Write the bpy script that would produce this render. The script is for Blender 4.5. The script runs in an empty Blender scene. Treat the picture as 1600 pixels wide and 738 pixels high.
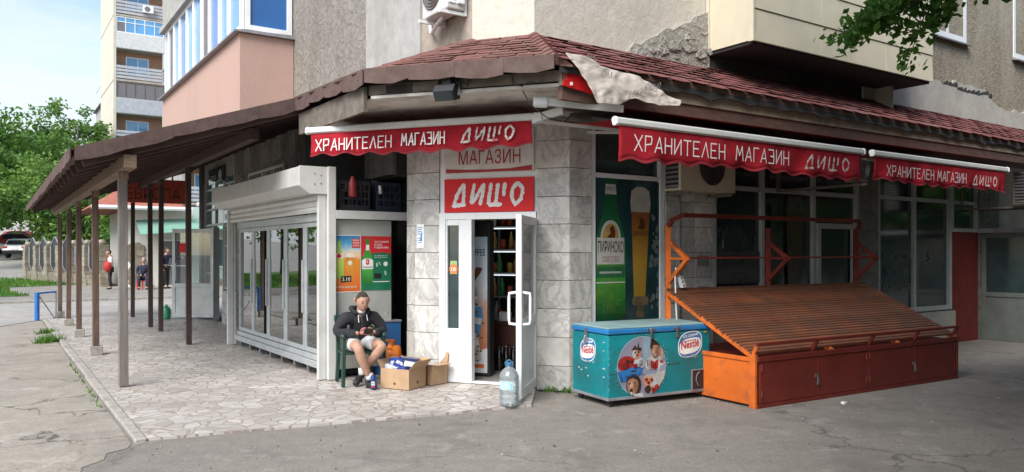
import bpy, bmesh, math, random
from mathutils import Vector, Matrix, noise as mnoise
rad = math.radians
random.seed(7)
SC = bpy.context.scene
COL = SC.collection

# ------------------------------------------------------------------ camera, sky, sun, exposure
cam = bpy.data.cameras.new('camera'); cam_o = bpy.data.objects.new('camera', cam); COL.objects.link(cam_o)
cam_o.location = (0, 0, 1.6); cam_o.rotation_euler = (rad(90), 0, 0)
cam.sensor_width = 36; cam.lens = 36 * 1210 / 1600; cam.shift_y = 0.01625
cam.clip_start = 0.05; cam.clip_end = 2000
SC.camera = cam_o

SUN_DIR = Vector((-0.37, -0.73, 0.82)).normalized()      # towards the sun
wd = bpy.data.worlds.new('World'); SC.world = wd; wd.use_nodes = True
nt = wd.node_tree; nt.nodes.clear()
wo = nt.nodes.new('ShaderNodeOutputWorld'); bg = nt.nodes.new('ShaderNodeBackground'); bg.inputs['Strength'].default_value = 0.10
sky = nt.nodes.new('ShaderNodeTexSky'); sky.sky_type = 'NISHITA'; sky.sun_disc = False
sky.sun_elevation = math.asin(SUN_DIR.z); sky.sun_rotation = math.atan2(SUN_DIR.x, SUN_DIR.y)
sky.dust_density = 1.0; sky.ozone_density = 1.0
tc = nt.nodes.new('ShaderNodeTexCoord'); mp = nt.nodes.new('ShaderNodeMapping'); mp.inputs['Scale'].default_value = (1.2, 1.2, 4.2)
mp.inputs['Location'].default_value = (0.55, 0.2, 0.35)
nz = nt.nodes.new('ShaderNodeTexNoise'); nz.inputs['Scale'].default_value = 1.9; nz.inputs['Detail'].default_value = 9; nz.inputs['Roughness'].default_value = .56
nz.inputs['Distortion'].default_value = .35
rp = nt.nodes.new('ShaderNodeValToRGB'); rp.color_ramp.elements[0].position = .40; rp.color_ramp.elements[1].position = .66
mx = nt.nodes.new('ShaderNodeMixRGB'); mx.inputs['Color2'].default_value = (3.6, 3.85, 4.0, 1)
L_ = nt.links.new
L_(tc.outputs['Generated'], mp.inputs['Vector']); L_(mp.outputs['Vector'], nz.inputs['Vector']); L_(nz.outputs['Fac'], rp.inputs['Fac'])
L_(rp.outputs['Color'], mx.inputs['Fac']); L_(sky.outputs['Color'], mx.inputs['Color1']); L_(mx.outputs['Color'], bg.inputs['Color'])
L_(bg.outputs['Background'], wo.inputs['Surface'])

sl = bpy.data.lights.new('sun', 'SUN'); sl.energy = 2.0; sl.angle = rad(40); sl.color = (1, .975, .94)
so = bpy.data.objects.new('sun', sl); COL.objects.link(so); so.location = (-20, -10, 30)
so.rotation_euler = SUN_DIR.to_track_quat('Z', 'Y').to_euler()
SC.view_settings.view_transform = 'Standard'; SC.view_settings.look = 'None'; SC.view_settings.gamma = 1
SC.view_settings.exposure = 1.45
SC.view_settings.use_curve_mapping = False
SC.cycles.max_bounces = 8; SC.cycles.transparent_max_bounces = 16

# ------------------------------------------------------------------ frames of the place
class Fr:
    """a = along a wall, d = out of it, z = up."""
    def __init__(s, o, u, n): s.o, s.u, s.n = o, u, n
    def p(s, a, d, z): return Vector((s.o[0] + s.u[0]*a + s.n[0]*d, s.o[1] + s.u[1]*a + s.n[1]*d, z))
    def shift(s, a, d):
        q = s.p(a, d, 0); return Fr((q.x, q.y), s.u, s.n)
    def flip(s): return Fr(s.o, (-s.u[0], -s.u[1]), s.n)
    def turn(s, deg):
        c, q = math.cos(rad(deg)), math.sin(rad(deg))
        r = lambda v: (v[0]*c - v[1]*q, v[0]*q + v[1]*c)
        return Fr(s.o, r(s.u), r(s.n))
UR = (0.8299162, 0.5578881)                      # along the street front, going right
FR_ = Fr((0.661025, 8.88712), UR, (UR[1], -UR[0]))            # street front (right)
FL_ = Fr((-1.20156, 9.56505), (-UR[1], UR[0]), (-UR[0], -UR[1]))   # porch side (left), a goes back
CC = (math.cos(rad(20)), -math.sin(rad(20)))
FC_ = Fr((-0.858, 9.44), CC, (CC[1], -CC[0]))                 # cut-off corner with the shop door
FLX = FL_.flip()                                              # same wall, a runs towards the corner (for lettering)
FW = Fr((0, 0), (1, 0), (0, -1))

# ------------------------------------------------------------------ materials
def _nodes(name):
    m = bpy.data.materials.new(name); m.use_nodes = True
    t = m.node_tree; b = t.nodes['Principled BSDF']
    return m, t, b
class N:
    def __init__(s, t): s.t = t
    def n(s, typ, **k):
        x = s.t.nodes.new('ShaderNode' + typ)
        for a, v in k.items():
            if a in ('operation', 'blend_type', 'feature', 'distance', 'wave_type', 'interpolation', 'noise_dimensions', 'data_type', 'voronoi_dimensions', 'invert'): setattr(x, a, v)
            else: x.inputs[a.replace('_', ' ')].default_value = v
        return x
    def l(s, a, b): s.t.links.new(a, b)
    def pos(s, scale=(1, 1, 1), loc=(0, 0, 0), rz=0):
        g = s.t.nodes.new('ShaderNodeNewGeometry'); m = s.t.nodes.new('ShaderNodeMapping')
        m.inputs['Scale'].default_value = scale; m.inputs['Location'].default_value = loc; m.inputs['Rotation'].default_value = (0, 0, rz)
        s.l(g.outputs['Position'], m.inputs['Vector']); return m.outputs['Vector']
    def noise(s, vec, scale, detail=5, rough=.55, dist=0):
        x = s.n('TexNoise', Scale=scale, Detail=detail, Roughness=rough, Distortion=dist); s.l(vec, x.inputs['Vector']); return x.outputs['Fac']
    def ramp(s, f, p0, p1, c0=(0, 0, 0, 1), c1=(1, 1, 1, 1)):
        r = s.t.nodes.new('ShaderNodeValToRGB'); e = r.color_ramp.elements
        e[0].position, e[1].position, e[0].color, e[1].color = p0, p1, c0, c1
        s.l(f, r.inputs['Fac']); return r.outputs['Color']
    def mix(s, f, a, b, bt='MIX'):
        x = s.n('MixRGB', blend_type=bt)
        for i, v in (('Fac', f), ('Color1', a), ('Color2', b)):
            if isinstance(v, (int, float)): x.inputs[i].default_value = v
            elif isinstance(v, tuple): x.inputs[i].default_value = v
            else: s.l(v, x.inputs[i])
        return x.outputs['Color']
    def math(s, op, a, b=0.0):
        x = s.n('Math', operation=op)
        for i, v in enumerate((a, b)):
            if isinstance(v, (int, float)): x.inputs[i].default_value = v
            else: s.l(v, x.inputs[i])
        return x.outputs[0]
    def bump(s, bsdf, h, strength, dist=.02, chain=None):
        x = s.n('Bump', Strength=strength, Distance=dist); s.l(h, x.inputs['Height'])
        if chain is not None: s.l(chain, x.inputs['Normal'])
        s.l(x.outputs['Normal'], bsdf.inputs['Normal']); return x.outputs['Normal']
    def island(s):
        g = s.t.nodes.new('ShaderNodeNewGeometry'); return g.outputs['Random Per Island']
def c4(c, k=1.0): return (min(1, c[0]*k), min(1, c[1]*k), min(1, c[2]*k), 1)

def M(name, col, rough=.6, var=.16, scale=7, metal=0, bump=0, bscale=60, dirt=None, dscale=2.2, dthr=(.52, .75), damt=.7, coat=0, island=0, spec=.5, stretch=(1, 1, 1)):
    m, t, b = _nodes(name); n = N(t)
    v = n.pos(stretch)
    c = n.mix(n.ramp(n.noise(v, scale), .3, .7), c4(col, 1-var), c4(col, 1+var))
    if island:
        c = n.mix(1.0, c, n.ramp(n.island(), 0, 1, (1-island,)*3+(1,), (1, 1, 1, 1)), 'MULTIPLY')
    if dirt:
        d = n.math('MULTIPLY', n.ramp(n.noise(n.pos(stretch, (3.1, 1.7, .4)), dscale, 8, .65), dthr[0], dthr[1]), damt)
        c = n.mix(d, c, c4(dirt))
    n.l(c, b.inputs['Base Color'])
    b.inputs['Metallic'].default_value = metal
    b.inputs['Specular IOR Level'].default_value = spec
    r = n.ramp(n.noise(v, scale*1.7), .2, .8, (max(.03, rough-.08),)*3+(1,), (min(1, rough+.1),)*3+(1,))
    n.l(r, b.inputs['Roughness'])
    if coat: b.inputs['Coat Weight'].default_value = coat; b.inputs['Coat Roughness'].default_value = .06
    if bump: n.bump(b, n.noise(n.pos(), bscale, 6), bump)
    return m

def mat_marble(name, base=(.72, .70, .66), vein=(.24, .235, .225), k=1.0):
    m, t, b = _nodes(name); n = N(t)
    isl = n.island()
    off = n.n('CombineXYZ'); n.l(n.math('MULTIPLY', isl, 37.0), off.inputs[0]); n.l(n.math('MULTIPLY', isl, 91.0), off.inputs[2])
    va = n.n('VectorMath', operation='ADD'); n.l(n.pos((1, 1, .8)), va.inputs[0]); n.l(off.outputs[0], va.inputs[1])
    w = n.n('TexNoise', Scale=2.4, Detail=7, Roughness=.62, Distortion=1.6); n.l(va.outputs[0], w.inputs['Vector'])
    vein_f = n.math('ABSOLUTE', n.math('SUBTRACT', w.outputs['Fac'], .5))
    vf = n.ramp(vein_f, 0, .055, (1, 1, 1, 1), (0, 0, 0, 1))
    w2 = n.n('TexNoise', Scale=3.5, Detail=6, Roughness=.6); n.l(va.outputs[0], w2.inputs['Vector'])
    c = n.mix(n.ramp(w2.outputs['Fac'], .32, .7), c4(base, .68*k), c4(base, 1.12*k))
    c = n.mix(n.math('MULTIPLY', vf, .5), c, c4(vein, k))
    c = n.mix(1.0, c, n.ramp(isl, 0, 1, (.74, .74, .73, 1), (1.0, 1.0, .98, 1)), 'MULTIPLY')
    st = n.math('MULTIPLY', n.ramp(n.noise(n.pos((1, 1, .35)), 2.2, 8, .65), .5, .8), .45)
    c = n.mix(st, c, c4((.17, .155, .135)))
    n.l(c, b.inputs['Base Color'])
    n.l(n.ramp(n.noise(n.pos(), 9), .3, .7, (.22,)*3+(1,), (.45,)*3+(1,)), b.inputs['Roughness'])
    return m

def mat_tiles():
    m, t, b = _nodes('crazy_paving'); n = N(t)
    v = n.pos((1, 1, 1))
    wv = n.n('TexNoise', Scale=5.0, Detail=2); n.l(v, wv.inputs['Vector'])
    dv = n.n('VectorMath', operation='SCALE'); n.l(wv.outputs['Color'], dv.inputs[0]); dv.inputs['Scale'].default_value = .10
    va = n.n('VectorMath', operation='ADD'); n.l(v, va.inputs[0]); n.l(dv.outputs[0], va.inputs[1])
    sx = n.n('VectorMath', operation='MULTIPLY'); n.l(va.outputs[0], sx.inputs[0]); sx.inputs[1].default_value = (1, 1, 0)
    ve = n.n('TexVoronoi', feature='DISTANCE_TO_EDGE', Scale=6.0); n.l(sx.outputs[0], ve.inputs['Vector'])
    vc = n.n('TexVoronoi', feature='F1', Scale=6.0); n.l(sx.outputs[0], vc.inputs['Vector'])
    edge = n.ramp(ve.outputs['Distance'], .035, .065)
    tile = n.mix(n.ramp(vc.outputs['Color'], .1, .9), (.40, .38, .345, 1), (.60, .58, .545, 1))
    tile = n.mix(n.math('MULTIPLY', n.ramp(n.noise(v, 11, 7, .6), .45, .75), .35), tile, (.33, .29, .26, 1))
    grout = n.mix(n.noise(v, 3), (.22, .17, .145, 1), (.34, .28, .25, 1))
    tile = n.mix(1.0, tile, n.ramp(n.noise(v, 1.9, 5, .6), .3, .7, (.82, .80, .77, 1), (1.04, 1.03, 1.02, 1)), 'MULTIPLY')
    c = n.mix(edge, grout, tile)
    c = n.mix(n.math('MULTIPLY', n.ramp(n.noise(v, .9, 6, .6), .42, .7), .4), c, (.27, .24, .215, 1))
    n.l(c, b.inputs['Base Color'])
    n.l(n.ramp(ve.outputs['Distance'], .03, .08, (.9,)*3+(1,), (.42,)*3+(1,)), b.inputs['Roughness'])
    n.bump(b, n.math('ADD', edge, n.math('MULTIPLY', n.noise(v, 30), .25)), .35, .01)
    return m

def mat_asphalt(name, a, bb, crack=.55, cscale=.55, rz=0.0, cthr=.012):
    m, t, b = _nodes(name); n = N(t)
    v = n.pos((1, 1, 1))
    g = n.noise(v, 110, 4, .7); mid = n.noise(v, 7, 8, .65); big = n.noise(v, .55, 6, .6)
    c = n.mix(n.ramp(mid, .3, .72), c4(a), c4(bb))
    c = n.mix(n.math('MULTIPLY', n.ramp(big, .35, .68), .5), c, c4(a, .82))
    c = n.mix(.75, c, n.ramp(g, .25, .75, (.55, .55, .55, 1), (1.3, 1.28, 1.24, 1)), 'MULTIPLY')
    c = n.mix(.8, c, n.ramp(n.noise(v, 34, 3, .75), .3, .72, (.72, .72, .71, 1), (1.2, 1.19, 1.17, 1)), 'MULTIPLY')
    c = n.mix(n.math('MULTIPLY', n.ramp(n.noise(n.pos((1, 1, 1), (7, 3, 0)), 1.5, 9, .7), .5, .66), .55), c, c4(a, .55))
    c = n.mix(n.math('MULTIPLY', n.ramp(n.noise(n.pos((1, 1, 1), (2, 9, 0)), 2.3, 9, .7), .56, .68), .45), c, c4(bb, 1.35))
    # pale chips and dark pits
    vo = n.n('TexVoronoi', feature='F1', Scale=26); n.l(v, vo.inputs['Vector'])
    c = n.mix(n.math('MULTIPLY', n.ramp(vo.outputs['Distance'], .07, .11, (1, 1, 1, 1), (0, 0, 0, 1)), n.ramp(n.noise(v, 2.4), .5, .62)), c, c4(a, .45))
    # wandering cracks, broken up by a mask
    wn = n.n('TexNoise', Scale=2.3, Detail=9, Roughness=.68); n.l(v, wn.inputs['Vector'])
    dv = n.n('VectorMath', operation='SCALE'); n.l(wn.outputs['Color'], dv.inputs[0]); dv.inputs['Scale'].default_value = .75
    va = n.n('VectorMath', operation='ADD'); n.l(n.pos((1, 1, 0), rz=rz), va.inputs[0]); n.l(dv.outputs[0], va.inputs[1])
    ve = n.n('TexVoronoi', feature='DISTANCE_TO_EDGE', Scale=cscale); n.l(va.outputs[0], ve.inputs['Vector'])
    cr = n.math('MULTIPLY', n.ramp(ve.outputs['Distance'], .0, cthr, (1, 1, 1, 1), (0, 0, 0, 1)), n.ramp(n.noise(v, .8, 4), .44, .56))
    c = n.mix(n.math('MULTIPLY', cr, crack), c, (.03, .027, .022, 1))
    n.l(c, b.inputs['Base Color']); b.inputs['Roughness'].default_value = .9; b.inputs['Specular IOR Level'].default_value = .25
    h = n.math('SUBTRACT', n.math('ADD', n.math('MULTIPLY', g, .6), mid), n.math('MULTIPLY', cr, 1.5))
    n.bump(b, h, .55, .012)
    return m

def mat_stucco(name, a, bb, stain, bscale=14, bstr=.8, bdist=.03, samt=.55, sz=.35, sscale=1.3):
    m, t, b = _nodes(name); n = N(t)
    v = n.pos()
    h = n.noise(v, bscale, 8, .62, .6)
    c = n.mix(n.ramp(h, .3, .7), c4(a), c4(bb))
    s = n.math('MULTIPLY', n.ramp(n.noise(n.pos((1, 1, sz)), sscale, 8, .66), .45, .74), samt)
    c = n.mix(s, c, c4(stain))
    n.l(c, b.inputs['Base Color']); b.inputs['Roughness'].default_value = .93; b.inputs['Specular IOR Level'].default_value = .2
    n.bump(b, h, bstr, bdist)
    return m

def mat_pebble():
    m, t, b = _nodes('pebble_dash'); n = N(t)
    v = n.pos()
    vo = n.n('TexVoronoi', feature='F1', Scale=48); n.l(v, vo.inputs['Vector'])
    c = n.mix(n.ramp(vo.outputs['Color'], .1, .9), (.20, .165, .115, 1), (.46, .40, .30, 1))
    c = n.mix(n.ramp(vo.outputs['Distance'], .3, .75), c, (.13, .105, .075, 1))
    c = n.mix(n.math('MULTIPLY', n.ramp(n.noise(n.pos((1, 1, .3)), 1.4, 7), .45, .72), .5), c, (.42, .385, .31, 1))
    n.l(c, b.inputs['Base Color']); b.inputs['Roughness'].default_value = .95
    n.bump(b, vo.outputs['Distance'], -.9, .02)
    return m

def mat_wood(name, a, bb, vert=True, rough=.75, grain=1.0):
    m, t, b = _nodes(name); n = N(t)
    v = n.pos((14, 14, .8) if vert else (3, 3, 16))
    g = n.noise(v, 3.2, 8, .65, .5)
    c = n.mix(n.ramp(g, .32, .68), c4(a), c4(bb))
    c = n.mix(n.math('MULTIPLY', n.ramp(n.noise(n.pos(), 1.1, 5), .4, .7), .5), c, c4(a, .6))
    n.l(c, b.inputs['Base Color']); b.inputs['Roughness'].default_value = rough
    n.bump(b, g, .5, .006)
    return m

def mat_glass(name, tint=(.8, .85, .86), refl=.06, rough=.01, alpha=.85, milk=0.0):
    """thin window glass: a clear sheet with a mirror share that grows at grazing angles"""
    m, t, b = _nodes(name); n = N(t)
    t.nodes.remove(b); out = t.nodes['Material Output']
    tr = n.n('BsdfTransparent'); tr.inputs['Color'].default_value = c4(tint, alpha)
    gl = n.n('BsdfGlossy', Roughness=rough)
    fr = n.n('Fresnel', IOR=1.5)
    f = n.math('MINIMUM', n.math('ADD', n.math('MULTIPLY', fr.outputs[0], 1.25), refl), 1.0)
    ms = n.n('MixShader'); n.l(f, ms.inputs[0]); n.l(tr.outputs[0], ms.inputs[1]); n.l(gl.outputs[0], ms.inputs[2])
    fin = ms
    if milk:
        df = n.n('BsdfDiffuse'); df.inputs['Color'].default_value = (.75, .8, .82, 1); fin = n.n('MixShader', Fac=milk); n.l(ms.outputs[0], fin.inputs[1]); n.l(df.outputs[0], fin.inputs[2])
    n.l(fin.outputs[0], out.inputs['Surface'])
    return m

def mat_leaf(name, dark, light, trans=.35, hue=(1, 1, 1)):
    m, t, b = _nodes(name); n = N(t); out = t.nodes['Material Output']
    c = n.mix(n.ramp(n.island(), 0, 1), c4(dark), c4(light))
    c = n.mix(n.math('MULTIPLY', n.ramp(n.noise(n.pos(), .55, 4), .4, .65), .55), c, c4((light[0]*1.35, light[1]*1.12, light[2]*.8)))
    n.l(c, b.inputs['Base Color']); b.inputs['Roughness'].default_value = .55; b.inputs['Specular IOR Level'].default_value = .3
    tl = n.n('BsdfTranslucent'); n.l(c, tl.inputs['Color'])
    ms = n.n('MixShader', Fac=trans); n.l(b.outputs[0], ms.inputs[1]); n.l(tl.outputs[0], ms.inputs[2]); n.l(ms.outputs[0], out.inputs['Surface'])
    return m

def mat_print(name, z0, z1, cols, rough=.35, coat=.3):
    """printed picture: a colour band running up the sheet"""
    m, t, b = _nodes(name); n = N(t)
    g = t.nodes.new('ShaderNodeNewGeometry'); sp = n.n('SeparateXYZ'); n.l(g.outputs['Position'], sp.inputs[0])
    f = n.math('DIVIDE', n.math('SUBTRACT', sp.outputs[2], z0), z1 - z0)
    f = n.math('ADD', f, n.math('MULTIPLY', n.math('SUBTRACT', n.noise(n.pos(), 12, 6), .5), .18))
    r = t.nodes.new('ShaderNodeValToRGB'); e = r.color_ramp.elements
    while len(e) < len(cols): e.new(.5)
    for i, (p, c) in enumerate(cols): e[i].position = p; e[i].color = c4(c)
    n.l(f, r.inputs['Fac']); n.l(r.outputs['Color'], b.inputs['Base Color'])
    b.inputs['Roughness'].default_value = rough; b.inputs['Coat Weight'].default_value = coat
    return m

# ------------------------------------------------------------------ mesh helpers
WO = {}
class MB:
    def __init__(s): s.v, s.f, s.mi, s.m = [], [], [], 0
    def poly(s, pts):
        i = len(s.v); s.v += [Vector(p) for p in pts]; s.f.append(tuple(range(i, i+len(pts)))); s.mi.append(s.m); return s
    def hexa(s, b, t):
        """b, t: matching rings of corner points"""
        k = len(b); i = len(s.v); s.v += [Vector(p) for p in b] + [Vector(p) for p in t]
        s.f.append(tuple(range(i+k-1, i-1, -1))); s.f.append(tuple(range(i+k, i+2*k))); s.mi += [s.m]*2
        for j in range(k):
            s.f.append((i+j, i+(j+1) % k, i+k+(j+1) % k, i+k+j)); s.mi.append(s.m)
        return s
    def box(s, fr, a0, a1, d0, d1, z0, z1):
        q = [(a0, d0), (a1, d0), (a1, d1), (a0, d1)]
        return s.hexa([fr.p(a, d, z0) for a, d in q], [fr.p(a, d, z1) for a, d in q])
    def sheet(s, fr, outline, d):
        return s.poly([fr.p(a, d, z) for a, z in outline])
    def prism(s, fr, outline, d0, d1):
        return s.hexa([fr.p(a, d0, z) for a, z in outline], [fr.p(a, d1, z) for a, z in outline])
    def side(s, fr, outline, a0, a1):
        """outline in (d, z), swept along a"""
        return s.hexa([fr.p(a0, d, z) for d, z in outline], [fr.p(a1, d, z) for d, z in outline])
    def bar(s, p, q, w, h=None, up=(0, 0, 1)):
        p, q = Vector(p), Vector(q); h = h or w; ax = (q-p).normalized(); up = Vector(up)
        if abs(ax.dot(up)) > .95: up = Vector((1, 0, 0)) if abs(ax.x) < .9 else Vector((0, 1, 0))
        x = ax.cross(up).normalized(); y = x.cross(ax)
        r = [x*w/2+y*h/2, -x*w/2+y*h/2, -x*w/2-y*h/2, x*w/2-y*h/2]
        return s.hexa([p+k for k in r], [q+k for k in r])
    def tube(s, pts, r, n=8, cap=True):
        pts = [Vector(p) for p in pts]; i0 = len(s.v); k = len(pts)
        rs = r if isinstance(r, (list, tuple)) else [r]*k
        x = None
        for j, p in enumerate(pts):
            ax = (pts[min(j+1, k-1)] - pts[max(j-1, 0)]).normalized()
            if x is None:
                x = ax.cross(Vector((0, 0, 1)) if abs(ax.z) < .9 else Vector((1, 0, 0))).normalized()
            else: x = (x - ax*x.dot(ax)).normalized()
            y = ax.cross(x)
            for a in range(n):
                t = 2*math.pi*a/n; s.v.append(p + (x*math.cos(t) + y*math.sin(t))*rs[j])
        for j in range(k-1):
            for a in range(n):
                s.f.append((i0+j*n+a, i0+j*n+(a+1) % n, i0+(j+1)*n+(a+1) % n, i0+(j+1)*n+a)); s.mi.append(s.m)
        if cap:
            s.f.append(tuple(i0+a for a in range(n-1, -1, -1))); s.f.append(tuple(i0+(k-1)*n+a for a in range(n))); s.mi += [s.m]*2
        return s
    def lathe(s, c, prof, n=16):
        c = Vector(c); i0 = len(s.v)
        for r, z in prof:
            for a in range(n):
                t = 2*math.pi*a/n; s.v.append(c + Vector((r*math.cos(t), r*math.sin(t), z)))
        for j in range(len(prof)-1):
            for a in range(n):
                s.f.append((i0+j*n+a, i0+j*n+(a+1) % n, i0+(j+1)*n+(a+1) % n, i0+(j+1)*n+a)); s.mi.append(s.m)
        s.f.append(tuple(i0+a for a in range(n-1, -1, -1))); s.f.append(tuple(i0+(len(prof)-1)*n+a for a in range(n))); s.mi += [s.m]*2
        return s
    def disc(s, fr, a, z, ra, rz, d, n=24):
        return s.sheet(fr, [(a + ra*math.cos(2*math.pi*i/n), z + rz*math.sin(2*math.pi*i/n)) for i in range(n)], d)
    def ball(s, c, r, n=10, m=7):
        c = Vector(c); r = r if isinstance(r, tuple) else (r, r, r); i0 = len(s.v)
        for j in range(1, m):
            ph = math.pi*j/m
            for a in range(n):
                t = 2*math.pi*a/n; s.v.append(c + Vector((r[0]*math.sin(ph)*math.cos(t), r[1]*math.sin(ph)*math.sin(t), r[2]*math.cos(ph))))
        for j in range(m-2):
            for a in range(n): s.f.append((i0+j*n+a, i0+(j+1)*n+a, i0+(j+1)*n+(a+1) % n, i0+j*n+(a+1) % n)); s.mi.append(s.m)
        s.f.append(tuple(i0+a for a in range(n))); s.f.append(tuple(i0+(m-2)*n+a for a in range(n-1, -1, -1))); s.mi += [s.m]*2
        return s
    def text(s, txt, fr, a, z, d, w, h, depth=.002, bold=0.0, slant=0.0, tilt=0.0):
        """typeset letters fitted into w x h, lower-left corner at (a, z)"""
        cu = bpy.data.curves.new('t', 'FONT'); cu.body = txt; cu.size = 1; cu.offset = bold; cu.resolution_u = 3
        o = bpy.data.objects.new('t', cu); COL.objects.link(o); bpy.context.view_layer.update()
        me = bpy.data.meshes.new_from_object(o.evaluated_get(bpy.context.evaluated_depsgraph_get()))
        bpy.data.objects.remove(o); bpy.data.curves.remove(cu)
        if me.vertices:
            xs = [v.co.x for v in me.vertices]; ys = [v.co.y for v in me.vertices]
            x0, x1, y0, y1 = min(xs), max(xs), min(ys), max(ys)
            kx, ky = w/(x1-x0), h/(y1-y0); i0 = len(s.v)
            for v in me.vertices:
                X = (v.co.x-x0)*kx; Y = (v.co.y-y0)*ky
                s.v.append(fr.p(a + X + slant*Y, d, z + Y + tilt*X))
            for p in me.polygons: s.f.append(tuple(i0+k for k in p.vertices)); s.mi.append(s.m)
        bpy.data.meshes.remove(me)
        return s
    def build(s, name, mat, parent=None, bevel=0, smooth=False, weld=False):
        mats = mat if isinstance(mat, (list, tuple)) else [mat]
        if parent is not None: o0 = WO[parent.name]
        else:
            xs = [v.x for v in s.v]; ys = [v.y for v in s.v]; zs = [v.z for v in s.v]
            o0 = Vector(((min(xs)+max(xs))/2, (min(ys)+max(ys))/2, min(zs)))
        me = bpy.data.meshes.new(name)
        me.from_pydata([tuple(v-o0) for v in s.v], [], s.f); me.update()
        for m in mats: me.materials.append(m)
        me.polygons.foreach_set('material_index', s.mi)
        bm = bmesh.new(); bm.from_mesh(me)
        if weld: bmesh.ops.remove_doubles(bm, verts=bm.verts, dist=1e-5)
        bmesh.ops.recalc_face_normals(bm, faces=bm.faces); bm.to_mesh(me); bm.free()
        if smooth:
            for p in me.polygons: p.use_smooth = True
        o = bpy.data.objects.new(name, me); COL.objects.link(o)
        if parent is not None: o.parent = parent
        else: o.location = o0
        WO[o.name] = o0
        if bevel:
            b = o.modifiers.new('edge', 'BEVEL'); b.width = bevel; b.segments = 2; b.limit_method = 'ANGLE'; b.angle_limit = rad(40)
        return o

def tag(o, label=None, cat=None, group=None, kind=None):
    if label: o['label'] = label
    if cat: o['category'] = cat
    if group: o['group'] = group
    if kind: o['kind'] = kind
    return o
def empty(name, loc, label=None, cat=None, group=None, kind=None):
    o = bpy.data.objects.new(name, None); COL.objects.link(o); o.location = loc; o.empty_display_size = .1
    WO[o.name] = Vector(loc); return tag(o, label, cat, group, kind)
def kids(o): return [c for c in bpy.data.objects if c.parent == o]
def copy_tree(o, loc=None, parent=None, label=None):
    c = o.copy(); COL.objects.link(c)
    if parent is not None: c.parent = parent
    if loc is not None: c.location = loc
    WO[c.name] = Vector(loc) if loc is not None else WO[o.name]
    if label: c['label'] = label
    for k in kids(o): copy_tree(k, None, c)
    return c

# ---- stroke lettering (thin sign-writer capitals) on a 1 x 1 cell
GL = {
 'Х': [[(0, 0), (.62, 1)], [(0, 1), (.62, 0)]], 'Р': [[(0, 0), (0, 1), (.5, 1), (.56, .85), (.5, .5), (0, .42)]],
 'А': [[(0, 0), (.38, 1), (.62, 0)], [(.12, .3), (.56, .3)]], 'Н': [[(0, 0), (0, 1)], [(.56, 0), (.56, 1)], [(0, .5), (.56, .5)]],
 'И': [[(0, 1), (0, 0), (.58, 1), (.58, 0)]], 'Т': [[(0, 1), (.62, 1)], [(.31, 1), (.31, 0)]],
 'Е': [[(.52, 1), (0, 1), (0, 0), (.52, 0)], [(0, .52), (.42, .52)]], 'Л': [[(0, 0), (.36, 1), (.6, 0)]],
 'М': [[(0, 0), (.1, 1), (.36, .35), (.62, 1), (.72, 0)]], 'Г': [[(0, 0), (0, 1), (.5, 1)]],
 'З': [[(0, 1), (.5, 1), (.54, .55), (.2, .52)], [(.3, .52), (.58, .45), (.54, 0), (0, 0)]],
}
def strokes(mb, txt, fr, a, z, d, w, h, th, slant=.0):
    adv = [0]; x = 0; pl = []
    for ch in txt:
        if ch == ' ': x += .62; continue
        g = GL[ch]; mw = max(p[0] for st in g for p in st)
        pl += [[(p[0]+x, p[1]) for p in st] for st in g]; x += mw + .26
    k = w/(x-.26); q = 0
    for st in pl:
        for (x0, y0), (x1, y1) in zip(st, st[1:]):
            p0 = (a + x0*k + slant*y0*h, z + y0*h); p1 = (a + x1*k + slant*y1*h, z + y1*h)
            dx, dy = p1[0]-p0[0], p1[1]-p0[1]; l = math.hypot(dx, dy); nx, ny = -dy/l*th/2, dx/l*th/2; ex, ey = dx/l*th/2, dy/l*th/2
            q += 1; dd = d + (q % 5)*.0004
            mb.sheet(fr, [(p0[0]-ex+nx, p0[1]-ey+ny), (p0[0]-ex-nx, p0[1]-ey-ny), (p1[0]+ex-nx, p1[1]+ey-ny), (p1[0]+ex+nx, p1[1]+ey+ny)], dd)
DSH = [  # Д И Ш О written with a fat dry brush
 [[(.05, .06), (.62, .10)], [(.14, .10), (.20, .5), (.44, .98)], [(.44, .98), (.48, .5), (.50, .12)]],
 [[(.86, .98), (.84, .5), (.86, .12)], [(.88, .14), (1.06, .5), (1.26, .92)], [(1.26, .98), (1.25, .5), (1.22, .06)]],
 [[(1.56, .98), (1.54, .5), (1.55, .08)], [(1.55, .07), (2.1, .10)], [(1.84, .96), (1.83, .5), (1.84, .1)], [(2.12, .98), (2.1, .6), (2.12, .42)]],
 [[(2.62, .98), (2.44, .72), (2.46, .34), (2.62, .06), (2.84, .3), (2.86, .7), (2.62, .98)]],
]
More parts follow.
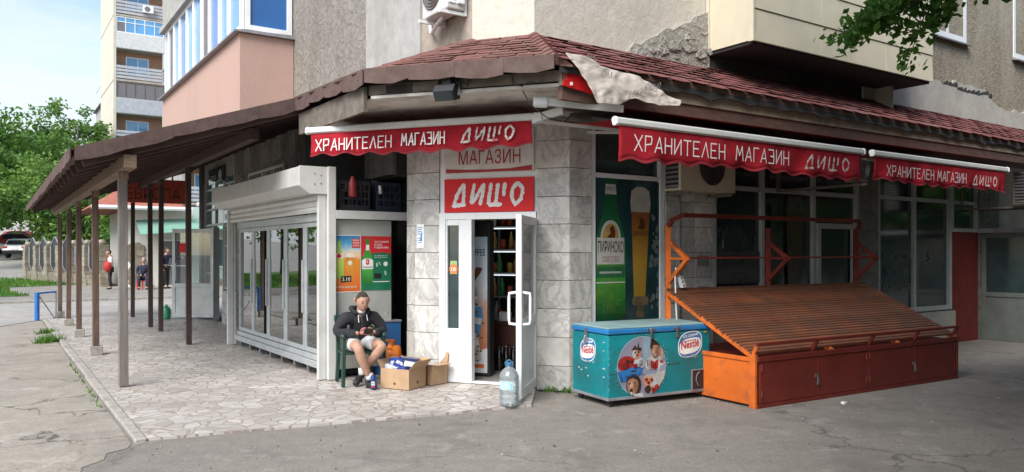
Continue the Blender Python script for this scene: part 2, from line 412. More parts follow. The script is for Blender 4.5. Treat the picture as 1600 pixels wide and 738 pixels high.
def brush(mb, fr, a, z, d, w, h, slant=.12, fat=.17, seed=1, rough=.5):
    rn = random.Random(seed); k = w/2.95; q = 0
    for g in DSH:
        for st in g:
            pts = []
            for (x0, y0), (x1, y1) in zip(st, st[1:]):
                L = math.hypot((x1-x0)*k, (y1-y0)*h); m = max(3, int(L/(h*.06)))
                pts += [(x0+(x1-x0)*i/m, y0+(y1-y0)*i/m) for i in range(m)]
            pts.append(st[-1])
            P = [(a + x*k + slant*y*h, z + y*h) for x, y in pts]
            lo, hi = [], []
            for i, p in enumerate(P):
                p0, p1 = P[max(0, i-1)], P[min(len(P)-1, i+1)]; l = math.hypot(p1[0]-p0[0], p1[1]-p0[1]) or 1
                nx, ny = -(p1[1]-p0[1])/l, (p1[0]-p0[0])/l
                e = .55 if i in (0, len(P)-1) else 1
                t = h*fat*.5*e
                hi.append((p[0]+nx*t*(1-rough*rn.random()), p[1]+ny*t*(1-rough*rn.random())))
                lo.append((p[0]-nx*t*(1-rough*1.5*rn.random()), p[1]-ny*t*(1-rough*rn.random())))
            q += 1
            for i in range(len(P)-1):
                mb.sheet(fr, [hi[i], hi[i+1], lo[i+1], lo[i]], d + q*.0003)

# ================================================================== materials of the place
m_ground = mat_asphalt('old_asphalt', (.225, .205, .185), (.29, .268, .242), .42, .42, .5, .008)
m_pave = mat_asphalt('worn_pavement', (.315, .285, .245), (.39, .36, .318), .8, .62, 1.1)
m_road = mat_asphalt('pale_road', (.34, .325, .305), (.42, .405, .385), .4, .3)
m_walk = mat_asphalt('far_walk', (.27, .25, .225), (.34, .32, .29), .5, .8)
m_kerb = M('kerb_concrete', (.33, .305, .27), .9, .25, 9, bump=.6, bscale=30, dirt=(.15, .13, .10), dscale=4, damt=.8)
m_tiles = mat_tiles()
m_marble = mat_marble('marble')
m_marble_d = mat_marble('marble_dark', (.30, .285, .265), (.12, .11, .10), .8)  # darker grey marble for the slab wall and the far pillars
m_joint = M('dark_joint', (.045, .042, .038), .95)
m_stucco = mat_stucco('rough_stucco', (.20, .182, .158), (.31, .285, .25), (.14, .122, .104), 9, 1.0, .05, .55)
m_patch = mat_stucco('grey_render', (.31, .305, .285), (.42, .412, .39), (.22, .2, .17), 6, .25, .02, .6, .5)
m_beige = mat_stucco('beige_render', (.50, .46, .39), (.60, .555, .475), (.34, .30, .25), 10, .5, .02, .5, .3, .9)
m_brown = mat_stucco('brown_render', (.30, .25, .205), (.39, .335, .28), (.10, .088, .078), 8, .4, .02, .7, .6, 1.6)  # brown render with darker blotches, beside the corner
m_foam = mat_stucco('ragged_mortar', (.34, .325, .285), (.46, .44, .39), (.2, .18, .15), 11, 1.0, .08, .4)
m_pebble = mat_pebble()
m_band = mat_stucco('cement_band', (.36, .34, .295), (.46, .44, .385), (.22, .2, .165), 5, .35, .02, .55)
m_salmon = mat_stucco('salmon_render', (.42, .285, .235), (.48, .33, .275), (.34, .25, .21), 30, .35, .008, .35, .3)
m_white = M('white_painted_metal', (.54, .54, .515), .42, .05, 5, dirt=(.36, .335, .30), dscale=3.5, damt=.45)
m_pvc = M('white_window_plastic', (.76, .77, .77), .35, .04, 5, dirt=(.45, .43, .40), damt=.3)
m_alu = M('grey_aluminium', (.44, .46, .46), .38, .1, 6, metal=.35, dirt=(.22, .21, .2), damt=.4)
m_alu_green = M('aged_frame', (.44, .47, .44), .5, .1, 6, dirt=(.2, .21, .2), damt=.4)
m_sill = M('zinc_sill', (.30, .30, .32), .5, .15, 6, metal=.4, dirt=(.14, .14, .14))
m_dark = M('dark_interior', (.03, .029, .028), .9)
m_black = M('black_plastic', (.018, .018, .02), .5)
m_room = M('shop_inside_wall', (.16, .15, .135), .8)
m_roomfloor = M('shop_inside_floor', (.25, .235, .21), .5)
m_film = M('dark_window_film', (.022, .036, .038), .12, .3, 3, coat=.6)
m_film2 = M('green_window_film', (.030, .055, .055), .12, .3, 3, coat=.6)
m_teal = M('teal_glass', (.075, .16, .165), .1, .25, 2, coat=.5)
m_blueglass = M('blue_window_glass', (.02, .13, .38), .04, .12, .6, coat=.6, spec=.8)
m_blueglass_l = M('pale_blue_window_glass', (.10, .30, .55), .04, .2, .5, coat=.6, spec=.8)
m_blind = M('grey_blind', (.16, .15, .16), .7, .1, 4)
m_glass = mat_glass('clear_glass')
m_doorglass = mat_glass('door_glass', (.86, .9, .9), .05, .02, .9)
m_shingle = M('brown_shingle', (.20, .095, .082), .93, .18, 12, bump=.5, bscale=150, island=.28, dirt=(.20, .155, .125), dscale=2.6, damt=.5, spec=.2)
m_shingle_r = M('red_shingle', (.215, .082, .078), .93, .2, 12, bump=.5, bscale=150, island=.22, dirt=(.22, .17, .14), dscale=2.0, damt=.55, spec=.2)
m_fascia = M('brown_fascia_shingle', (.115, .075, .066), .92, .2, 9, bump=.4, bscale=120, island=.10, dirt=(.18, .15, .125), damt=.5, spec=.2)
m_felt = M('torn_roofing_felt', (.035, .034, .033), .95, .3, 8, bump=.6, bscale=20)
m_board = M('grey_old_board', (.15, .125, .10), .85, .25, 8, dirt=(.05, .045, .04), dscale=3, bump=.3, bscale=30)
m_board_b = M('brown_board', (.12, .066, .05), .8, .25, 8, dirt=(.05, .04, .035), stretch=(1, 1, 3))
m_board_y = M('pale_batten', (.26, .21, .15), .85, .25, 8, dirt=(.10, .08, .06))
m_soffit = M('stained_soffit', (.60, .565, .51), .85, .12, 3, dirt=(.20, .17, .14), dscale=3.5, dthr=(.48, .7))
m_rafter = mat_wood('rafter_wood', (.055, .03, .026), (.10, .055, .045), False)
m_postgrey = mat_wood('weathered_post', (.14, .12, .105), (.25, .22, .195))
m_postbrown = mat_wood('brown_post', (.055, .035, .026), (.19, .12, .085))
m_postdark = mat_wood('dark_post', (.045, .026, .024), (.085, .05, .042))
m_beam = mat_wood('beam_wood', (.12, .075, .05), (.26, .17, .11), False)
m_cream = M('cream_sheet_metal', (.57, .515, .385), .5, .06, 3, dirt=(.36, .31, .22), dscale=1.4, damt=.4)
m_red = M('red_awning_cloth', (.33, .015, .024), .85, .22, 3, dirt=(.13, .018, .024), dscale=3, damt=.6, spec=.15)
m_redsign = M('red_sign_plastic', (.62, .016, .020), .5, .06, 3, spec=.25)
m_letter = M('white_lettering', (.72, .71, .67), .6, .08, 20)
m_letter_worn = M('worn_white_lettering', (.60, .56, .52), .7, .2, 40, dirt=(.42, .06, .06), dscale=18, dthr=(.52, .6), damt=.9)
m_redletter = M('dark_red_lettering', (.36, .016, .018), .5, .05)
m_steel = M('steel', (.42, .42, .42), .35, .15, 9, metal=.9)

# ================================================================== ground
P = lambda fr, a, d, z=0: fr.p(a, d, z)
def slab(name, pts, z0, z1, mat, kind='structure'):
    mb = MB(); mb.hexa([(x, y, z0) for x, y in pts], [(x, y, z1) for x, y in pts]); return tag(mb.build(name, mat), kind=kind)
mb = MB(); mb.poly([(-1400, -300, 0), (1400, -300, 0), (1400, 1700, 0), (-1400, 1700, 0)]); tag(mb.build('ground', m_ground), kind='structure')
xy = lambda v: (v.x, v.y)
L2 = lambda a, d: xy(FL_.p(a, d, 0)); R2 = lambda a, d: xy(FR_.p(a, d, 0)); C2 = lambda a, d: xy(FC_.p(a, d, 0))
# porch floor slab with its crazy paving and concrete edge
porch = [L2(-1.42, 3.24), (-.9, 7.53), (.2, 8.03), C2(1.21, -.005), C2(-.36, -.02), L2(.2, -.02), L2(12.9, -.02), L2(12.9, 3.24)]
slab('porch_floor', porch, -.1, .022, m_tiles)
kb = MB(); rn = random.Random(3)
a = -1.44
while a < 12.8:
    b = min(12.86, a + rn.uniform(.9, 1.3)); e = rn.uniform(0, .025)
    kb.box(FL_, a + .004, b - .006, 3.243, 3.325 + e, -.05, .034 + rn.uniform(-.012, .008)); a = b
tag(kb.build('kerb', m_kerb, bevel=.012), kind='structure')
def sheet(name, pts, z, mat):
    mb = MB(); mb.poly([(x, y, z) for x, y in pts]); return tag(mb.build(name, mat), kind='structure')
sheet('pavement', [L2(-1.46, 3.37), L2(-1.62, 3.42), L2(-1.7, 3.58), L2(-1.9, 3.62), L2(-2.05, 3.78), L2(-2.3, 3.82), L2(-2.6, 4.05), L2(-3.2, 4.3), L2(-4.2, 5.0), L2(-12, 8.5), L2(-12, 25), L2(9.9, 25), L2(10.6, 4.6), L2(12.7, 3.37)], .004, m_pave)
sheet('road', [L2(12.95, -14), L2(12.95, 3.3), L2(10.75, 4.6), L2(10.0, 25), L2(9.9, 60), L2(20.2, 60), L2(20.2, -14)], .008, m_road)
slab('far_pavement', [L2(20.4, -14), L2(20.4, 40), L2(31, 40), L2(60, 12), L2(60, -14)], -.1, .07, m_walk)
kb = MB(); b = -14
while b < 40:
    e = b + rn.uniform(.95, 1.05); kb.box(FL_, 20.2, 20.396, b, e - .012, -.1, .09 + rn.uniform(-.01, .01)); b = e
tag(kb.build('far_kerb', m_kerb, bevel=.01), kind='structure')

# ================================================================== the apartment building with the shop
P0 = FL_.p(-1.3805, 0, 0); P1 = Vector((.236, 8.177, 0))
FCU = Fr((P0.x, P0.y), CC, (CC[1], -CC[0]))
sP1, dP1 = (-.749, .352)
bld = empty('apartment_building', (P0.x, P0.y, 0), 'grey rendered corner apartment building with a tiled shop front on its ground floor', 'building')
WH = 20.0
# upper walls
mb = MB(); mb.box(FL_, 1.43, 4.6, -.3, 0, 3.3, WH); mb.box(FL_, 4.6, 12.0, -.3, -.003, 3.3, WH); mb.build('upper_wall', m_stucco, bld)
mb = MB(); mb.box(FL_, -.2, 1.43, -.3, .03, 3.3, WH); mb.build('render_patch', m_patch, bld)
mb = MB(); mb.hexa([FL_.p(-1.3805, 0, 3.3), FL_.p(-.2, 0, 3.3), FL_.p(-.2, -.3, 3.3), FL_.p(-1.3, -.3, 3.3)], [FL_.p(-1.3805, 0, WH), FL_.p(-.2, 0, WH), FL_.p(-.2, -.3, WH), FL_.p(-1.3, -.3, WH)])
mb.build('upper_wall', m_brown, bld)
mb = MB(); mb.hexa([P0+Vector((0, 0, 3.3)), P1+Vector((0, 0, 3.3)), FCU.p(.72, -.3, 3.3), FCU.p(.1, -.3, 3.3)], [P0+Vector((0, 0, WH)), P1+Vector((0, 0, WH)), FCU.p(.72, -.3, WH), FCU.p(.1, -.3, WH)])
mb.hexa([P1+Vector((0, 0, 3.3)), FR_.p(7.16, dP1, 3.3), FR_.p(7.16, dP1-.3, 3.3), FR_.p(-.6, dP1-.3, 3.3)], [P1+Vector((0, 0, WH)), FR_.p(7.16, dP1, WH), FR_.p(7.16, dP1-.3, WH), FR_.p(-.6, dP1-.3, WH)])
mb.build('upper_wall', m_beige, bld)
mb = MB(); mb.box(FR_, 7.16, 22, dP1-.3, dP1-.01, 3.3, WH); mb.build('upper_wall', m_pebble, bld)
# cement band with a ragged upper edge and a crack below the pebble dash
mb = MB(); rn = random.Random(5); top = []
a = 5.2
while a < 12.4:
    top.append((a, 4.40 + .06*math.sin(a*1.7) + rn.uniform(-.05, .05) - (.16 if a > 8.9 else 0))); a += rn.uniform(.08, .28)
mb.prism(FR_, [(5.2, 3.4), (12.4, 3.4)] + top[::-1], dP1 - .005, dP1 + .045); mb.build('cement_band', m_band, bld)
mb = MB(); a = 7.5
while a < 9.1:
    w = rn.uniform(.12, .25); z = 4.36 - .02*(a-7.5) + rn.uniform(-.03, .03)
    mb.prism(FR_, [(a, z), (a+w, z+rn.uniform(-.02, .02)), (a+w*.9, z+.05+rn.uniform(0, .03)), (a+.02, z+.03)], dP1+.03, dP1+.052); a += w*.93
mb.build('wall_crack', m_felt, bld)
# mass of the storeys above and the dark rooms behind the shop front
mb = MB(); ring = [FL_.p(-1.2, -.31, 0), FCU.p(.70, -.31, 0), FR_.p(22, .04, 0), FR_.p(22, -11, 0), FL_.p(12.0, -11, 0), FL_.p(12.0, -.31, 0)]
mb.hexa([v+Vector((0, 0, 3.62)) for v in ring], [v+Vector((0, 0, WH)) for v in ring]); mb.build('upper_storeys', m_beige, bld)
mb = MB()
mb.poly([FC_.p(-.36, -.03, .034), FC_.p(1.6, -.03, .034), FC_.p(2.4, -6, .034), FC_.p(-1.2, -6, .034)]); mb.build('shop_floor', m_roomfloor, bld)
mb = MB()
mb.box(FC_, -1.6, 3.4, -4.6, -4.5, 0, 3.6); mb.box(FC_, -1.5, -1.4, -4.5, -.9, 0, 3.6); mb.box(FC_, 2.0, 2.1, -4.5, -1.3, 0, 3.6)
mb.box(FC_, -1.5, 2.2, -4.5, -.2, 3.2, 3.3); mb.build('shop_inside_wall', m_room, bld)
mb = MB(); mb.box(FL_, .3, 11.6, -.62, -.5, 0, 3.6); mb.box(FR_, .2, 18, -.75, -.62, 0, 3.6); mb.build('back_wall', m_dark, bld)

def slabs(mb, fr, ae, ze, d0, d1, gap=.006, jit=.002, seed=1):
    rn = random.Random(seed)
    for a0, a1 in zip(ae, ae[1:]):
        for z0, z1 in zip(ze, ze[1:]):
            mb.box(fr, a0+gap/2, a1-gap/2, d0, d1 + rn.uniform(-jit, jit), z0+gap/2, z1-gap/2)
ZE = [-.03, .29, .62, .95, 1.28, 1.6, 1.93, 2.25, 2.58, 2.9, 3.25]
def pillar(parts, seed, mat=m_marble):
    back = MB(); mb = MB()
    for fr, ae in parts:
        slabs(mb, fr, ae, ZE, -.05, 0, seed=seed); back.box(fr, ae[0]+.006, ae[-1]-.006, -.06, -.014, -.05, 3.3)
    p = mb.build('marble_pillar', mat, bld, bevel=.003); back.build('joint_backing', m_joint, p)
pillar([(FC_, [-.3656, -.03]), (FL_, [.0, .22])], 2)
pillar([(FC_, [1.215, 1.6165]), (FR_, [.0, .333])], 3)
pillar([(FR_, [1.53, 1.72, 2.06, 2.41])], 4)
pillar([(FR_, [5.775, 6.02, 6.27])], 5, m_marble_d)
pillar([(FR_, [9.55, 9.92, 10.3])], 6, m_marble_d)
mb = MB(); mb.box(FR_, 10.31, 22, -.4, -.05, -.05, 3.4); mb.build('lower_wall', m_band, bld)

# ---- porch side, lower wall: tall grey marble slabs over the cooler, window strips, the neighbour shop
mb = MB(); bk = MB(); rn = random.Random(11)
a = .64
while a < 8.55:
    b = min(8.55, a + rn.uniform(.28, .5)); z = 2.62
    for z1 in (2.62+rn.uniform(.3, .5), 3.95):
        if not (5.15 < (a+b)/2 < 7.45 and z < 3.2 and z1 < 3.6): mb.box(FL_, a+.003, b-.003, -.06, rn.uniform(-.004, .004), z+.003, z1-.003)
        z = z1
    a = b
bk.box(FL_, .64, 8.55, -.3, -.07, 2.6, 3.98)
slabs(mb, FL_, [5.2, 5.75, 6.3, 6.9, 7.5, 8.05, 8.35], [-.03, .4, .8, 1.2, 1.6, 2.0, 2.62], -.05, 0, seed=9); bk.box(FL_, 5.2, 8.35, -.3, -.055, 0, 2.6)
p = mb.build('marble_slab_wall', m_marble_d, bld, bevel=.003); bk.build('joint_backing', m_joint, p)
mb = MB(); bk = MB(); slabs(mb, FL_, [8.36, 8.72, 9.08, 9.44], [-.03, .25, .5, .76], -.05, .05, seed=10); bk.box(FL_, 8.36, 9.44, -.3, -.0, 0, .74)
p = mb.build('marble_plinth_wall', m_marble, bld, bevel=.003); bk.build('joint_backing', m_joint, p)
def window(fr, a0, a1, z0, z1, cols, rows, d, fmat, pmat, fw=.055, dep=.06, name='window', parent=None, panes=None):
    """frame bars butted end to end, one pane per opening"""
    f = MB(); d0 = d - dep
    for k, (b0, b1) in enumerate(((a0, a0+fw), (a1-fw, a1))): f.box(fr, b0, b1, d0, d, z0, z1)
    f.box(fr, a0+fw, a1-fw, d0, d, z0, z0+fw); f.box(fr, a0+fw, a1-fw, d0, d, z1-fw, z1)
    ax = [a0+fw] + [c for c in cols] + [a1-fw]; zx = [z0+fw] + [r for r in rows] + [z1-fw]
    for c in cols: f.box(fr, c-fw*.42, c+fw*.42, d0, d-.004, z0+fw, z1-fw)
    for i in range(len(ax)-1):
        for r in rows: f.box(fr, ax[i]+(fw*.42 if i else 0), ax[i+1]-(fw*.42 if i < len(ax)-2 else 0), d0, d-.008, r-fw*.4, r+fw*.4)
    w = f.build(name, fmat, parent or bld, bevel=.004); q = 0
    for i in range(len(ax)-1):
        for j in range(len(zx)-1):
            pm = pmat
            if panes and (i, j) in panes: pm = panes[(i, j)]
            g = MB(); g.box(fr, ax[i]-.01, ax[i+1]+.01, d0+.012, d0+.022, zx[j]-.01, zx[j+1]+.01); g.build('pane', pm, w)
    return w
window(FL_, 5.15, 7.45, 2.86, 3.2, [5.75, 6.5], [], .01, m_white, m_teal, .05)
# the neighbour shop
window(FL_, 8.58, 9.42, .78, 2.62, [], [1.75, 2.2], .0, m_alu, m_film2, .05, name='shop_window')
window(FL_, 9.46, 11.30, 2.22, 3.9, [10.3], [2.62, 2.78, 3.1], .0, m_alu, m_teal, .06, name='shop_window')
window(FL_, 8.58, 9.42, 2.66, 3.9, [], [2.95, 3.15], .0, m_alu, m_teal, .05, name='shop_window')
window(FL_, 10.36, 11.30, .1, 2.2, [], [1.1], .0, m_alu, m_teal, .06, name='shop_window')
mb = MB(); mb.box(FL_, 9.45, 10.34, -.5, -.45, 0, 2.2); mb.build('dark_doorway', m_dark, bld)
mb = MB(); mb.box(FL_, 9.45, 9.5, -.1, .02, .03, 2.2); mb.box(FL_, 10.3, 10.35, -.1, .02, .03, 2.2); mb.build('door_frame', m_alu, bld)
# its open door leaf, swung out over the porch
FD = Fr(xy(FL_.p(10.3, .02, 0)), (-.975, .22), (.22, .975)); fd = Fr(FD.o, FD.u, (-.22, -.975))
mb = MB()
for b0, b1, z0, z1 in ((0, .08, .08, 2.16), (1.02, 1.1, .08, 2.16), (.08, 1.02, .08, .17), (.08, 1.02, 2.07, 2.16), (.08, 1.02, .78, .88)): mb.box(fd, b0, b1, -.025, .025, z0, z1)
mb.box(fd, .08, 1.02, -.012, .012, .17, .78)
dl = mb.build('open_door', m_alu, bld, bevel=.004)
mb = MB(); mb.box(fd, .08, 1.02, -.004, .004, .88, 2.07); mb.build('pane', m_doorglass, dl)
mb = MB(); mb.tube([fd.p(.96, .03, .95), fd.p(.96, .08, .95), fd.p(.96, .08, 1.35), fd.p(.96, .03, 1.35)], .014); mb.build('handle', m_white, dl)
mb = MB(); mb.box(fd, .72, .92, .006, .009, 1.6, 1.82); mb.build('door_sticker', m_redsign, dl)
mb = MB(); mb.tube([FL_.p(11.42, .06, 0), FL_.p(11.42, .06, 3.75)], .055, 10); mb.build('downpipe', m_sill, bld, smooth=True)
mb = MB(); mb.box(FL_, 11.32, 12.0, -.3, -.01, 0, 3.3); mb.build('lower_wall', m_band, bld)

# ---- cut corner: door frame, fixed side panel, head, open leaf
mb = MB()
mb.box(FC_, -.03, .055, -.09, .01, .03, 2.08); mb.box(FC_, 1.15, 1.213, -.09, .01, .03, 2.08); mb.box(FC_, .055, 1.15, -.09, .01, 2.0, 2.08)
mb.box(FC_, .335, .40, -.09, .014, .03, 2.0); mb.box(FC_, .40, 1.15, -.09, .0, .03, .052)
mb.box(FC_, -.03, 1.213, -.12, -.02, 2.08, 3.3)
dfm = mb.build('door_frame', m_pvc, bld, bevel=.004)
mb = MB()
for b0, b1, z0, z1 in ((.055, .075, .03, 2.0), (.225, .335, .03, 2.0), (.075, .225, .03, .68), (.075, .225, 1.93, 2.0)): mb.box(FC_, b0, b1, -.07, -.004, z0, z1)
mb.box(FC_, .11, .19, -.07, -.001, .16, .58)
sp = mb.build('side_panel', m_pvc, bld, bevel=.004)
mb = MB(); mb.box(FC_, .07, .23, -.05, -.04, .67, 1.94); mb.build('pane', m_film2, sp)
mb = MB(); mb.m = 0; mb.sheet(FC_, [(.10, 1.34), (.19, 1.34), (.19, 1.50), (.10, 1.50)], -.034); mb.m = 1; mb.disc(FC_, .145, 1.40, .055, .06, -.031); mb.m = 2
mb.text('18', FC_, .115, 1.375, -.029, .06, .05, bold=.02); mb.build('age_sticker', [M('lime_paper', (.35, .5, .2)), M('orange_print', (.75, .2, .06)), m_letter], sp)
FH = Fr((.262, 9.0), (-.215, -.977), (-.977, .215))
mb = MB()
for b0, b1, z0, z1 in ((0, .09, .06, 2.0), (.80, .89, .06, 2.0), (.09, .80, .06, .16), (.09, .80, 1.91, 2.0), (.09, .80, .80, .90)): mb.box(FH, b0, b1, -.03, .03, z0, z1)
mb.box(FH, .09, .80, -.014, .014, .16, .80)
dl = mb.build('open_door', m_pvc, bld, bevel=.005)
mb = MB(); mb.box(FH, .09, .80, -.004, .004, .90, 1.91); mb.build('pane', m_doorglass, dl)
for sgn in (1, -1):
    mb = MB(); mb.tube([FH.p(.845, sgn*.03, .84), FH.p(.845, sgn*.11, .85), FH.p(.845, sgn*.115, .9), FH.p(.845, sgn*.115, 1.12), FH.p(.845, sgn*.11, 1.17), FH.p(.845, sgn*.03, 1.18)], .016, 8); mb.build('handle', m_pvc, dl, smooth=True)
mb = MB(); mb.box(FH, .83, .86, .031, .036, .93, 1.09); mb.build('lock_plate', m_steel, dl)
mb = MB(); mb.box(FH, .35, .52, .005, .007, 1.25, 1.42); mb.build('door_notice', M('cream_paper', (.62, .55, .38)), dl)

# ---- street front windows
w1 = window(FR_, .335, 1.528, .5, 3.2, [], [2.52], -.02, m_pvc, m_film2, .07, .08, 'shop_window')
mb = MB(); mb.box(FR_, .335, 1.528, -.3, -.03, 0, .5); mb.box(FR_, 2.412, 5.772, -.3, -.03, 0, .58); mb.box(FR_, 6.272, 8.6, -.3, .04, 0, .58); mb.build('window_parapet', m_band, bld)
w2 = window(FR_, 2.414, 5.772, .6, 3.2, [3.46, 4.63], [2.48], -.02, m_alu_green, m_film, .08, .08, 'shop_window')
mb = MB()
for b0, b1, z0, z1 in ((4.68, 4.76, .6, 2.04), (5.58, 5.66, .6, 2.04), (4.76, 5.58, 1.96, 2.04)): mb.box(FR_, b0, b1, -.06, .0, z0, z1)
mb.build('inner_frame', m_alu_green, w2, bevel=.004)
w3 = window(FR_, 6.274, 8.6, .6, 3.2, [7.4], [2.5], -.02, m_alu_green, m_film, .08, .08, 'shop_window')
w4 = window(FR_, 8.602, 9.548, 1.97, 3.2, [], [2.5], -.02, m_alu_green, m_film2, .07, .08, 'shop_window')
mb = MB(); mb.box(FR_, 8.602, 9.548, -.2, -.03, 0, 1.965); mb.build('red_panel', M('red_panel_paint', (.15, .018, .014), .6, .2, 4, dirt=(.1, .02, .02)), bld, bevel=.004)
# glass lobby standing out at the far right
FV = Fr(xy(FR_.p(9.62, 0, 0)), (FR_.n[0], FR_.n[1]), (-UR[0], -UR[1]))
lob = MB(); lob.box(FV, .0, .07, -.06, 0, 0, 1.95); lob.box(FV, 1.0, 1.07, -.06, 0, 0, 1.95); lob.box(FV, 1.83, 1.9, -.06, 0, 0, 1.95)
for b0, b1 in ((.07, 1.0), (1.07, 1.83)): lob.box(FV, b0, b1, -.06, 0, 0, .1); lob.box(FV, b0, b1, -.06, 0, .8, .88); lob.box(FV, b0, b1, -.06, 0, 1.87, 1.95); lob.box(FV, b0, b1, -.045, -.015, .1, .8)
lo = lob.build('glass_lobby', M('dull_lobby_frame', (.15, .165, .15), .6, .15, 5), bld, bevel=.004)
for b0, b1 in ((.07, 1.0), (1.07, 1.83)): mb = MB(); mb.box(FV, b0, b1, -.035, -.027, .88, 1.87); mb.build('pane', m_film2, lo)
mb = MB(); mb.box(FV, -.02, 2.05, -1.6, .12, 1.96, 2.04); mb.build('lobby_roof', m_sill, lo)

# ---- salmon balcony on the porch side
def balcony_side():
    B0, B1, BO = 4.60, 11.55, .915
    mb = MB(); mb.box(FL_, B0, B1, .004, BO, 3.95, 5.26); bal = mb.build('salmon_balcony', m_salmon, bld, bevel=.006)
    mb = MB(); mb.side(FL_, [(.0, 5.262), (BO+.1, 5.262), (BO+.1, 5.29), (0, 5.33)], B0-.08, B1+.1); mb.build('ledge', m_sill, bal)
    mb = MB(); mb.box(FL_, B0-.05, B1+.08, .004, BO+.07, 6.86, 6.98); mb.box(FL_, B0, B1, .004, BO, 6.98, 8.3); mb.build('upper_parapet', m_patch, bal)
    sp = [4.66, 5.5, 6.15, 6.95, 7.6, 8.35, 9.0, 9.75, 10.4, 11.05, 11.5]
    kinds = [m_blueglass_l, m_blueglass_l, m_blueglass, m_blind, m_blueglass_l, m_blueglass_l, m_blueglass, m_blueglass_l, m_blind, m_blueglass_l]
    for i, (x0, x1) in enumerate(zip(sp, sp[1:])):
        window(FL_, x0, x1, 5.34, 6.86, [], [], BO-.03, m_pvc, kinds[i], .075, .06, parent=bal)
    FS = Fr(xy(FL_.p(B0, 0, 0)), (FL_.n[0], FL_.n[1]), (UR[1], -UR[0]))
    window(FS, .02, BO-.1, 5.34, 6.86, [], [], -.03, m_pvc, m_blueglass, .085, .06, parent=bal)
balcony_side()

# ---- cream sheet-metal balcony on the street front, with painted shade below it
C0, C1, DO = 1.90, 5.86, 1.06
mb = MB(); mb.box(FR_, C0, C1, dP1+.004, DO-.02, 4.10, 9.0); cb = mb.build('cream_balcony', m_cream, bld)
mb = MB()
for z0, z1 in ((4.085, 4.46), (4.47, 4.86), (4.87, 5.27), (5.28, 5.7)):
    for k, (x0, x1) in enumerate(((C0-.012, C0+1.30), (C0+1.306, C0+2.75), (C0+2.756, C1+.012))):
        mb.hexa([FR_.p(x0, DO-.018, z0), FR_.p(x1, DO-.018, z0), FR_.p(x1, DO+.012, z0), FR_.p(x0, DO+.012, z0)], [FR_.p(x0, DO-.018, z1), FR_.p(x1, DO-.018, z1), FR_.p(x1, DO, z1), FR_.p(x0, DO, z1)])
mb.build('cladding_sheet', m_cream, cb, bevel=.003)
mb = MB(); mb.box(FR_, C0-.03, C0-.002, DO-.05, DO+.02, 4.08, 8.9); mb.box(FR_, C0-.03, C0-.002, dP1+.01, dP1+.05, 4.08, 8.9); mb.build('corner_trim', m_cream, cb)
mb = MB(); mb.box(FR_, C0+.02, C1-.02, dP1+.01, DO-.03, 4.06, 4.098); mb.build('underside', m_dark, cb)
mb = MB(); mb.box(FR_, 1.75, 5.5, dP1-.004, dP1+.02, 3.5, 4.06); mb.build('shade_sheet', m_dark, bld)  # near-black sheet painted in for the shade under the balcony
mb = MB(); mb.box(FR_, 5.5, 5.56, dP1+.02, dP1+.3, 3.5, 4.06); mb.build('support_stub', m_band, bld)
# ragged mortar beside the balcony
mb = MB(); rn = random.Random(21)
top = [(.55+i*.09, 3.93+.045*i+.03*math.sin(i*2.1)+rn.uniform(-.03, .04)) for i in range(16)]
mb.prism(FR_, [(.5, 3.75), (1.9, 3.75)] + top[::-1], dP1 - .005, dP1 + .04)
for i in range(26):
    a = rn.uniform(.9, 1.88); z = rn.uniform(3.9, 3.9+(a-.6)*.4); r = rn.uniform(.05, .12); t = rn.uniform(0, 3)
    mb.prism(FR_, [(a+r*math.cos(t+q)*rn.uniform(.6, 1.2), z+r*.6*math.sin(t+q)*rn.uniform(.6, 1.2)) for q in (0, .9, 1.8, 2.7, 3.7, 4.8, 5.6)], dP1+.03, dP1+.045+.001*i)
mb.build('ragged_mortar', m_foam, bld)
# upper windows on the street side
window(FR_, 7.12, 8.34, 5.18, 6.7, [7.72], [], dP1+.0, m_pvc, m_blueglass_l, .09, .1)
window(FR_, 10.05, 11.4, 5.18, 6.7, [10.7], [], dP1+.0, m_pvc, m_blind, .09, .1)
mb = MB(); mb.side(FR_, [(dP1-.01, 5.14), (dP1+.09, 5.11), (dP1+.09, 5.13), (dP1-.01, 5.176)], 7.08, 8.38); mb.build('window_sill', m_sill, bld)
mb = MB(); mb.side(FR_, [(dP1-.01, 5.14), (dP1+.09, 5.11), (dP1+.09, 5.13), (dP1-.01, 5.176)], 10.0, 11.45); mb.build('window_sill', m_sill, bld)

# ================================================================== porch canopy
E0 = Vector((-1.5, 7.97, 3.45)); E1 = Vector((.409, 7.27, 3.42))
W0 = Vector((P0.x, P0.y, 3.90)); W1 = Vector((P1.x, P1.y, 3.90))
LZ = lambda d: 3.90 - .334*d
ER = FR_.p(13, 1.2, 3.36); WR = FR_.p(13, dP1, 3.88)
K1 = FL_.p(1.0, 1.138, LZ(1.138)); K2 = FL_.p(.9, 3.60, LZ(3.60)); K3 = FL_.p(13.6, 3.60, LZ(3.60)); K4 = FL_.p(13.6, 0, 3.9)
can = empty('porch_canopy', (E1.x, E1.y, 0), 'brown shingled canopy wrapping the corner and reaching far out over the tiled porch', 'canopy')
mb = MB()
D = Vector((0, 0, -.05))
for q in ([E0, E1, W1, W0], [E1, ER, WR, W1], [E0, W0, FL_.p(1.0, 0, 3.9), K1], [K1, FL_.p(1.0, 0, 3.9), K4, K3, K2]): mb.hexa([v+D for v in q], [v for v in q])
mb.build('roof_deck', m_board_b, can)
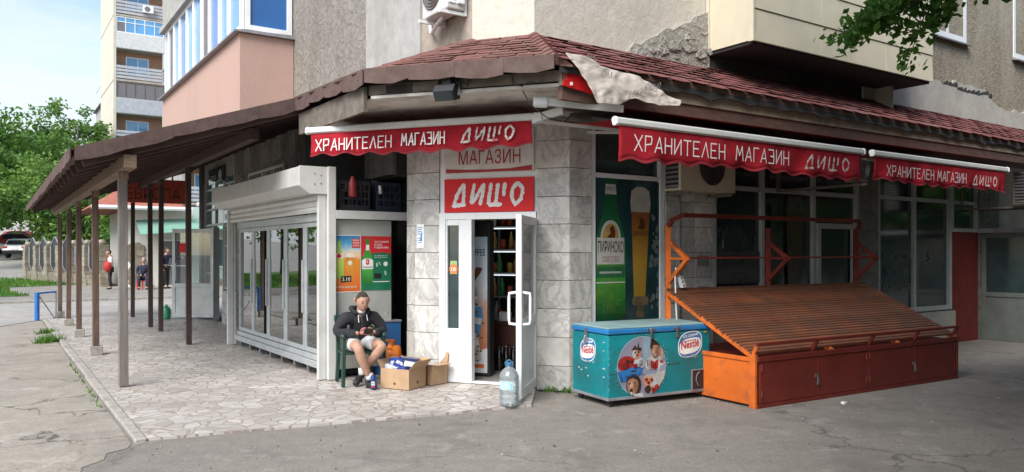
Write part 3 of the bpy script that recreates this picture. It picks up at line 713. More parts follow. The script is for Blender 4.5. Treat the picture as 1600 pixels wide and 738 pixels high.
def shingles(name, e0, e1, w1, w0, nc, tw, mat, seed, lift=.022, tooth=.14, over=.05, th=.009):
    rn = random.Random(seed); mb = MB()
    nrm_ = (e1-e0).cross(w0-e0).normalized()
    if nrm_.z < 0: nrm_ = -nrm_
    pt = lambda u, t, h: (e0.lerp(e1, u)).lerp(w0.lerp(w1, u), t) + nrm_*h
    for c in range(nc):
        t0 = c/nc - (over if c == 0 else 0); t1 = (c+1.12)/nc
        Ln = (pt(1, t0, 0)-pt(0, t0, 0)).length; k = max(2, int(Ln/tw)); off = .5 if c % 2 else 0
        for j in range(-1, k+1):
            u0, u1 = max(0, (j+off)/k), min(1, (j+off+1)/k)
            if u1-u0 < .1/k: continue
            g = .012/Ln; u0 += g; u1 -= g; um = (u0+u1)/2; dt = tooth/nc; jt = rn.uniform(-.03, .03)/nc; hl = lift + rn.uniform(-.005, .01)
            bot = [(u0, t0+dt*rn.uniform(.7, 1.2)+jt), (um, t0+jt), (u1, t0+dt*rn.uniform(.7, 1.2)+jt)]
            lo = [pt(u, t, hl) for u, t in bot] + [pt(u1, t1, .004), pt(u0, t1, .004)]
            mb.hexa(lo, [v + nrm_*th for v in lo])
    return mb.build(name, mat, can)
shingles('corner_shingles', E0, E1, W1, W0, 11, .34, m_shingle, 1, .010, .10, .03, .004)
shingles('street_shingles', E1, ER, WR, W1, 8, .30, m_shingle_r, 2, .016, .30, .06, .006)
shingles('porch_shingles', K2, K3, K4, FL_.p(1.0, 0, 3.9), 10, .5, m_shingle, 3, .012, .1, .012, .006)
shingles('hip_shingles', K1, E0, W0, FL_.p(1.0, 0, 3.9), 4, .4, m_shingle, 4)
mb = MB()
for i in range(9):                                           # caps along the corner hip
    p, q = W1.lerp(E1, i/9), W1.lerp(E1, (i+1.15)/9); h = Vector((0, 0, .045)); x = Vector((.16, .05, -.06)); y = Vector((-.16, .05, -.03))
    mb.hexa([p+h*.8, p+x, p+x-h*.3, p+y-h*.3, p+y], [q+h*1.2, q+x+h*.4, q+x, q+y, q+y+h*.4])
mb.build('hip_cap', m_shingle, can); mb = MB()
for i in range(6):
    p, q = W0.lerp(E0, i/6), W0.lerp(E0, (i+1.12)/6); h = Vector((0, 0, .03)); x = Vector((.12, -.05, -.02)); y = Vector((-.1, .08, -.05))
    mb.hexa([p+h, p+x, p+x-h*.5, p+y-h*.5, p+y], [q+h*1.3, q+x+h*.4, q+x, q+y, q+y+h*.4])
mb.build('hip_cap', m_shingle, can)
# shingle fascia with a wavy lower edge along corner and rake
def fascia(name, pts, mat, hgt, seed, out):
    rn = random.Random(seed); mb = MB()
    for p, q in zip(pts, pts[1:]):
        L = (q-p).length; k = max(1, round(L/.52)); ax = (q-p)/L
        n = Vector((ax.y, -ax.x, 0)).normalized()
        if n.dot(out) < 0: n = -n
        for j in range(k):
            a, b = p.lerp(q, j/k+.001/L), p.lerp(q, (j+1)/k-.001/L); h = hgt + rn.uniform(-.015, .02); o = n*(.03+rn.uniform(0, .005))
            up = Vector((0, 0, .035)); d0 = Vector((0, 0, -h)); sag = Vector((0, 0, -.015-rn.uniform(0, .018)))
            low = [a+d0, a.lerp(b, .3)+d0+sag*.7, a.lerp(b, .65)+d0+sag, b+d0+Vector((0, 0, rn.uniform(-.01, .015)))]
            ring = [b+up, a+up] + low
            mb.hexa([v+o for v in ring], [v+o+n*.012 for v in ring])
    return mb.build(name, mat, can)
camdir = Vector((0, -1, 0))
fascia('corner_fascia', [E0, E1], m_fascia, .10, 5, camdir)
fascia('side_fascia', [K1, E0], m_fascia, .12, 6, Vector((-1, 0, 0)))
fascia('rake_fascia', [K2, K1], m_fascia, .115, 7, camdir)
fascia('porch_eave_fascia', [K2+Vector((0, 0, .0)), K3], m_fascia, .10, 8, Vector((-1, 0, 0)))
# grey boards behind the fascia, soffit
mb = MB(); mb.box(FC_, -.15, 2.0, 1.44, 1.47, 3.245, 3.345); mb.build('eave_board', m_board, can)
mb = MB(); mb.box(FC_, .06, .36, 1.474, 1.48, 3.25, 3.33); mb.build('eave_gap', m_felt, can)
mb = MB(); mb.bar(FL_.p(-1.05, 1.10, 3.20), FL_.p(1.0, 1.10, 3.22), .04, .26); mb.build('side_board', m_board, can)
mb = MB(); mb.hexa([FL_.p(-1.1, 1.06, 3.2), FL_.p(-.05, -.02, 3.2), FC_.p(2.0, .0, 3.2), FC_.p(2.05, 1.43, 3.2)][::-1], [FL_.p(-1.1, 1.06, 3.23), FL_.p(-.05, -.02, 3.23), FC_.p(2.0, .0, 3.23), FC_.p(2.05, 1.43, 3.23)][::-1])
mb.poly([FL_.p(-1.1, 1.06, 3.201), FL_.p(.9, 1.06, 3.201), FL_.p(.9, .0, 3.201), FL_.p(-.05, -.0, 3.201)]); mb.build('soffit', m_soffit, can)
# street eave: torn felt, batten, brown board, dark soffit
mb = MB(); rn = random.Random(8); a = -1.05
while a < 13:
    w = rn.uniform(.25, .5); mb.prism(FR_, [(a, 3.30), (a+w*.5, 3.285+rn.uniform(-.03, .03)), (a+w, 3.30), (a+w, 3.39), (a, 3.39)], 1.175+rn.uniform(0, .02), 1.2); a += w
mb.build('roofing_felt', m_felt, can)
mb = MB(); mb.box(FR_, -1.0, 13, 1.1, 1.15, 3.2, 3.335); mb.build('pale_batten', m_board_y, can)
mb = MB(); mb.box(FR_, -.98, 13, 1.06, 1.13, 3.07, 3.197); mb.build('brown_board', m_board_b, can)
mb = MB(); mb.box(FR_, -.6, 13, .0, 1.055, 3.24, 3.27); mb.build('street_soffit', m_board_b, can)
# porch underside: rafters down the slope, boards, beams
for i in range(19):
    a = 1.06 + i*.66
    mb = MB(); mb.bar(FL_.p(a, .02, LZ(.02)-.12), FL_.p(a, 3.52, LZ(3.52)-.12), .07, .12); mb.build('rafter', m_rafter, can)
mb = MB(); mb.bar(FL_.p(.95, 3.05, LZ(3.05)-.26), FL_.p(13.5, 3.05, LZ(3.05)-.26), .13, .15); mb.build('outer_beam', m_beam, can, bevel=.006)
mb = MB(); mb.bar(FL_.p(1.5, 1.53, LZ(1.53)-.26), FL_.p(13.5, 1.53, LZ(1.53)-.26), .12, .15); mb.build('inner_beam', m_rafter, can, bevel=.006)
# banner scrap hanging from the corner eave is its own thing (below)

# posts: every one a thing, with its concrete footing
zo = LZ(3.05)-.335; zi = LZ(1.53)-.335
def post(a, d, w, top, mat, foot, label, grp, seed):
    p = empty('wooden_post', tuple(FL_.p(a, d, .03)), label, 'post', grp)
    rn = random.Random(seed); mb = MB(); h0 = .03 + foot
    mb.bar(FL_.p(a+rn.uniform(-.012, .012), d, h0), FL_.p(a, d+rn.uniform(-.015, .015), top), w, w*1.05, up=(UR[0], UR[1], 0)); mb.build('shaft', mat, p, bevel=.008)
    if foot > .02: mb = MB(); mb.box(FL_, a-.09, a+.09, d-.09, d+.09, .02, h0); mb.build('footing', m_kerb, p, bevel=.012)
    mb = MB(); mb.box(FL_, a-.17, a+.17, d-.035, d+.035, top-.09, top-.002); mb.build('bracket', m_beam if d > 2 else m_rafter, p, bevel=.006)
g1 = 'posts along the outer edge of the porch'; g2 = 'posts inside the porch'
post(1.51, 3.05, .094, zo, m_postgrey, .0, 'weathered grey post at the near end of the outer row, the thickest looking', g1, 1)
post(4.9, 3.0, .086, zo, m_postbrown, .13, 'brown post on a concrete footing, second from the near end of the outer row', g1, 2)
post(7.95, 2.98, .086, zo, m_postbrown, .14, 'brown post on a concrete footing in the middle of the outer row', g1, 3)
post(10.7, 2.95, .086, zo, m_postbrown, .14, 'brown post on a footing, second from the far end of the outer row', g1, 4)
post(13.2, 2.95, .086, zo, m_postbrown, .14, 'brown post at the far end of the outer row beside the blue rail', g1, 5)
post(5.5, 1.53, .082, zi, m_postdark, 0, 'dark post nearest the glass coolers, first of the inner row', g2, 6)
post(8.16, 1.53, .084, zi, m_postdark, 0, 'dark post crossing the letter O of the red hanging sign', g2, 7)
post(9.28, 1.54, .084, zi, m_postdark, 0, 'dark post crossing the letter P of the red hanging sign', g2, 8)
post(12.3, 1.47, .084, zi, m_postdark, 0, 'farthest dark post of the inner row, under the left end of the red sign', g2, 9)

# ================================================================== awnings
m_hem = M('awning_hem', (.24, .012, .02), .85, .2, 6)
def awning(name, fr, a0, a1, dbar, zb, hval, wall_d, wall_z, label, words, marks, seed, slope0=0.0):
    root = empty(name, tuple(fr.p((a0+a1)/2, dbar, zb)), label, 'awning')
    rn = random.Random(seed); k = 24
    mb = MB(); prof = [(-.035, .015), (-.02, .036), (.012, .04), (.036, .024), (.04, -.026), (.02, -.04), (-.015, -.04)]
    mb.side(fr, [(dbar+x, zb+z) for x, z in prof], a0, a1); mb.build('front_bar', m_white, root, bevel=.006)
    for e, s in ((a0, -1), (a1, 1)):
        mb = MB(); mb.side(fr, [(dbar+x*1.12, zb+z*1.12) for x, z in prof], e+s*.002, e+s*.03); mb.build('end_cap', m_pvc, root, bevel=.006)
    mb = MB(); n = 14
    for i in range(n):
        u0, u1 = a0+.04+(a1-a0-.08)*i/n, a0+.04+(a1-a0-.08)*(i+1)/n; m = 6
        for j in range(m):
            t0, t1 = j/m, (j+1)/m
            f = lambda t: (wall_d+(dbar-.03-wall_d)*t, wall_z+(zb+.03-wall_z)*t - .05*math.sin(math.pi*t))
            (da, za), (db, zb_) = f(t0), f(t1); mb.poly([fr.p(u0, da, za), fr.p(u1, da, za), fr.p(u1, db, zb_), fr.p(u0, db, zb_)])
    mb.build('cloth', m_red, root, smooth=True, weld=True)
    # valance: a hanging strip with waves along its length and a scalloped hem
    mb = MB(); ns = 90; nr = 5; per = .30 + .02*seed
    def vp(u, r):
        a = a0+.03+(a1-a0-.06)*u; hem = hval + .018*math.cos(2*math.pi*(a-a0)/per + .5*math.sin(a*1.3)) + .012*math.sin(a*2.1+seed) + .008*mnoise.noise(Vector((a*3, seed, 0)))
        return fr.p(a, dbar+.012+(.018*math.sin(a*7+seed) + .012*math.sin(a*15+2*r) + .03*mnoise.noise(Vector((a*4, r*1.5, seed))))*r, zb-.033-hem*r)
    for i in range(ns):
        for j in range(nr):
            mb.poly([vp(i/ns, j/nr), vp((i+1)/ns, j/nr), vp((i+1)/ns, (j+1)/nr), vp(i/ns, (j+1)/nr)])
    va = mb.build('valance', m_red, root, smooth=True, weld=True)
    mb = MB()
    for i in range(ns): mb.poly([vp(i/ns, .92)+fr.p(0, .004, 0)-fr.p(0, 0, 0), vp((i+1)/ns, .92)+fr.p(0, .004, 0)-fr.p(0, 0, 0), vp((i+1)/ns, 1.0)+fr.p(0, .004, 0)-fr.p(0, 0, 0), vp(i/ns, 1.0)+fr.p(0, .004, 0)-fr.p(0, 0, 0)])
    mb.build('hem', m_hem, va, smooth=True, weld=True)
    mb = MB(); q_ = a0+1.15
    while q_ < a1-.3:
        u_ = (q_-a0-.03)/(a1-a0-.06); o_ = fr.p(0, .003, 0)-fr.p(0, 0, 0)
        for j in range(nr): mb.poly([vp(u_, j/nr)+o_, vp(u_+.012/(a1-a0), j/nr)+o_, vp(u_+.012/(a1-a0), (j+1)/nr)+o_, vp(u_, (j+1)/nr)+o_])
        q_ += 1.2
    mb.build('seam', m_hem, va)
    so_ = va.modifiers.new('thick', 'SOLIDIFY'); so_.thickness = .003; so_.offset = 0
    mb = MB()
    for w in words: strokes(mb, w[0], fr, w[1], w[2], dbar+.055, w[3], w[4], .013, .02)
    mb.build('lettering', m_letter, va)
    mb = MB()
    for w in marks: brush(mb, fr, w[0], w[1], dbar+.056, w[2], w[3], .18, .2, seed, .55)
    mb.build('brush_lettering', m_letter_worn, va)
    mb = MB(); mb.tube([fr.p(a0-.0, wall_d-.02, wall_z), fr.p(a1+.0, wall_d-.02, wall_z)], .055, 12); mb.build('roller', m_white, root, smooth=True)
    for s in (.16, .84):
        a = a0+(a1-a0)*s; mb = MB(); mid = fr.p(a+(.35 if s < .5 else -.35), (wall_d+dbar)/2+.05, (wall_z+zb)/2-.06)
        mb.bar(fr.p(a, wall_d, wall_z-.1), mid, .04, .03); mb.bar(mid, fr.p(a, dbar-.03, zb-.01), .035, .03); mb.build('folding_arm', m_white, root, bevel=.004)
    return root
aw1 = awning('awning', FC_, -1.277, 1.49, .9, 3.02, .27, .12, 3.16, 'red awning with white lettering over the shop door on the cut corner',
       [('ХРАНИТЕЛЕН', -1.15, 2.775, .98, .125), ('МАГАЗИН', -.04, 2.785, .52, .125)], [(.66, 2.775, .62, .165)], 1)
aw2 = awning('awning', FR_, -.49, 3.62, 1.35, 2.875, .33, .12, 3.08, 'long red awning with white lettering on the street front, nearest the corner',
       [('ХРАНИТЕЛЕН', -.30, 2.60, 1.30, .15), ('МАГАЗИН', 1.18, 2.605, .90, .15)], [(2.36, 2.58, .9, .18)], 2)
aw3 = awning('awning', FR_, 3.86, 7.47, 1.35, 2.875, .31, .12, 3.08, 'dark red awning with white lettering farthest along the street front',
       [('ХРАНИТЕЛЕН', 4.1, 2.60, 1.15, .13), ('МАГАЗИН', 5.35, 2.60, .78, .13)], [(6.3, 2.58, .75, .16)], 3)
# loose arm of a wound-up awning beside the corner eave
arm = empty('awning_bracket', tuple(FC_.p(1.62, .6, 3.0)), 'white awning roller end and arm hanging from the corner eave', 'awning bracket')
mb = MB(); mb.tube([FC_.p(1.60, 1.26, 3.10), FC_.p(1.72, 1.20, 3.10)], .055, 12); mb.build('roller_end', m_pvc, arm, bevel=.004)
mb = MB(); mb.bar(FC_.p(1.72, 1.22, 3.10), FC_.p(2.45, 1.0, 3.02), .03, .07); mb.build('cassette_rail', m_white, arm)
mb = MB(); mb.bar(FC_.p(1.5, .95, 2.98), FC_.p(1.62, 1.0, 3.0), .07, .09); mb.bar(FC_.p(1.62, 1.0, 3.0), FC_.p(1.85, 1.05, 3.04), .05, .08); mb.build('arm', m_white, arm, bevel=.005)
mb = MB(); mb.tube([FC_.p(1.55, 1.3, 3.38), FC_.p(1.52, 1.36, 3.2), FC_.p(1.6, 1.38, 3.06), FC_.p(1.75, 1.3, 2.93), FC_.p(1.9, 1.2, 2.9), FC_.p(1.98, 1.1, 3.0)], .006, 6); mb.build('cable', m_black, arm)

# ================================================================== shop signs over the door
sg = MB(); sg.box(FC_, .045, 1.19, .0, .02, 2.085, 2.488); s1 = sg.build('shop_sign', m_redsign, bevel=.004); tag(s1, 'bright red sign board with white brush lettering above the open shop door', 'shop sign')
mb = MB(); brush(mb, FC_, .13, 2.145, .023, .93, .29, .14, .2, 5, .38); mb.build('brush_lettering', m_letter, s1)
sg = MB(); sg.box(FC_, .045, 1.19, .0, .018, 2.55, 3.05); s2 = sg.build('shop_sign', M('white_sign_plastic', (.62, .61, .58), .35), bevel=.004); tag(s2, 'white sign board with dark red letters half hidden by the awning above the door', 'shop sign')
mb = MB(); mb.text('МАГАЗИН', FC_, .235, 2.655, .021, .79, .17, bold=.0); mb.text('ХРАНИТЕЛЕН', FC_, .2, 2.88, .021, .86, .13)
mb.sheet(FC_, [(.07, 2.56), (1.17, 2.56), (1.17, 2.625), (.9, 2.595), (.6, 2.59), (.3, 2.597), (.07, 2.612)], .021); mb.build('lettering', m_redletter, s2)

# neighbour's hanging sign, square across the porch
FE = Fr(xy(FL_.p(10.6, 1.95, 0)), UR, (UR[1], -UR[0]))
sg = empty('hanging_sign', tuple(FE.p(.6, 0, 2.7)), 'orange red sign board reading ЕВРОПА hanging under the porch canopy', 'hanging sign')
mb = MB(); mb.box(FE, 0, 1.36, -.03, .03, 2.73, 3.27); mb.build('board', M('orange_red_board', (.40, .06, .035), .6, .15, 3), sg, bevel=.004)
mb = MB(); mb.text('ЕВРОПА', FE, .12, 2.80, .034, 1.12, .27, bold=-.01); mb.build('lettering', M('black_lettering', (.03, .02, .018), .6), sg)
mb = MB()
for a in (.3, 1.08): mb.bar(FE.p(a, 0, 3.27), FE.p(a, 0, 3.62), .025)
mb.build('hanger', m_black, sg)
mb = MB(); mb.box(FL_, 9.3, 10.7, .02, .05, 3.2, 3.55); nb = mb.build('shop_board', m_film2, bevel=.003); tag(nb, 'dark green board with pale writing above the neighbouring shop window', 'shop sign')
mb = MB(); mb.text('ЕВРОПА', FLX, -10.5, 3.27, .053, .55, .12); mb.disc(FLX, -9.6, 3.37, .16, .11, .053); mb.sheet(FLX, [(-9.85, 3.22), (-9.4, 3.22), (-9.4, 3.26), (-9.85, 3.26)], .054); mb.build('lettering', M('faded_lettering', (.28, .3, .28), .6), nb)
mb = MB(); mb.box(FL_, 8.66, 9.36, .015, .03, 2.26, 2.54); nb = mb.build('shop_board', m_teal, bevel=.003); tag(nb, 'small teal board reading ЕВРОПА over the neighbouring shop window', 'shop sign')
mb = MB(); mb.text('ЕВРОПА', FLX, -9.28, 2.33, .033, .54, .12); mb.build('lettering', bpy.data.materials['faded_lettering'], nb)

# ================================================================== flood light under the corner eave
fl = empty('flood_light', tuple(FC_.p(.79, 1.5, 3.2)), 'black flood light hanging under the corner eave above the awning', 'flood light')
mb = MB(); mb.side(FC_, [(1.47, 3.14), (1.60, 3.10), (1.66, 3.19), (1.60, 3.27), (1.47, 3.27)], .68, .90); mb.build('housing', m_black, fl, bevel=.006)
mb = MB(); mb.side(FC_, [(1.602, 3.105), (1.612, 3.10), (1.672, 3.186), (1.662, 3.192)], .69, .89); mb.build('lens', m_film, fl)
mb = MB(); mb.box(FC_, .75, .84, 1.5, 1.58, 3.27, 3.33); mb.build('gear_box', m_black, fl, bevel=.004)
mb = MB(); mb.bar(FC_.p(.665, 1.54, 3.16), FC_.p(.70, 1.5, 3.38), .012, .03); mb.bar(FC_.p(.915, 1.54, 3.16), FC_.p(.88, 1.5, 3.38), .012, .03); mb.build('yoke', m_black, fl)
mb = MB(); mb.tube([FC_.p(.84, 1.54, 3.31), FC_.p(.94, 1.52, 3.30), FC_.p(.98, 1.5, 3.26), FC_.p(1.02, 1.49, 3.38)], .006, 6)
mb.tube([FC_.p(1.45, 1.49, 3.36), FC_.p(1.47, 1.5, 3.24), FC_.p(1.56, 1.5, 3.21), FC_.p(1.64, 1.5, 3.25), FC_.p(1.72, 1.5, 3.23)], .006, 6); mb.build('cable', m_black, fl)

# ================================================================== air conditioners
def louvres(mb, fr, a0, a1, z0, z1, d, n):
    for i in range(n):
        z = z0+(z1-z0)*i/n; mb.box(fr, a0, a1, d, d+.012, z, z+(z1-z0)/n*.5)
ac = empty('air_conditioner', tuple(FL_.p(-.95, .2, 4.1)), 'white air conditioner unit on a bracket high on the corner wall', 'air conditioner')
mb = MB(); mb.box(FL_, -1.30, -.72, .05, .27, 4.24, 4.80); mb.build('casing', m_white, ac, bevel=.015)
mb = MB()
for i in range(6):
    r = .04+.034*i; ring = [FL_.p(-.96+r*math.cos(t*.524), .282, 4.52+r*math.sin(t*.524)) for t in range(13)]; mb.tube(ring, .005, 5)
mb.build('fan_grille', m_steel, ac)
mb = MB(); mb.disc(FL_, -.96, 4.52, .22, .22, .274); mb.build('fan_opening', m_board, ac)
FSa = Fr(xy(FL_.p(-1.30, 0, 0)), (-FL_.n[0], -FL_.n[1]), (-FL_.u[0], -FL_.u[1]))
mb = MB(); louvres(mb, FSa, -.25, -.17, 4.3, 4.76, .0, 9); mb.box(FSa, -.15, -.07, .0, .04, 4.3, 4.6); mb.build('side_cover', m_pvc, ac, bevel=.004)
for a in (-1.26, -.78):
    mb = MB(); mb.bar(FL_.p(a, .02, 4.21), FL_.p(a, .34, 4.21), .03, .035); mb.bar(FL_.p(a, .02, 4.195), FL_.p(a, .02, 4.6), .03, .035); mb.build('bracket', m_pvc, ac)
mb = MB(); mb.tube([FL_.p(-.50, .02, 5.6), FL_.p(-.48, .03, 4.6), FL_.p(-.46, .03, 4.3), FL_.p(-.52, .05, 4.18), FL_.p(-.64, .1, 4.15), FL_.p(-.85, .14, 4.2), FL_.p(-1.0, .16, 4.23)], .022, 8); mb.build('hose', m_pvc, ac, smooth=True)
def wall_ac(a0, a1, z0, z1, d0, d1, label, seed):
    r = empty('air_conditioner', tuple(FR_.p((a0+a1)/2, .2, z0)), label, 'air conditioner')
    mb = MB(); mb.box(FR_, a0, a1, d0, d1, z0, z1); mb.build('casing', [m_board, m_cream, m_board][seed], r, bevel=.012)
    mb = MB(); ca = a0+(a1-a0)*.56; mb.disc(FR_, ca, (z0+z1)/2+.02, (z1-z0)*.40, (z1-z0)*.40, d1+.004); mb.build('fan_opening', m_black, r)
    mb = MB()
    for i in range(5):
        q = (z1-z0)*(.08+.075*i); mb.tube([FR_.p(ca+q*math.cos(t*.524), d1+.012, (z0+z1)/2+.02+q*math.sin(t*.524)) for t in range(13)], .004, 5)
    mb.build('fan_grille', m_board, r)
    fs = Fr(xy(FR_.p(a0, 0, 0)), FR_.n, (-UR[0], -UR[1])); mb = MB(); louvres(mb, fs, d0+.03, d1-.03, z0+.04, z1-.04, .001, 9); mb.build('side_louvre', m_steel, r)
    mb = MB(); mb.box(fs, d0+.03, d1-.03, .0, .0008, z0+.03, z1-.03); mb.build('side_opening', m_black, r)
    for a in (a0+.12, a1-.12):
        mb = MB(); mb.bar(FR_.p(a, .0, z0-.03), FR_.p(a, d1+.04, z0-.03), .03); mb.bar(FR_.p(a, .015, z0-.03), FR_.p(a, .015, z0+.3), .03); mb.build('bracket', m_board, r)
wall_ac(1.42, 2.42, 2.36, 2.95, .08, .36, 'old cream air conditioner unit on the marble pillar below the long awning', 1)
wall_ac(3.63, 3.83, 2.5, 2.8, 1.1, 1.3, 'narrow louvred air conditioner showing between the two street awnings', 0)
wall_ac(8.75, 9.6, 2.4, 2.95, .9, 1.2, 'dark air conditioner unit past the right end of the last awning', 2)

# ================================================================== banner scrap on the corner eave
bs = empty('torn_banner', tuple(FR_.p(-.3, 1.3, 3.0)), 'torn pale banner scrap hanging over the corner of the shingled eave', 'banner')
pts = {(-1.02, 3.49): 0, (-.74, 3.47): .02, (-.62, 3.40): .03, (-.93, 3.36): .05, (-.2, 3.39): .0, (.02, 3.33): .04, (.06, 3.17): .07, (-.5, 3.2): .1, (-.82, 3.20): .08, (-.72, 3.02): .12, (-.45, 3.03): .1, (-.25, 3.13): .09, (.48, 3.19): .04, (.44, 3.13): .06, (.12, 3.09): .1, (.26, 3.23): .03}
K = list(pts); V = lambda i: FR_.p(K[i][0], 1.24+pts[K[i]], K[i][1])
mb = MB()
for q in ([0, 1, 2, 3], [3, 2, 8], [2, 4, 7, 8], [4, 5, 6, 7], [8, 7, 9], [7, 10, 9], [7, 6, 11, 10], [6, 14, 11], [5, 15, 6], [6, 15, 14], [15, 12, 13, 14]): mb.poly([V(i) for i in q])
cl = mb.build('banner_cloth', M('dirty_banner', (.47, .415, .365), .8, .16, 6, dirt=(.22, .16, .13), dscale=6, damt=.8), bs, weld=True, smooth=True)
sb = cl.modifiers.new('sub', 'SUBSURF'); sb.subdivision_type = 'SIMPLE'; sb.levels = sb.render_levels = 3
tx = bpy.data.textures.new('wrinkle', 'CLOUDS'); tx.noise_scale = .09; tx.noise_depth = 4; dm = cl.modifiers.new('wrinkle', 'DISPLACE'); dm.texture = tx; dm.strength = .07
s2_ = cl.modifiers.new('smooth', 'SUBSURF'); s2_.levels = s2_.render_levels = 1
s_ = cl.modifiers.new('thick', 'SOLIDIFY'); s_.thickness = .003
mb = MB(); mb.text('ОМ', FR_, -.74, 3.25, 1.42, .13, .07, slant=.2); mb.text('МА', FR_, -.82, 3.44, 1.32, .1, .05); mb.text('ИКИ  0.0', FR_, -.38, 3.10, 1.40, .42, .07, slant=.5, tilt=.35); mb.text('ОБО', FR_, -.14, 3.22, 1.37, .16, .06, slant=.5, tilt=-.1)
mb.build('lettering', M('faded_print', (.25, .2, .19), .8), bs)
mb = MB(); mb.prism(FR_, [(-1.0, 3.19), (-.4, 3.12), (-.35, 3.2), (-.95, 3.36)], 1.16, 1.172); mb.build('red_underside', m_redsign, bs)

# ================================================================== wall of glass coolers with its shutter
A0, A1, BF = .66, 4.80, .88
co = empty('wall_cooler', tuple(FL_.p(A0, .45, .03)), 'long grey glass door drinks cooler under a white roller shutter on the porch', 'cooler')
m_cool = M('cooler_grey', (.40, .42, .40), .45, .06, 4, dirt=(.24, .23, .21), damt=.4)
mb = MB(); mb.box(FL_, A0, A1, .04, .12, .2, 2.12); mb.box(FL_, A0, A1, .12, BF-.06, .2, .30); mb.box(FL_, A0, A1, .12, BF-.06, 2.06, 2.12)
mb.box(FL_, A1-.05, A1, .12, BF-.06, .3, 2.06); mb.build('cabinet', m_cool, co, bevel=.006)
mb = MB(); mb.box(FL_, A0-.03, A0, .02, BF+.02, .14, 2.015); ep = mb.build('end_panel', M('panel_grey_green', (.36, .37, .335), .5, .08, 3, dirt=(.22, .21, .18), damt=.45), co, bevel=.004)
mb = MB(); mb.box(FL_, A0+.02, A1, BF-.04, BF+.06, .14, .22); mb.box(FL_, A0+.02, A1, BF-.05, BF+.03, .225, .29); mb.build('bumper_rail', m_alu, co, bevel=.006)
mb = MB(); mb.box(FL_, A0+.02, A1, BF-.05, BF+.02, 2.0, 2.1); mb.build('header', m_alu, co, bevel=.004)
for j in range(4):
    mb = MB(); mb.box(FL_, A0+.04, A1-.06, .14, .58, .62+j*.36, .64+j*.36); mb.build('shelf', m_cool, co)
nd = 5; dw = (A1-A0-.04)/nd
for i in range(nd):
    x0 = A0+.02+i*dw; x1 = x0+dw-.012
    mb = MB()
    for b0, b1, z0, z1 in ((x0, x0+.06, .30, 1.995), (x1-.06, x1, .30, 1.995), (x0+.06, x1-.06, .30, .36), (x0+.06, x1-.06, 1.935, 1.995)): mb.box(FL_, b0, b1, BF-.04, BF, z0, z1)
    d = mb.build('door', m_alu, co, bevel=.004)
    mb = MB(); mb.box(FL_, x0+.055, x1-.055, BF-.025, BF-.015, .355, 1.94); mb.build('pane', mat_glass('cooler_glass', (.55, .62, .6), .22, .012, .75) if i == 0 else bpy.data.materials['cooler_glass'], d)
    mb = MB(); mb.box(FL_, x0+.008, x0+.03, BF+.002, BF+.03, .8, 1.5); mb.build('handle', m_alu, d, bevel=.004)
for i in range(8):
    a = A0+.1+i*.55; mb = MB(); mb.box(FL_, a, a+.06, BF-.1, BF+.01, .05, .14); mb.tube([FL_.p(a, BF-.03, .06), FL_.p(a+.06, BF-.03, .06)], .03, 10); mb.build('foot', m_steel, co)
mb = MB(); mb.box(FL_, A0+.1, A1, .2, BF-.12, .05, .2); mb.build('plinth', m_dark, co)
# drinks standing on its shelves
rn = random.Random(31)
mcol = [M('cooler_pack', c, .4) for c in ((.35, .04, .03), (.05, .12, .3), (.5, .42, .1), (.08, .25, .09), (.45, .44, .42), (.28, .12, .05))]
for j in range(4):
    mb = MB(); a = A0+.1
    while a < A1-.2:
        mb.m = rn.randrange(6); w = rn.uniform(.07, .16)
        if rn.random() < .75: mb.box(FL_, a, a+w*.92, .35, .56, .641+j*.36, .641+j*.36+rn.uniform(.14, .28))
        a += w
    tag(mb.build('chilled_drinks', mcol, co), kind='stuff')

sh = empty('roller_shutter', tuple(FL_.p(.6, 1.0, .03)), 'white roller shutter box on two white posts above the glass coolers', 'roller shutter')
mb = MB(); mb.side(FL_, [(.905, 2.33), (1.12, 2.33), (1.245, 2.42), (1.245, 2.65), (.905, 2.65)], .62, 5.1); mb.build('shutter_box', m_white, sh, bevel=.006)
mb = MB(); mb.side(FL_, [(.90, 2.32), (1.122, 2.32), (1.25, 2.412), (1.25, 2.656), (.90, 2.656)], .596, .618); mb.build('end_plate', m_white, sh, bevel=.004)
mb = MB()
for x, z in ((.98, 2.55), (1.06, 2.57), (.98, 2.45), (1.06, 2.44)): mb.tube([FL_.p(.59, x, z), FL_.p(.597, x, z)], .008, 8)
mb.build('rivet', m_steel, sh)
mb = MB()
for i in range(3): mb.side(FL_, [(.955, 2.325-i*.075), (.975, 2.29-i*.075), (.955, 2.255-i*.075), (.94, 2.255-i*.075), (.94, 2.325-i*.075)], .70, 5.0)
mb.build('slat_curtain', m_white, sh)
for a in (.62, 5.03):
    mb = MB(); mb.box(FL_, a, a+.07, .905, 1.0, .03, 2.32); mb.box(FL_, a+.0, a+.07, .86, .90, .03, 2.32); mb.build('guide_post', m_white, sh, bevel=.005)
mb = MB(); mb.box(FL_, .555, .612, .80, .90, .03, 2.66); mb.build('corner_post', m_white, sh, bevel=.005)
FN = Fr(xy(FL_.p(.555, 0, 0)), UR, (UR[1], -UR[0]))       # plane of the cooler's near end, a = -b
mb = MB(); mb.box(FN, -.80, .17, -.06, .0, 2.02, 2.125); mb.build('cross_beam', m_white, sh, bevel=.005)
mb = MB(); mb.box(FN, -.8, .1, -.55, -.05, 2.126, 2.15); mb.build('top_tray', m_black, sh)

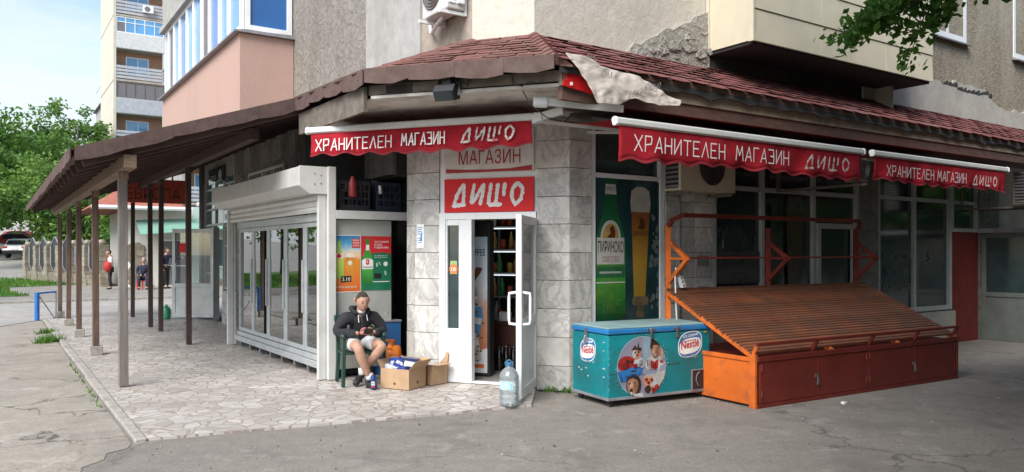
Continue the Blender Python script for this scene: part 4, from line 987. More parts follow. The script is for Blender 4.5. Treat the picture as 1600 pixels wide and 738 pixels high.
# posters on the cooler's end
FP = Fr(xy(FL_.p(A0-.031, 0, 0)), UR, (UR[1], -UR[0]))
m_p1 = mat_print('seaside_print', 1.10, 1.82, [(0, (.62, .12, .02)), (.55, (.72, .26, .03)), (.66, (.78, .55, .3)), (.72, (.55, .62, .6)), (.84, (.08, .33, .52)), (1, (.03, .16, .34))])
po = MB(); po.box(FP, -.875, -.445, .0, .004, 1.10, 1.82); p1 = po.build('beer_poster', m_letter); tag(p1, 'orange and blue beer poster on the cooler end, left of the red and green one', 'poster')
mb = MB(); mb.box(FP, -.868, -.452, .004, .005, 1.112, 1.812); mb.build('picture', m_p1, p1)
m_btl = mat_print('pale_bottle_print', 1.25, 1.75, [(0, (.22, .42, .05)), (.5, (.5, .62, .12)), (1, (.3, .5, .05))])
m_grnbtl = mat_print('green_bottle_print', 1.15, 1.78, [(0, (.01, .10, .02)), (.4, (.06, .36, .05)), (1, (.02, .2, .03))])
m_amber = M('amber_print', (.62, .26, .035), .4, .2, 9); m_foamp = M('foam_print', (.72, .66, .55), .5, .12, 14)
m_whitep = M('white_print', (.74, .74, .72), .5); m_blackp = M('black_print', (.015, .015, .015), .35); m_redp = M('red_print', (.55, .02, .025), .4, .1)
m_greenp = M('green_print', (.01, .15, .07), .4, .15, 6); m_goldp = M('gold_print', (.42, .26, .08), .4, .3, 20)
def bottle_outline(ca, z0, w, h, neck=.32, sh=.62):
    w /= 2; n = w*neck
    r = [(-w*.9, 0), (-w, .03), (-w, sh-.08), (-w*.85, sh), (-n*1.25, .76), (-n, .84), (-n, .95), (-n*1.2, .955), (-n*1.2, 1)]
    return [(ca+x, z0+z*h) for x, z in r] + [(ca-x, z0+z*h) for x, z in r[::-1]]
mb = MB()
mb.m = 0; mb.sheet(FP, bottle_outline(-.735, 1.275, .125, .47), .0062)
mb.m = 1; mb.sheet(FP, [(-.64, 1.30), (-.545, 1.30), (-.525, 1.54), (-.655, 1.54)], .0060); mb.m = 2; mb.sheet(FP, [(-.66, 1.54), (-.52, 1.54), (-.53, 1.58), (-.6, 1.60), (-.65, 1.575)], .0064); mb.disc(FP, -.59, 1.47, .03, .03, .0066)
mb.m = 2; mb.sheet(FP, [(-.795, 1.53), (-.675, 1.53), (-.675, 1.59), (-.795, 1.59)], .0066); mb.m = 3; mb.sheet(FP, [(-.77, 1.535), (-.72, 1.535), (-.70, 1.56), (-.735, 1.595), (-.765, 1.57)], .0070)
mb.m = 4; mb.sheet(FP, [(-.715, 1.225), (-.575, 1.235), (-.575, 1.31), (-.71, 1.305)], .0072)
mb.m = 5; mb.sheet(FP, [(-.565, 1.665), (-.455, 1.665), (-.455, 1.775), (-.565, 1.775)], .0062)
mb.m = 3; mb.sheet(FP, [(-.57, 1.66), (-.452, 1.66), (-.452, 1.665), (-.57, 1.665)], .0064)
mb.m = 2; mb.text('3.10', FP, -.695, 1.245, .0080, .105, .045, depth=.001, bold=.01); mb.text('ОТПУСНИ СЕ. МОРЕТО Е ТУК.', FP, -.80, 1.155, .0064, .30, .026, bold=.015)
for i, w_ in enumerate(('ВЗЕМИ', '200 МЛ', 'ПОВЕЧЕ')): mb.text(w_, FP, -.555, 1.745-i*.033, .0070, .09, .022, bold=.02)
mb.build('print', [m_btl, m_amber, m_foamp, m_redp, m_blackp, m_redp], p1)
po = MB(); po.box(FP, -.44, -.03, .002, .006, 1.12, 1.81); p2 = po.build('beer_poster', m_greenp); tag(p2, 'red and green beer poster with a green bottle, right of the orange one', 'poster')
mb = MB()
mb.m = 0; mb.sheet(FP, [(-.44, 1.54), (-.35, 1.57), (-.24, 1.60), (-.12, 1.605), (-.03, 1.58), (-.03, 1.81), (-.44, 1.81)], .0068)
mb.m = 1; mb.sheet(FP, bottle_outline(-.355, 1.20, .145, .575), .0074)
mb.m = 2; mb.sheet(FP, [(-.43, 1.39), (-.28, 1.39), (-.278, 1.50), (-.32, 1.525), (-.39, 1.525), (-.432, 1.50)], .0080); mb.sheet(FP, [(-.38, 1.63), (-.33, 1.63), (-.335, 1.7), (-.375, 1.7)], .0080)
mb.m = 0; mb.sheet(FP, [(-.378, 1.455), (-.355, 1.44), (-.332, 1.455), (-.332, 1.515), (-.378, 1.515)], .0084)
mb.m = 2; mb.text('К', FP, -.365, 1.467, .0088, .02, .036, bold=.02)
for i, w_ in enumerate(('УЖЕ Е ПО-ДОБРЕ', 'ОТ ПЯНА', 'И СВЕЖА ПИРА')): mb.text(w_, FP, -.262, 1.725-i*.036, .0074, .2 if i != 1 else .11, .026, bold=.02)
for i, w_ in enumerate(('Да отвоюваме още', 'един ред напитки')): mb.text(w_, FP, -.262, 1.555-i*.026, .0074, .18, .018)
mb.disc(FP, -.105, 1.455, .03, .03, .0074)
mb.tube([FP.p(-.23, .009, 1.42), FP.p(-.235, .009, 1.46), FP.p(-.22, .009, 1.47), FP.p(-.215, .009, 1.425), FP.p(-.23, .009, 1.42)], .003, 5)
mb.tube([FP.p(-.205, .009, 1.48), FP.p(-.19, .009, 1.475), FP.p(-.18, .009, 1.44)], .004, 5)
mb.tube([FP.p(-.105, .009, 1.31), FP.p(-.12, .009, 1.34), FP.p(-.11, .009, 1.37), FP.p(-.095, .009, 1.34), FP.p(-.105, .009, 1.31)], .003, 5)
mb.sheet(FP, [(-.27, 1.222), (-.05, 1.222), (-.05, 1.232), (-.27, 1.232)], .0074); mb.sheet(FP, [(-.285, 1.222), (-.276, 1.222), (-.276, 1.24), (-.285, 1.24)], .0074)
mb.m = 3; mb.sheet(FP, [(-.265, 1.265), (-.165, 1.265), (-.165, 1.335), (-.265, 1.335)], .0074); mb.text('КАМЕНИЦА', FP, -.425, 1.40, .0086, .14, .025, bold=.02)
mb.build('print', [m_redp, m_grnbtl, m_whitep, m_blackp], p2)
# notice on the marble pillar
mb = MB(); mb.box(FC_, -.335, -.235, .003, .006, 1.66, 1.95); nt_ = mb.build('paper_notice', m_whitep); tag(nt_, 'white paper notice taped to the marble pillar left of the shop door', 'notice')
mb = MB(); rn = random.Random(4)
for i in range(9):
    if i not in (0, 4): mb.sheet(FC_, [(-.325, 1.69+i*.027), (-.325+rn.uniform(.05, .08), 1.69+i*.027), (-.325+.06, 1.70+i*.027), (-.325, 1.70+i*.027)], .0072)
mb.sheet(FC_, [(-.29, 1.74), (-.26, 1.74), (-.26, 1.86), (-.28, 1.83)], .0078); mb.build('print', M('blue_print', (.05, .25, .5)), nt_)

# beer crates on top of the cooler
m_crate = M('dark_crate', (.022, .024, .03), .45, .2, 5); m_crate_b = M('blue_black_crate', (.02, .03, .05), .45)
def crate(a, d, z, w, dp, h, mat, label, rz=0):
    r = empty('beer_crate', tuple(FN.p(a+w/2, d-dp/2, z)), label, 'crate', 'crates on top of the cooler')
    f = FN; mb = MB()
    for s, (b0, b1) in enumerate(((a, a+.018), (a+w-.018, a+w))):
        mb.box(f, b0, b1, d-dp, d, z, z+h)
    for zz, hh in ((0, .05), (h*.33, .025), (h*.6, .025), (h-.05, .05)):
        mb.box(f, a+.019, a+w-.019, d-.016, d, z+zz, z+zz+hh); mb.box(f, a+.019, a+w-.019, d-dp, d-dp+.016, z+zz, z+zz+hh)
    k = 7
    for i in range(1, k): x = a+w*i/k; mb.box(f, x-.005, x+.005, d-.013, d-.003, z+.05, z+h-.05)
    mb.box(f, a+.019, a+w-.019, d-dp+.017, d-.017, z, z+.012); mb.build('crate_body', mat, r)
    mb = MB()
    for i in range(4):
        for j in range(3): mb.tube([f.p(a+w*(i+.5)/4, d-dp*(j+.5)/3, z+.014), f.p(a+w*(i+.5)/4, d-dp*(j+.5)/3, z+h*.62), f.p(a+w*(i+.5)/4, d-dp*(j+.5)/3, z+h*.9)], [.028, .028, .012], 8)
    mb.build('bottles', m_black, r)
crate(-.72, -.08, 2.152, .40, .3, .36, m_crate, 'dark bottle crate above the white beam, nearer the shutter box')
crate(-.22, -.1, 2.152, .34, .3, .36, m_crate_b, 'dark bottle crate above the white beam, nearer the marble pillar')
mb = MB(); mb.lathe(FN.p(-.56, -.06, 2.152+.15), [(.05, 0), (.055, .02), (.055, .17), (.04, .2), (.025, .24), (.02, .26)], 12); tag(mb.build('red_bottle', M('dull_red_plastic', (.22, .02, .02), .5), smooth=True), 'red plastic bottle standing among the crates on the cooler', 'bottle')
mb = MB(); mb.lathe(FN.p(-.19, -.04, 2.152+.2), [(.03, 0), (.035, .01), (.035, .1), (.03, .115)], 12); tag(mb.build('tin_can', m_steel, smooth=True), 'pale tin can perched on the right crate above the beam', 'can')
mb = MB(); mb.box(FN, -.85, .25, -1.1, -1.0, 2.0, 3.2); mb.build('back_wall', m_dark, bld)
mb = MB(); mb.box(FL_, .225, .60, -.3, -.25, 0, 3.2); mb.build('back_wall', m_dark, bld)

# ================================================================== inside the door
cf = empty('drinks_fridge', tuple(FC_.p(.27, -.7, .035)), 'tall fridge with a coffee advert on its side just inside the shop door', 'fridge')
mb = MB(); mb.box(FC_, .05, .43, -.66, -.5, .035, 2.0); mb.build('cabinet', m_black, cf, bevel=.01)
m_cofad = mat_print('coffee_print', .08, 1.8, [(0, (.75, .77, .78)), (.16, (.75, .74, .72)), (.18, (.50, .18, .08)), (.45, (.62, .32, .2)), (.62, (.72, .74, .76)), (1, (.6, .76, .85))])
mb = MB(); mb.box(FC_, .075, .40, -.499, -.495, .08, 1.80); ad = mb.build('advert', m_cofad, cf)
mb = MB(); rn = random.Random(12)
for i, (a, z, tl) in enumerate(((.21, 1.02, .25), (.25, .72, -.2), (.22, .42, .2))):
    mb.m = i % 2; c, s = math.cos(tl), math.sin(tl)
    mb.sheet(FC_, [(a+x*c-y*s, z+x*s+y*c) for x, y in ((-.07, -.2), (.07, -.2), (.08, .1), (.04, .2), (-.04, .2), (-.08, .1))], -.494+i*.001)
    mb.m = 2; mb.sheet(FC_, [(a+x*c-y*s, z+x*s+y*c) for x, y in ((-.06, -.02), (.065, -.02), (.065, .06), (-.06, .06))], -.4935+i*.001+.0004)
    mb.m = 3
    for k in range(9): mb.disc(FC_, a+rn.uniform(-.06, .1), z-.1+rn.uniform(-.1, .1), .017, .012, -.4905+.0003*k, 8)
mb.m = 3; mb.sheet(FC_, [(.1, 1.22), (.2, 1.2), (.3, 1.33), (.34, 1.4), (.26, 1.42), (.19, 1.34), (.12, 1.32)], -.4925)
mb.m = 4; mb.text('COFFEE', FC_, .105, 1.56, -.4925, .27, .085, bold=.02)
mb.m = 5; mb.text('COFFEE', FC_, .145, 1.05, -.4888, .12, .035, bold=.02)
mb.m = 6; mb.sheet(FC_, [(.2, .14), (.36, .14), (.36, .19), (.2, .19)], -.4925); mb.build('print', [M('pack_cream', (.55, .5, .46)), M('pack_blue', (.1, .28, .5)), m_whitep, M('coffee_brown', (.16, .06, .03)), M('slate_print', (.08, .14, .18)), M('brown_print', (.2, .05, .03)), M('orange_label', (.65, .14, .03))], ad)
mb = MB(); mb.box(FC_, .12, .40, -.65, -.52, 2.002, 2.2); bx = mb.build('cardboard_box', M('tan_card', (.42, .3, .13), .8), bevel=.004); tag(bx, 'tan carton on top of the tall fridge inside the door', 'box')
rk = empty('shop_shelf', tuple(FC_.p(.9, -1.9, .035)), 'dark shelf rack of bottles and packets inside the shop', 'shelf')
for j in range(6):
    mb = MB(); mb.box(FC_, -.7, 1.2, -2.1, -1.7, .3+j*.33, .325+j*.33); mb.build('shelf_board', m_cool, rk, bevel=.003)
m_tube = bpy.data.materials.new('shelf_lamp_light'); m_tube.use_nodes = True; b_ = m_tube.node_tree.nodes['Principled BSDF']; b_.inputs['Base Color'].default_value = (.8, .8, .8, 1); b_.inputs['Emission Color'].default_value = (.85, .95, 1, 1); b_.inputs['Emission Strength'].default_value = .45
for j in (3, 4, 5): mb = MB(); mb.box(FC_, -.5, 1.1, -1.70, -1.685, .285+j*.33, .299+j*.33); mb.build('shelf_lamp', m_tube, rk)
for a in (-.7, -.06, .6, 1.2): mb = MB(); mb.box(FC_, a-.015, a+.015, -2.13, -2.1, .035, 2.4); mb.build('upright', m_cool, rk)
goods = []
for nm, prof, cols in (('bottle', [(.035, 0), (.037, .12), (.03, .16), (.012, .21), (.012, .25)], ((.6, .35, .08), (.06, .3, .1), (.7, .68, .62))), ('jar', [(.04, 0), (.042, .1), (.035, .12), (.036, .14)], ((.7, .12, .05), (.7, .45, .08), (.55, .55, .6)))):
    for c in cols:
        mb = MB(); mb.lathe(FC_.p(.2, -1.8, .326), prof, 10); o = mb.build('shop_'+nm, M('shop_'+nm+'_colour', c, .25), smooth=True)
        tag(o, 'small '+nm+' standing on the dark shelf rack inside the shop', nm, 'goods on the shop shelves'); goods.append(o)
rn = random.Random(6); used = set()
for j in range(1, 6):
    a = -.30
    while a < .62:
        g = goods[rn.randrange(6)]; loc = FC_.p(a, -1.78+rn.uniform(-.06, .05), .326+j*.33)
        if g.name not in used: used.add(g.name); g.location = loc
        else:
            c = g.copy(); COL.objects.link(c); c.location = loc
        a += rn.uniform(.085, .13)
for g in goods:
    if g.name not in used: bpy.data.objects.remove(g)
wb = MB(); wb.lathe(FC_.p(.25, -1.05, .036), [(.042, 0), (.045, .02), (.043, .2), (.03, .27), (.014, .31), (.014, .33)], 10); w0 = wb.build('water_bottle', m_doorglass, smooth=True); tag(w0, 'clear water bottle in the row on the floor inside the door', 'bottle', 'water bottles on the shop floor')
for i in range(10):
    c = w0.copy(); COL.objects.link(c); c.location = w0.location + (FC_.p(.1*(i % 6+1), -.12*(i//6), 0) - FC_.p(0, 0, 0))
cr_ = MB(); cr_.box(FC_, .05, .8, -1.62, -1.34, .6, .66); cr_.box(FC_, .09, .76, -1.60, -1.36, .036, .6); ct = cr_.build('shop_counter', M('counter_red_brown', (.10, .035, .028), .4), bevel=.01); tag(ct, 'dark red counter in front of the shelf rack inside the shop', 'counter')
mb = MB(); mb.box(FC_, .22, .36, -1.5, -1.38, .661, .662+.12); tag(mb.build('till_screen', m_whitep, bevel=.004), 'pale till on the dark counter inside the shop', 'till')

# ================================================================== beer advert behind the first window
mb = MB(); D0 = -.036
m_adbot = mat_print('ad_bottle', .85, 2.4, [(0, (.01, .07, .02)), (.25, (.06, .26, .04)), (.6, (.02, .14, .045)), (1, (.015, .09, .04))], .2, .5)
m_adglass = mat_print('ad_beer', 1.0, 2.2, [(0, (.30, .19, .03)), (.4, (.46, .27, .04)), (.8, (.30, .11, .03)), (1, (.2, .07, .03))], .2, .5)
m_adback = M('ad_background', (.018, .05, .055), .15, .4, 3, coat=.5, dirt=(.07, .09, .085), dscale=2.5, damt=.6)
mb.m = 0; mb.sheet(FR_, [(.40, .56), (1.46, .56), (1.46, 2.48), (.40, 2.48)], D0-.004)
mb.m = 1; mb.sheet(FR_, bottle_outline(.655, .80, .47, 1.70, .40, .62), D0-.002)
mb.m = 2; mb.sheet(FR_, [(1.03, 1.06), (1.22, 1.06), (1.29, 2.10), (.99, 2.10)], D0-.0018)
mb.m = 3; mb.sheet(FR_, [(.985, 2.10), (1.295, 2.10), (1.31, 2.22), (1.285, 2.36), (1.2, 2.41), (1.08, 2.41), (.99, 2.36), (.97, 2.22)], D0-.0016)
mb.m = 8; mb.sheet(FR_, [(1.02, .95), (1.25, .95), (1.28, 1.0), (1.25, 1.06), (1.02, 1.06), (.99, 1.0)], D0-.0016); mb.sheet(FR_, [(1.07, .8), (1.2, .8), (1.18, .95), (1.09, .95)], D0-.0016)
ws = [(.44, 1.46), (.87, 1.46), (.87, 1.78)] + [(.655+.16*math.cos(t*.2618), 1.78+.21*math.sin(t*.2618)) for t in range(13)] + [(.44, 1.78)]
mb.m = 4; mb.sheet(FR_, ws, D0-.0012)
mb.m = 5; mb.sheet(FR_, [(.655+.125*math.cos(t*.2618), 1.775+.175*math.sin(t*.2618)) for t in range(13)], D0-.0008)
mb.m = 10; mb.sheet(FR_, [(.60, 1.78), (.72, 1.78), (.73, 1.86), (.69, 1.93), (.63, 1.9), (.655, 1.84)], D0-.0005)
mb.m = 6; mb.text('ПИРИНСКО', FR_, .455, 1.60, D0-.0004, .405, .14, bold=.01)
mb.m = 7; mb.text('СВЕТЛО', FR_, .53, 1.49, D0-.0004, .25, .065)
mb.m = 9; mb.sheet(FR_, [(.43, 1.30), (.88, 1.30), (.88, 1.43), (.43, 1.43)], D0-.0012)
mb.m = 4
for i in range(14): mb.sheet(FR_, [(.48+i*.025, 1.35), (.496+i*.025, 1.35), (.496+i*.025, 1.375), (.48+i*.025, 1.375)], D0-.0006)
mb.sheet(FR_, [(.43, 1.235), (.88, 1.235), (.88, 1.25), (.43, 1.25)], D0-.0010)
mb.m = 4; mb.sheet(FR_, [(.565, 2.30), (.745, 2.30), (.735, 2.42), (.575, 2.42)], D0-.0012); mb.m = 6; mb.text('ПИРИНСКО', FR_, .575, 2.345, D0-.0006, .16, .05)
mb.m = 10; mb.text('ПИРИНСКО', FR_, 1.015, 1.80, D0-.0010, .25, .07, bold=.01); mb.sheet(FR_, [(1.08, 1.89), (1.2, 1.89), (1.22, 1.95), (1.17, 2.04), (1.12, 2.02), (1.13, 1.95)], D0-.0010)
mb.m = 11
rn = random.Random(8)
for i in range(14):                                       # hop flower relief of the bottle
    t = i*.449; mb.sheet(FR_, [(.655+.05*math.cos(t), 1.05+.05*math.sin(t)), (.655+.15*math.cos(t+.25), 1.05+.14*math.sin(t+.25)), (.655+.17*math.cos(t+.32), 1.05+.16*math.sin(t+.32)), (.655+.06*math.cos(t+.14), 1.05+.06*math.sin(t+.14))], D0-.0010-.00005*i)
mb.m = 12
for i in range(26): x, z = rn.uniform(1.30, 1.44), rn.uniform(.9, 2.1); r = rn.uniform(.02, .05); mb.sheet(FR_, [(x+r*math.cos(t)*rn.uniform(.5, 1), z+r*1.3*math.sin(t)*rn.uniform(.5, 1)) for t in (0, 1, 2, 3, 4, 5)], D0-.0014+.00002*i)
ad = mb.build('beer_advert', [m_adback, m_adbot, m_adglass, M('ad_foam', (.42, .40, .35), .3, .15, 9, coat=.5), M('ad_white', (.52, .51, .47), .3, .1, 9, coat=.4), m_goldp, m_blackp, M('ad_red', (.22, .03, .02), .3), M('ad_base', (.13, .1, .06), .2, .4, 6, coat=.5), M('ad_band', (.02, .12, .05), .3), M('ad_brown', (.09, .035, .015), .3), M('ad_hop', (.045, .2, .04), .3), M('ad_ice', (.13, .16, .15), .2)], w1)
# remove the plain pane behind so the advert is what the window shows; faint adverts in the next windows
mb = MB(); d2 = -.036+.02
mb.m = 0; mb.sheet(FR_, [(2.52, 1.18), (3.40, 1.18), (3.40, 1.62), (2.52, 1.62)], -.0755+.03)
mb.m = 1; mb.text('ПИРИНСКО', FR_, 2.56, 1.38, -.044, .8, .19, bold=.01); mb.text('СВЕТЛО', FR_, 2.75, 1.22, -.044, .42, .1)
mb.tube([FR_.p(2.96+.32*math.cos(t*.2618), -.043, 1.66+.42*math.sin(t*.2618)) for t in range(13)], .012, 5)
mb.m = 2; mb.sheet(FR_, [(4.05, .7), (4.32, .7), (4.38, 2.2), (4.0, 2.2)], -.0455); mb.m = 3; mb.sheet(FR_, [(3.99, 2.2), (4.39, 2.2), (4.36, 2.42), (4.03, 2.42)], -.045)
mb.m = 4; mb.sheet(FR_, bottle_outline(3.72, .7, .4, 1.6), -.0458); mb.m = 0; mb.sheet(FR_, [(3.52, 1.3), (3.92, 1.3), (3.92, 1.75), (3.72, 1.9), (3.52, 1.75)], -.045)
mb.build('dark_advert', [M('dark_label', (.05, .055, .05), .3, .2, 5, coat=.4), M('dark_ink', (.018, .018, .018), .3), M('dark_beer', (.055, .03, .018), .3, coat=.4), M('dark_foam', (.07, .07, .065), .3, coat=.4), M('dark_green', (.014, .045, .02), .3, coat=.4)], w2)  # same advert in much darker colours than the first window
mb = MB(); mb.text('КОМПЮТРИ', FR_, 6.5, 1.48, -.043, .8, .14); mb.text('ЛАПТОПИ', FR_, 6.55, 1.22, -.043, .62, .13); mb.text('АКСЕСОАРИ', FR_, 6.45, .96, -.043, .85, .13); mb.text('5', FR_, 7.9, 1.45, -.043, .1, .16)
mb.build('window_lettering', M('pale_window_letters', (.16, .15, .14), .5), w3)
mb = MB()
for i, (a, z) in enumerate(((2.1, 1.42), (2.1, 1.02), (2.12, .9))): mb.box(FR_, a, a+.22, .003, .005, z, z+.14)
o = mb.build('paper_scrap', M('greyed_paper', (.2, .2, .18), .8)); tag(o, 'greyed paper scraps stuck on the marble pillar behind the orange frame', 'paper')
mb = MB(); mb.tube([FR_.p(1.75, .02, 0), FR_.p(1.75, .02, 3.1)], .018, 8); tag(mb.build('wall_pipe', m_sill, smooth=True), 'thin grey pipe running up the marble pillar behind the stall frame', 'pipe')

# ================================================================== ice cream freezer
FZu = (.884, .468); l = math.hypot(*FZu); FZu = (FZu[0]/l, FZu[1]/l)
FZ = Fr((.985, 7.95), FZu, (FZu[1], -FZu[0]))
fz = empty('ice_cream_freezer', tuple(FZ.p(.67, -.33, 0)), 'teal chest freezer with a round picture and ice cream badges beside the tiled corner', 'freezer')
LN, WD = 1.38, .69
m_teal_f = M('freezer_teal', (.006, .19, .215), .5, .25, 2.2, dirt=(.03, .10, .10), dscale=4, dthr=(.46, .7), damt=.7, spec=.3)
m_blue_f = M('freezer_blue_rim', (.02, .17, .42), .35, .1, 5, dirt=(.05, .12, .2))
m_lid = M('freezer_lid', (.22, .34, .34), .5, .14, 3, dirt=(.17, .17, .13), dscale=5, damt=.75)
mb = MB(); mb.box(FZ, .005, LN-.005, -WD+.005, -.005, .085, .745); bd = mb.build('body', m_teal_f, fz, bevel=.012)
mb = MB(); mb.box(FZ, 0, LN, -WD, 0, .07, .10); mb.build('base_rim', m_sill, fz, bevel=.004)
mb = MB(); mb.box(FZ, -.004, LN+.004, -WD-.004, .004, .752, .805); ld = mb.build('lid', m_blue_f, fz, bevel=.012)
mb = MB(); mb.box(FZ, .006, LN-.006, -WD+.006, -.006, .804, .826); mb.build('lid_top', m_lid, ld, bevel=.01)
for a in (.07, LN-.09):
    for d in (-.07, -WD+.08):
        mb = MB(); mb.tube([FZ.p(a-.014, d, .038), FZ.p(a+.014, d, .038)], .037, 14); mb.box(FZ, a-.02, a+.02, d-.02, d+.02, .045, .07); mb.build('wheel', m_black, fz, smooth=False)
for a in (.55, .90):
    mb = MB(); mb.box(FZ, a-.012, a+.012, .005, .02, .69, .80); mb.box(FZ, a-.05, a+.05, .004, .012, .775, .797); mb.build('latch', m_steel, fz, bevel=.003)
FZS = Fr(xy(FZ.p(0, -WD, 0)), (FZ.n[0], FZ.n[1]), (-FZ.u[0], -FZ.u[1]))     # its left end
mb = MB(); mb.box(FZS, WD*.42, WD*.47, .004, .03, .64, .80); mb.tube([FZS.p(WD*.445, .03, .72), FZS.p(WD*.445, .045, .66), FZS.p(WD*.445, .02, .62)], .008, 6); mb.build('lock', m_steel, fz, bevel=.003)
mb = MB(); mb.box(FZ, 1.12, 1.30, -.004, -.001, .10, .31); mb.build('vent_opening', m_black, fz)
mb = MB()
for b0, b1, z0, z1 in ((1.105, 1.12, .09, .32), (1.30, 1.315, .09, .32), (1.12, 1.30, .31, .32), (1.12, 1.30, .09, .10)): mb.box(FZ, b0, b1, -.006, .006, z0, z1)
mb.build('vent_frame', m_sill, fz)
mb = MB(); mb.tube([FZ.p(1.2, .001, .14), FZ.p(1.17, .002, .2), FZ.p(1.18, .001, .26), FZ.p(1.22, .0, .29)], .006, 6); mb.build('vent_cable', m_sill, fz)
mb = MB(); mb.box(FZ, 1.285, 1.32, .0, .003, .715, .735); mb.build('maker_plate', m_goldp, fz)
mb = MB(); rn = random.Random(14)
for i in range(9): mb.sheet(FZ, [(x, z) for x, z in ((.012+rn.uniform(-.004, .006), .18+i*.065), (.02, .18+i*.065), (.02, .2+i*.065))], -.0035)
for i in range(5): mb.sheet(FZS, [(.60+rn.uniform(-.03, .04)+x, .30+i*.09+z) for x, z in ((0, 0), (.018, .004), (.014, .016), (.003, .013))], -.0035)
for x, z in ((.12, .35), (.17, .33), (.3, .28), (.26, .36)): mb.sheet(FZS, [(x+q, z+w) for q, w in ((0, 0), (.03, -.004), (.033, .01), (.004, .012))], -.0035)
mb.build('scratches', M('scratch_pale', (.4, .5, .5)), fz)
mb = MB(); mb.tube([FZ.p(.02, -.003, .345), FZ.p(.4, -.002, .375), FZ.p(.75, -.002, .40), FZ.p(.95, -.003, .41)], .0035, 5); mb.build('dent_crease', M('rust_crease', (.07, .06, .035)), fz)
# round picture: a party of children, as printed shapes with their own outlines
m_sk = M('skin_print', (.36, .19, .12), .4, .12, 16); m_hairp = M('hair_print', (.03, .018, .012), .4); m_lil = M('lilac_print', (.22, .21, .28), .4, .1, 5); m_sky_p = M('pale_blue_print', (.22, .31, .37), .4, .15, 6)
m_bluep = M('blue_boat_print', (.02, .13, .33), .4, .2, 7); m_purp = M('pale_boat_print', (.25, .26, .35), .4, .1, 4); m_orp = M('flower_print', (.58, .22, .12), .4, .2, 15); m_grp = M('grey_print', (.42, .42, .39), .4, .15, 8)
m_redp2 = M('dim_red_print', (.30, .02, .02), .45, .3, 14); m_whitep2 = M('dim_white_print', (.44, .43, .42), .45, .2, 14)
pm = [m_lil, m_sky_p, m_sk, m_hairp, m_redp2, m_whitep2, m_bluep, m_purp, m_orp, m_grp, M('sparkle_print', (.32, .52, .55), .4, .2, 20)]
Cx, Cz, Ra, Rz = .435, .40, .325, .325
def inside(x, z): return ((x-Cx)/Ra)**2+((z-Cz)/Rz)**2 < .985
mb = MB(); q = [-.003]
def shp(m, pts, dd=.0004):
    q[0] += .00025; mb.m = m
    out = []
    for x, z in pts:
        u, v = (x)*Ra, (z)*Rz; r = math.hypot(x, z)
        if r > .985: u, v = u*.985/r, v*.985/r
        out.append((Cx+u, Cz+v))
    mb.sheet(FZ, out, q[0])
def ell(m, x, z, rx, rz, n=14, t0=0, t1=2*math.pi): shp(m, [(x+rx*math.cos(t0+(t1-t0)*i/n), z+rz*math.sin(t0+(t1-t0)*i/n)) for i in range(n if t1-t0 > 6.2 else n+1)])
ell(10, 0, 0, 1.0, 1.0, 40)
ell(0, 0, 0, .97, .97, 40)
shp(1, [(.02, .95), (.1, .96)] + [(math.cos(t), math.sin(t)) for t in (1.2, 1.0, .8, .6, .4, .2, 0)] + [(.6, -.05), (.1, .0)])
# white-and-red clown figure left, boy right
ell(4, -.62, .12, .34, .26); ell(4, -.30, .10, .22, .25); shp(3, [(-.72, .02), (-.6, .12), (-.66, .3), (-.5, .22), (-.52, 0)]); ell(5, -.12, .12, .22, .2); ell(3, -.1, .08, .12, .06); ell(5, -.1, .12, .12, .05)
ell(2, -.22, .44, .19, .2); ell(5, -.30, .42, .09, .13); shp(3, [(-.42, .55), (-.36, .62), (-.28, .72), (-.2, .6), (-.14, .84), (-.12, .64), (-.02, .6), (-.04, .5), (-.22, .56)]); ell(4, -.19, .38, .06, .04); ell(3, -.27, .47, .035, .045); ell(3, -.14, .48, .035, .045)
shp(2, [(.72, .68), (.86, .3), (.9, .05), (.78, .02), (.74, .25), (.62, .6)])
shp(5, [(.22, .26), (.4, .34), (.72, .3), (.9, .18), (.95, .0), (.7, -.05), (.68, -.12), (.15, -.1), (.12, .05)]); shp(4, [(.35, .2), (.5, .12), (.66, .22), (.64, -.1), (.36, -.1)]); shp(4, [(.2, .2), (.24, .2), (.24, .0), (.2, .0)]); shp(4, [(.72, .18), (.84, .14), (.88, .05), (.74, .08)])
ell(2, .52, .5, .17, .26); shp(3, [(.32, .62), (.36, .86), (.46, .94), (.62, .82), (.74, .7), (.7, .5), (.66, .66), (.46, .68), (.38, .5)]); ell(5, .54, .36, .07, .035); ell(3, .46, .54, .03, .02); ell(3, .59, .54, .03, .02)
# boat rim, big blue cap, child eating a cone, flowers
shp(6, [(-.98, -.12), (-.6, -.04), (-.2, .02), (.05, -.05), (.0, -.22), (-.2, -.3), (-.6, -.42), (-.88, -.45)])
shp(7, [(.05, -.05), (.4, -.16), (.7, -.1), (.98, .1), (.98, -.12), (.6, -.24), (.2, -.3), (.0, -.22)])
shp(9, [(.1, -.28), (.6, -.24), (.97, -.14), (.9, -.45), (.68, -.72), (.4, -.9), (.1, -.7)])
shp(5, [(.72, .0), (.78, .02), (.5, -.55), (.46, -.55)])
ell(3, -.34, -.58, .3, .36); ell(2, -.38, -.58, .22, .3); ell(3, -.52, -.52, .035, .03); ell(3, -.32, -.5, .035, .03); ell(3, -.44, -.74, .07, .06); shp(3, [(-.62, -.5), (-.6, -.28), (-.3, -.25), (-.12, -.4), (-.1, -.6), (-.2, -.42), (-.4, -.34), (-.54, -.38)])
shp(6, [(-.72, -.28), (-.4, -.2), (.0, -.22), (-.08, -.02), (-.3, .04), (-.58, -.04)]); ell(3, -.34, -.12, .12, .03)
shp(5, [(-.5, -.78), (-.42, -.78), (-.44, -.98), (-.5, -.96)]); shp(5, [(-.4, -.86), (.0, -.84), (.05, -.98), (-.3, -.98)])
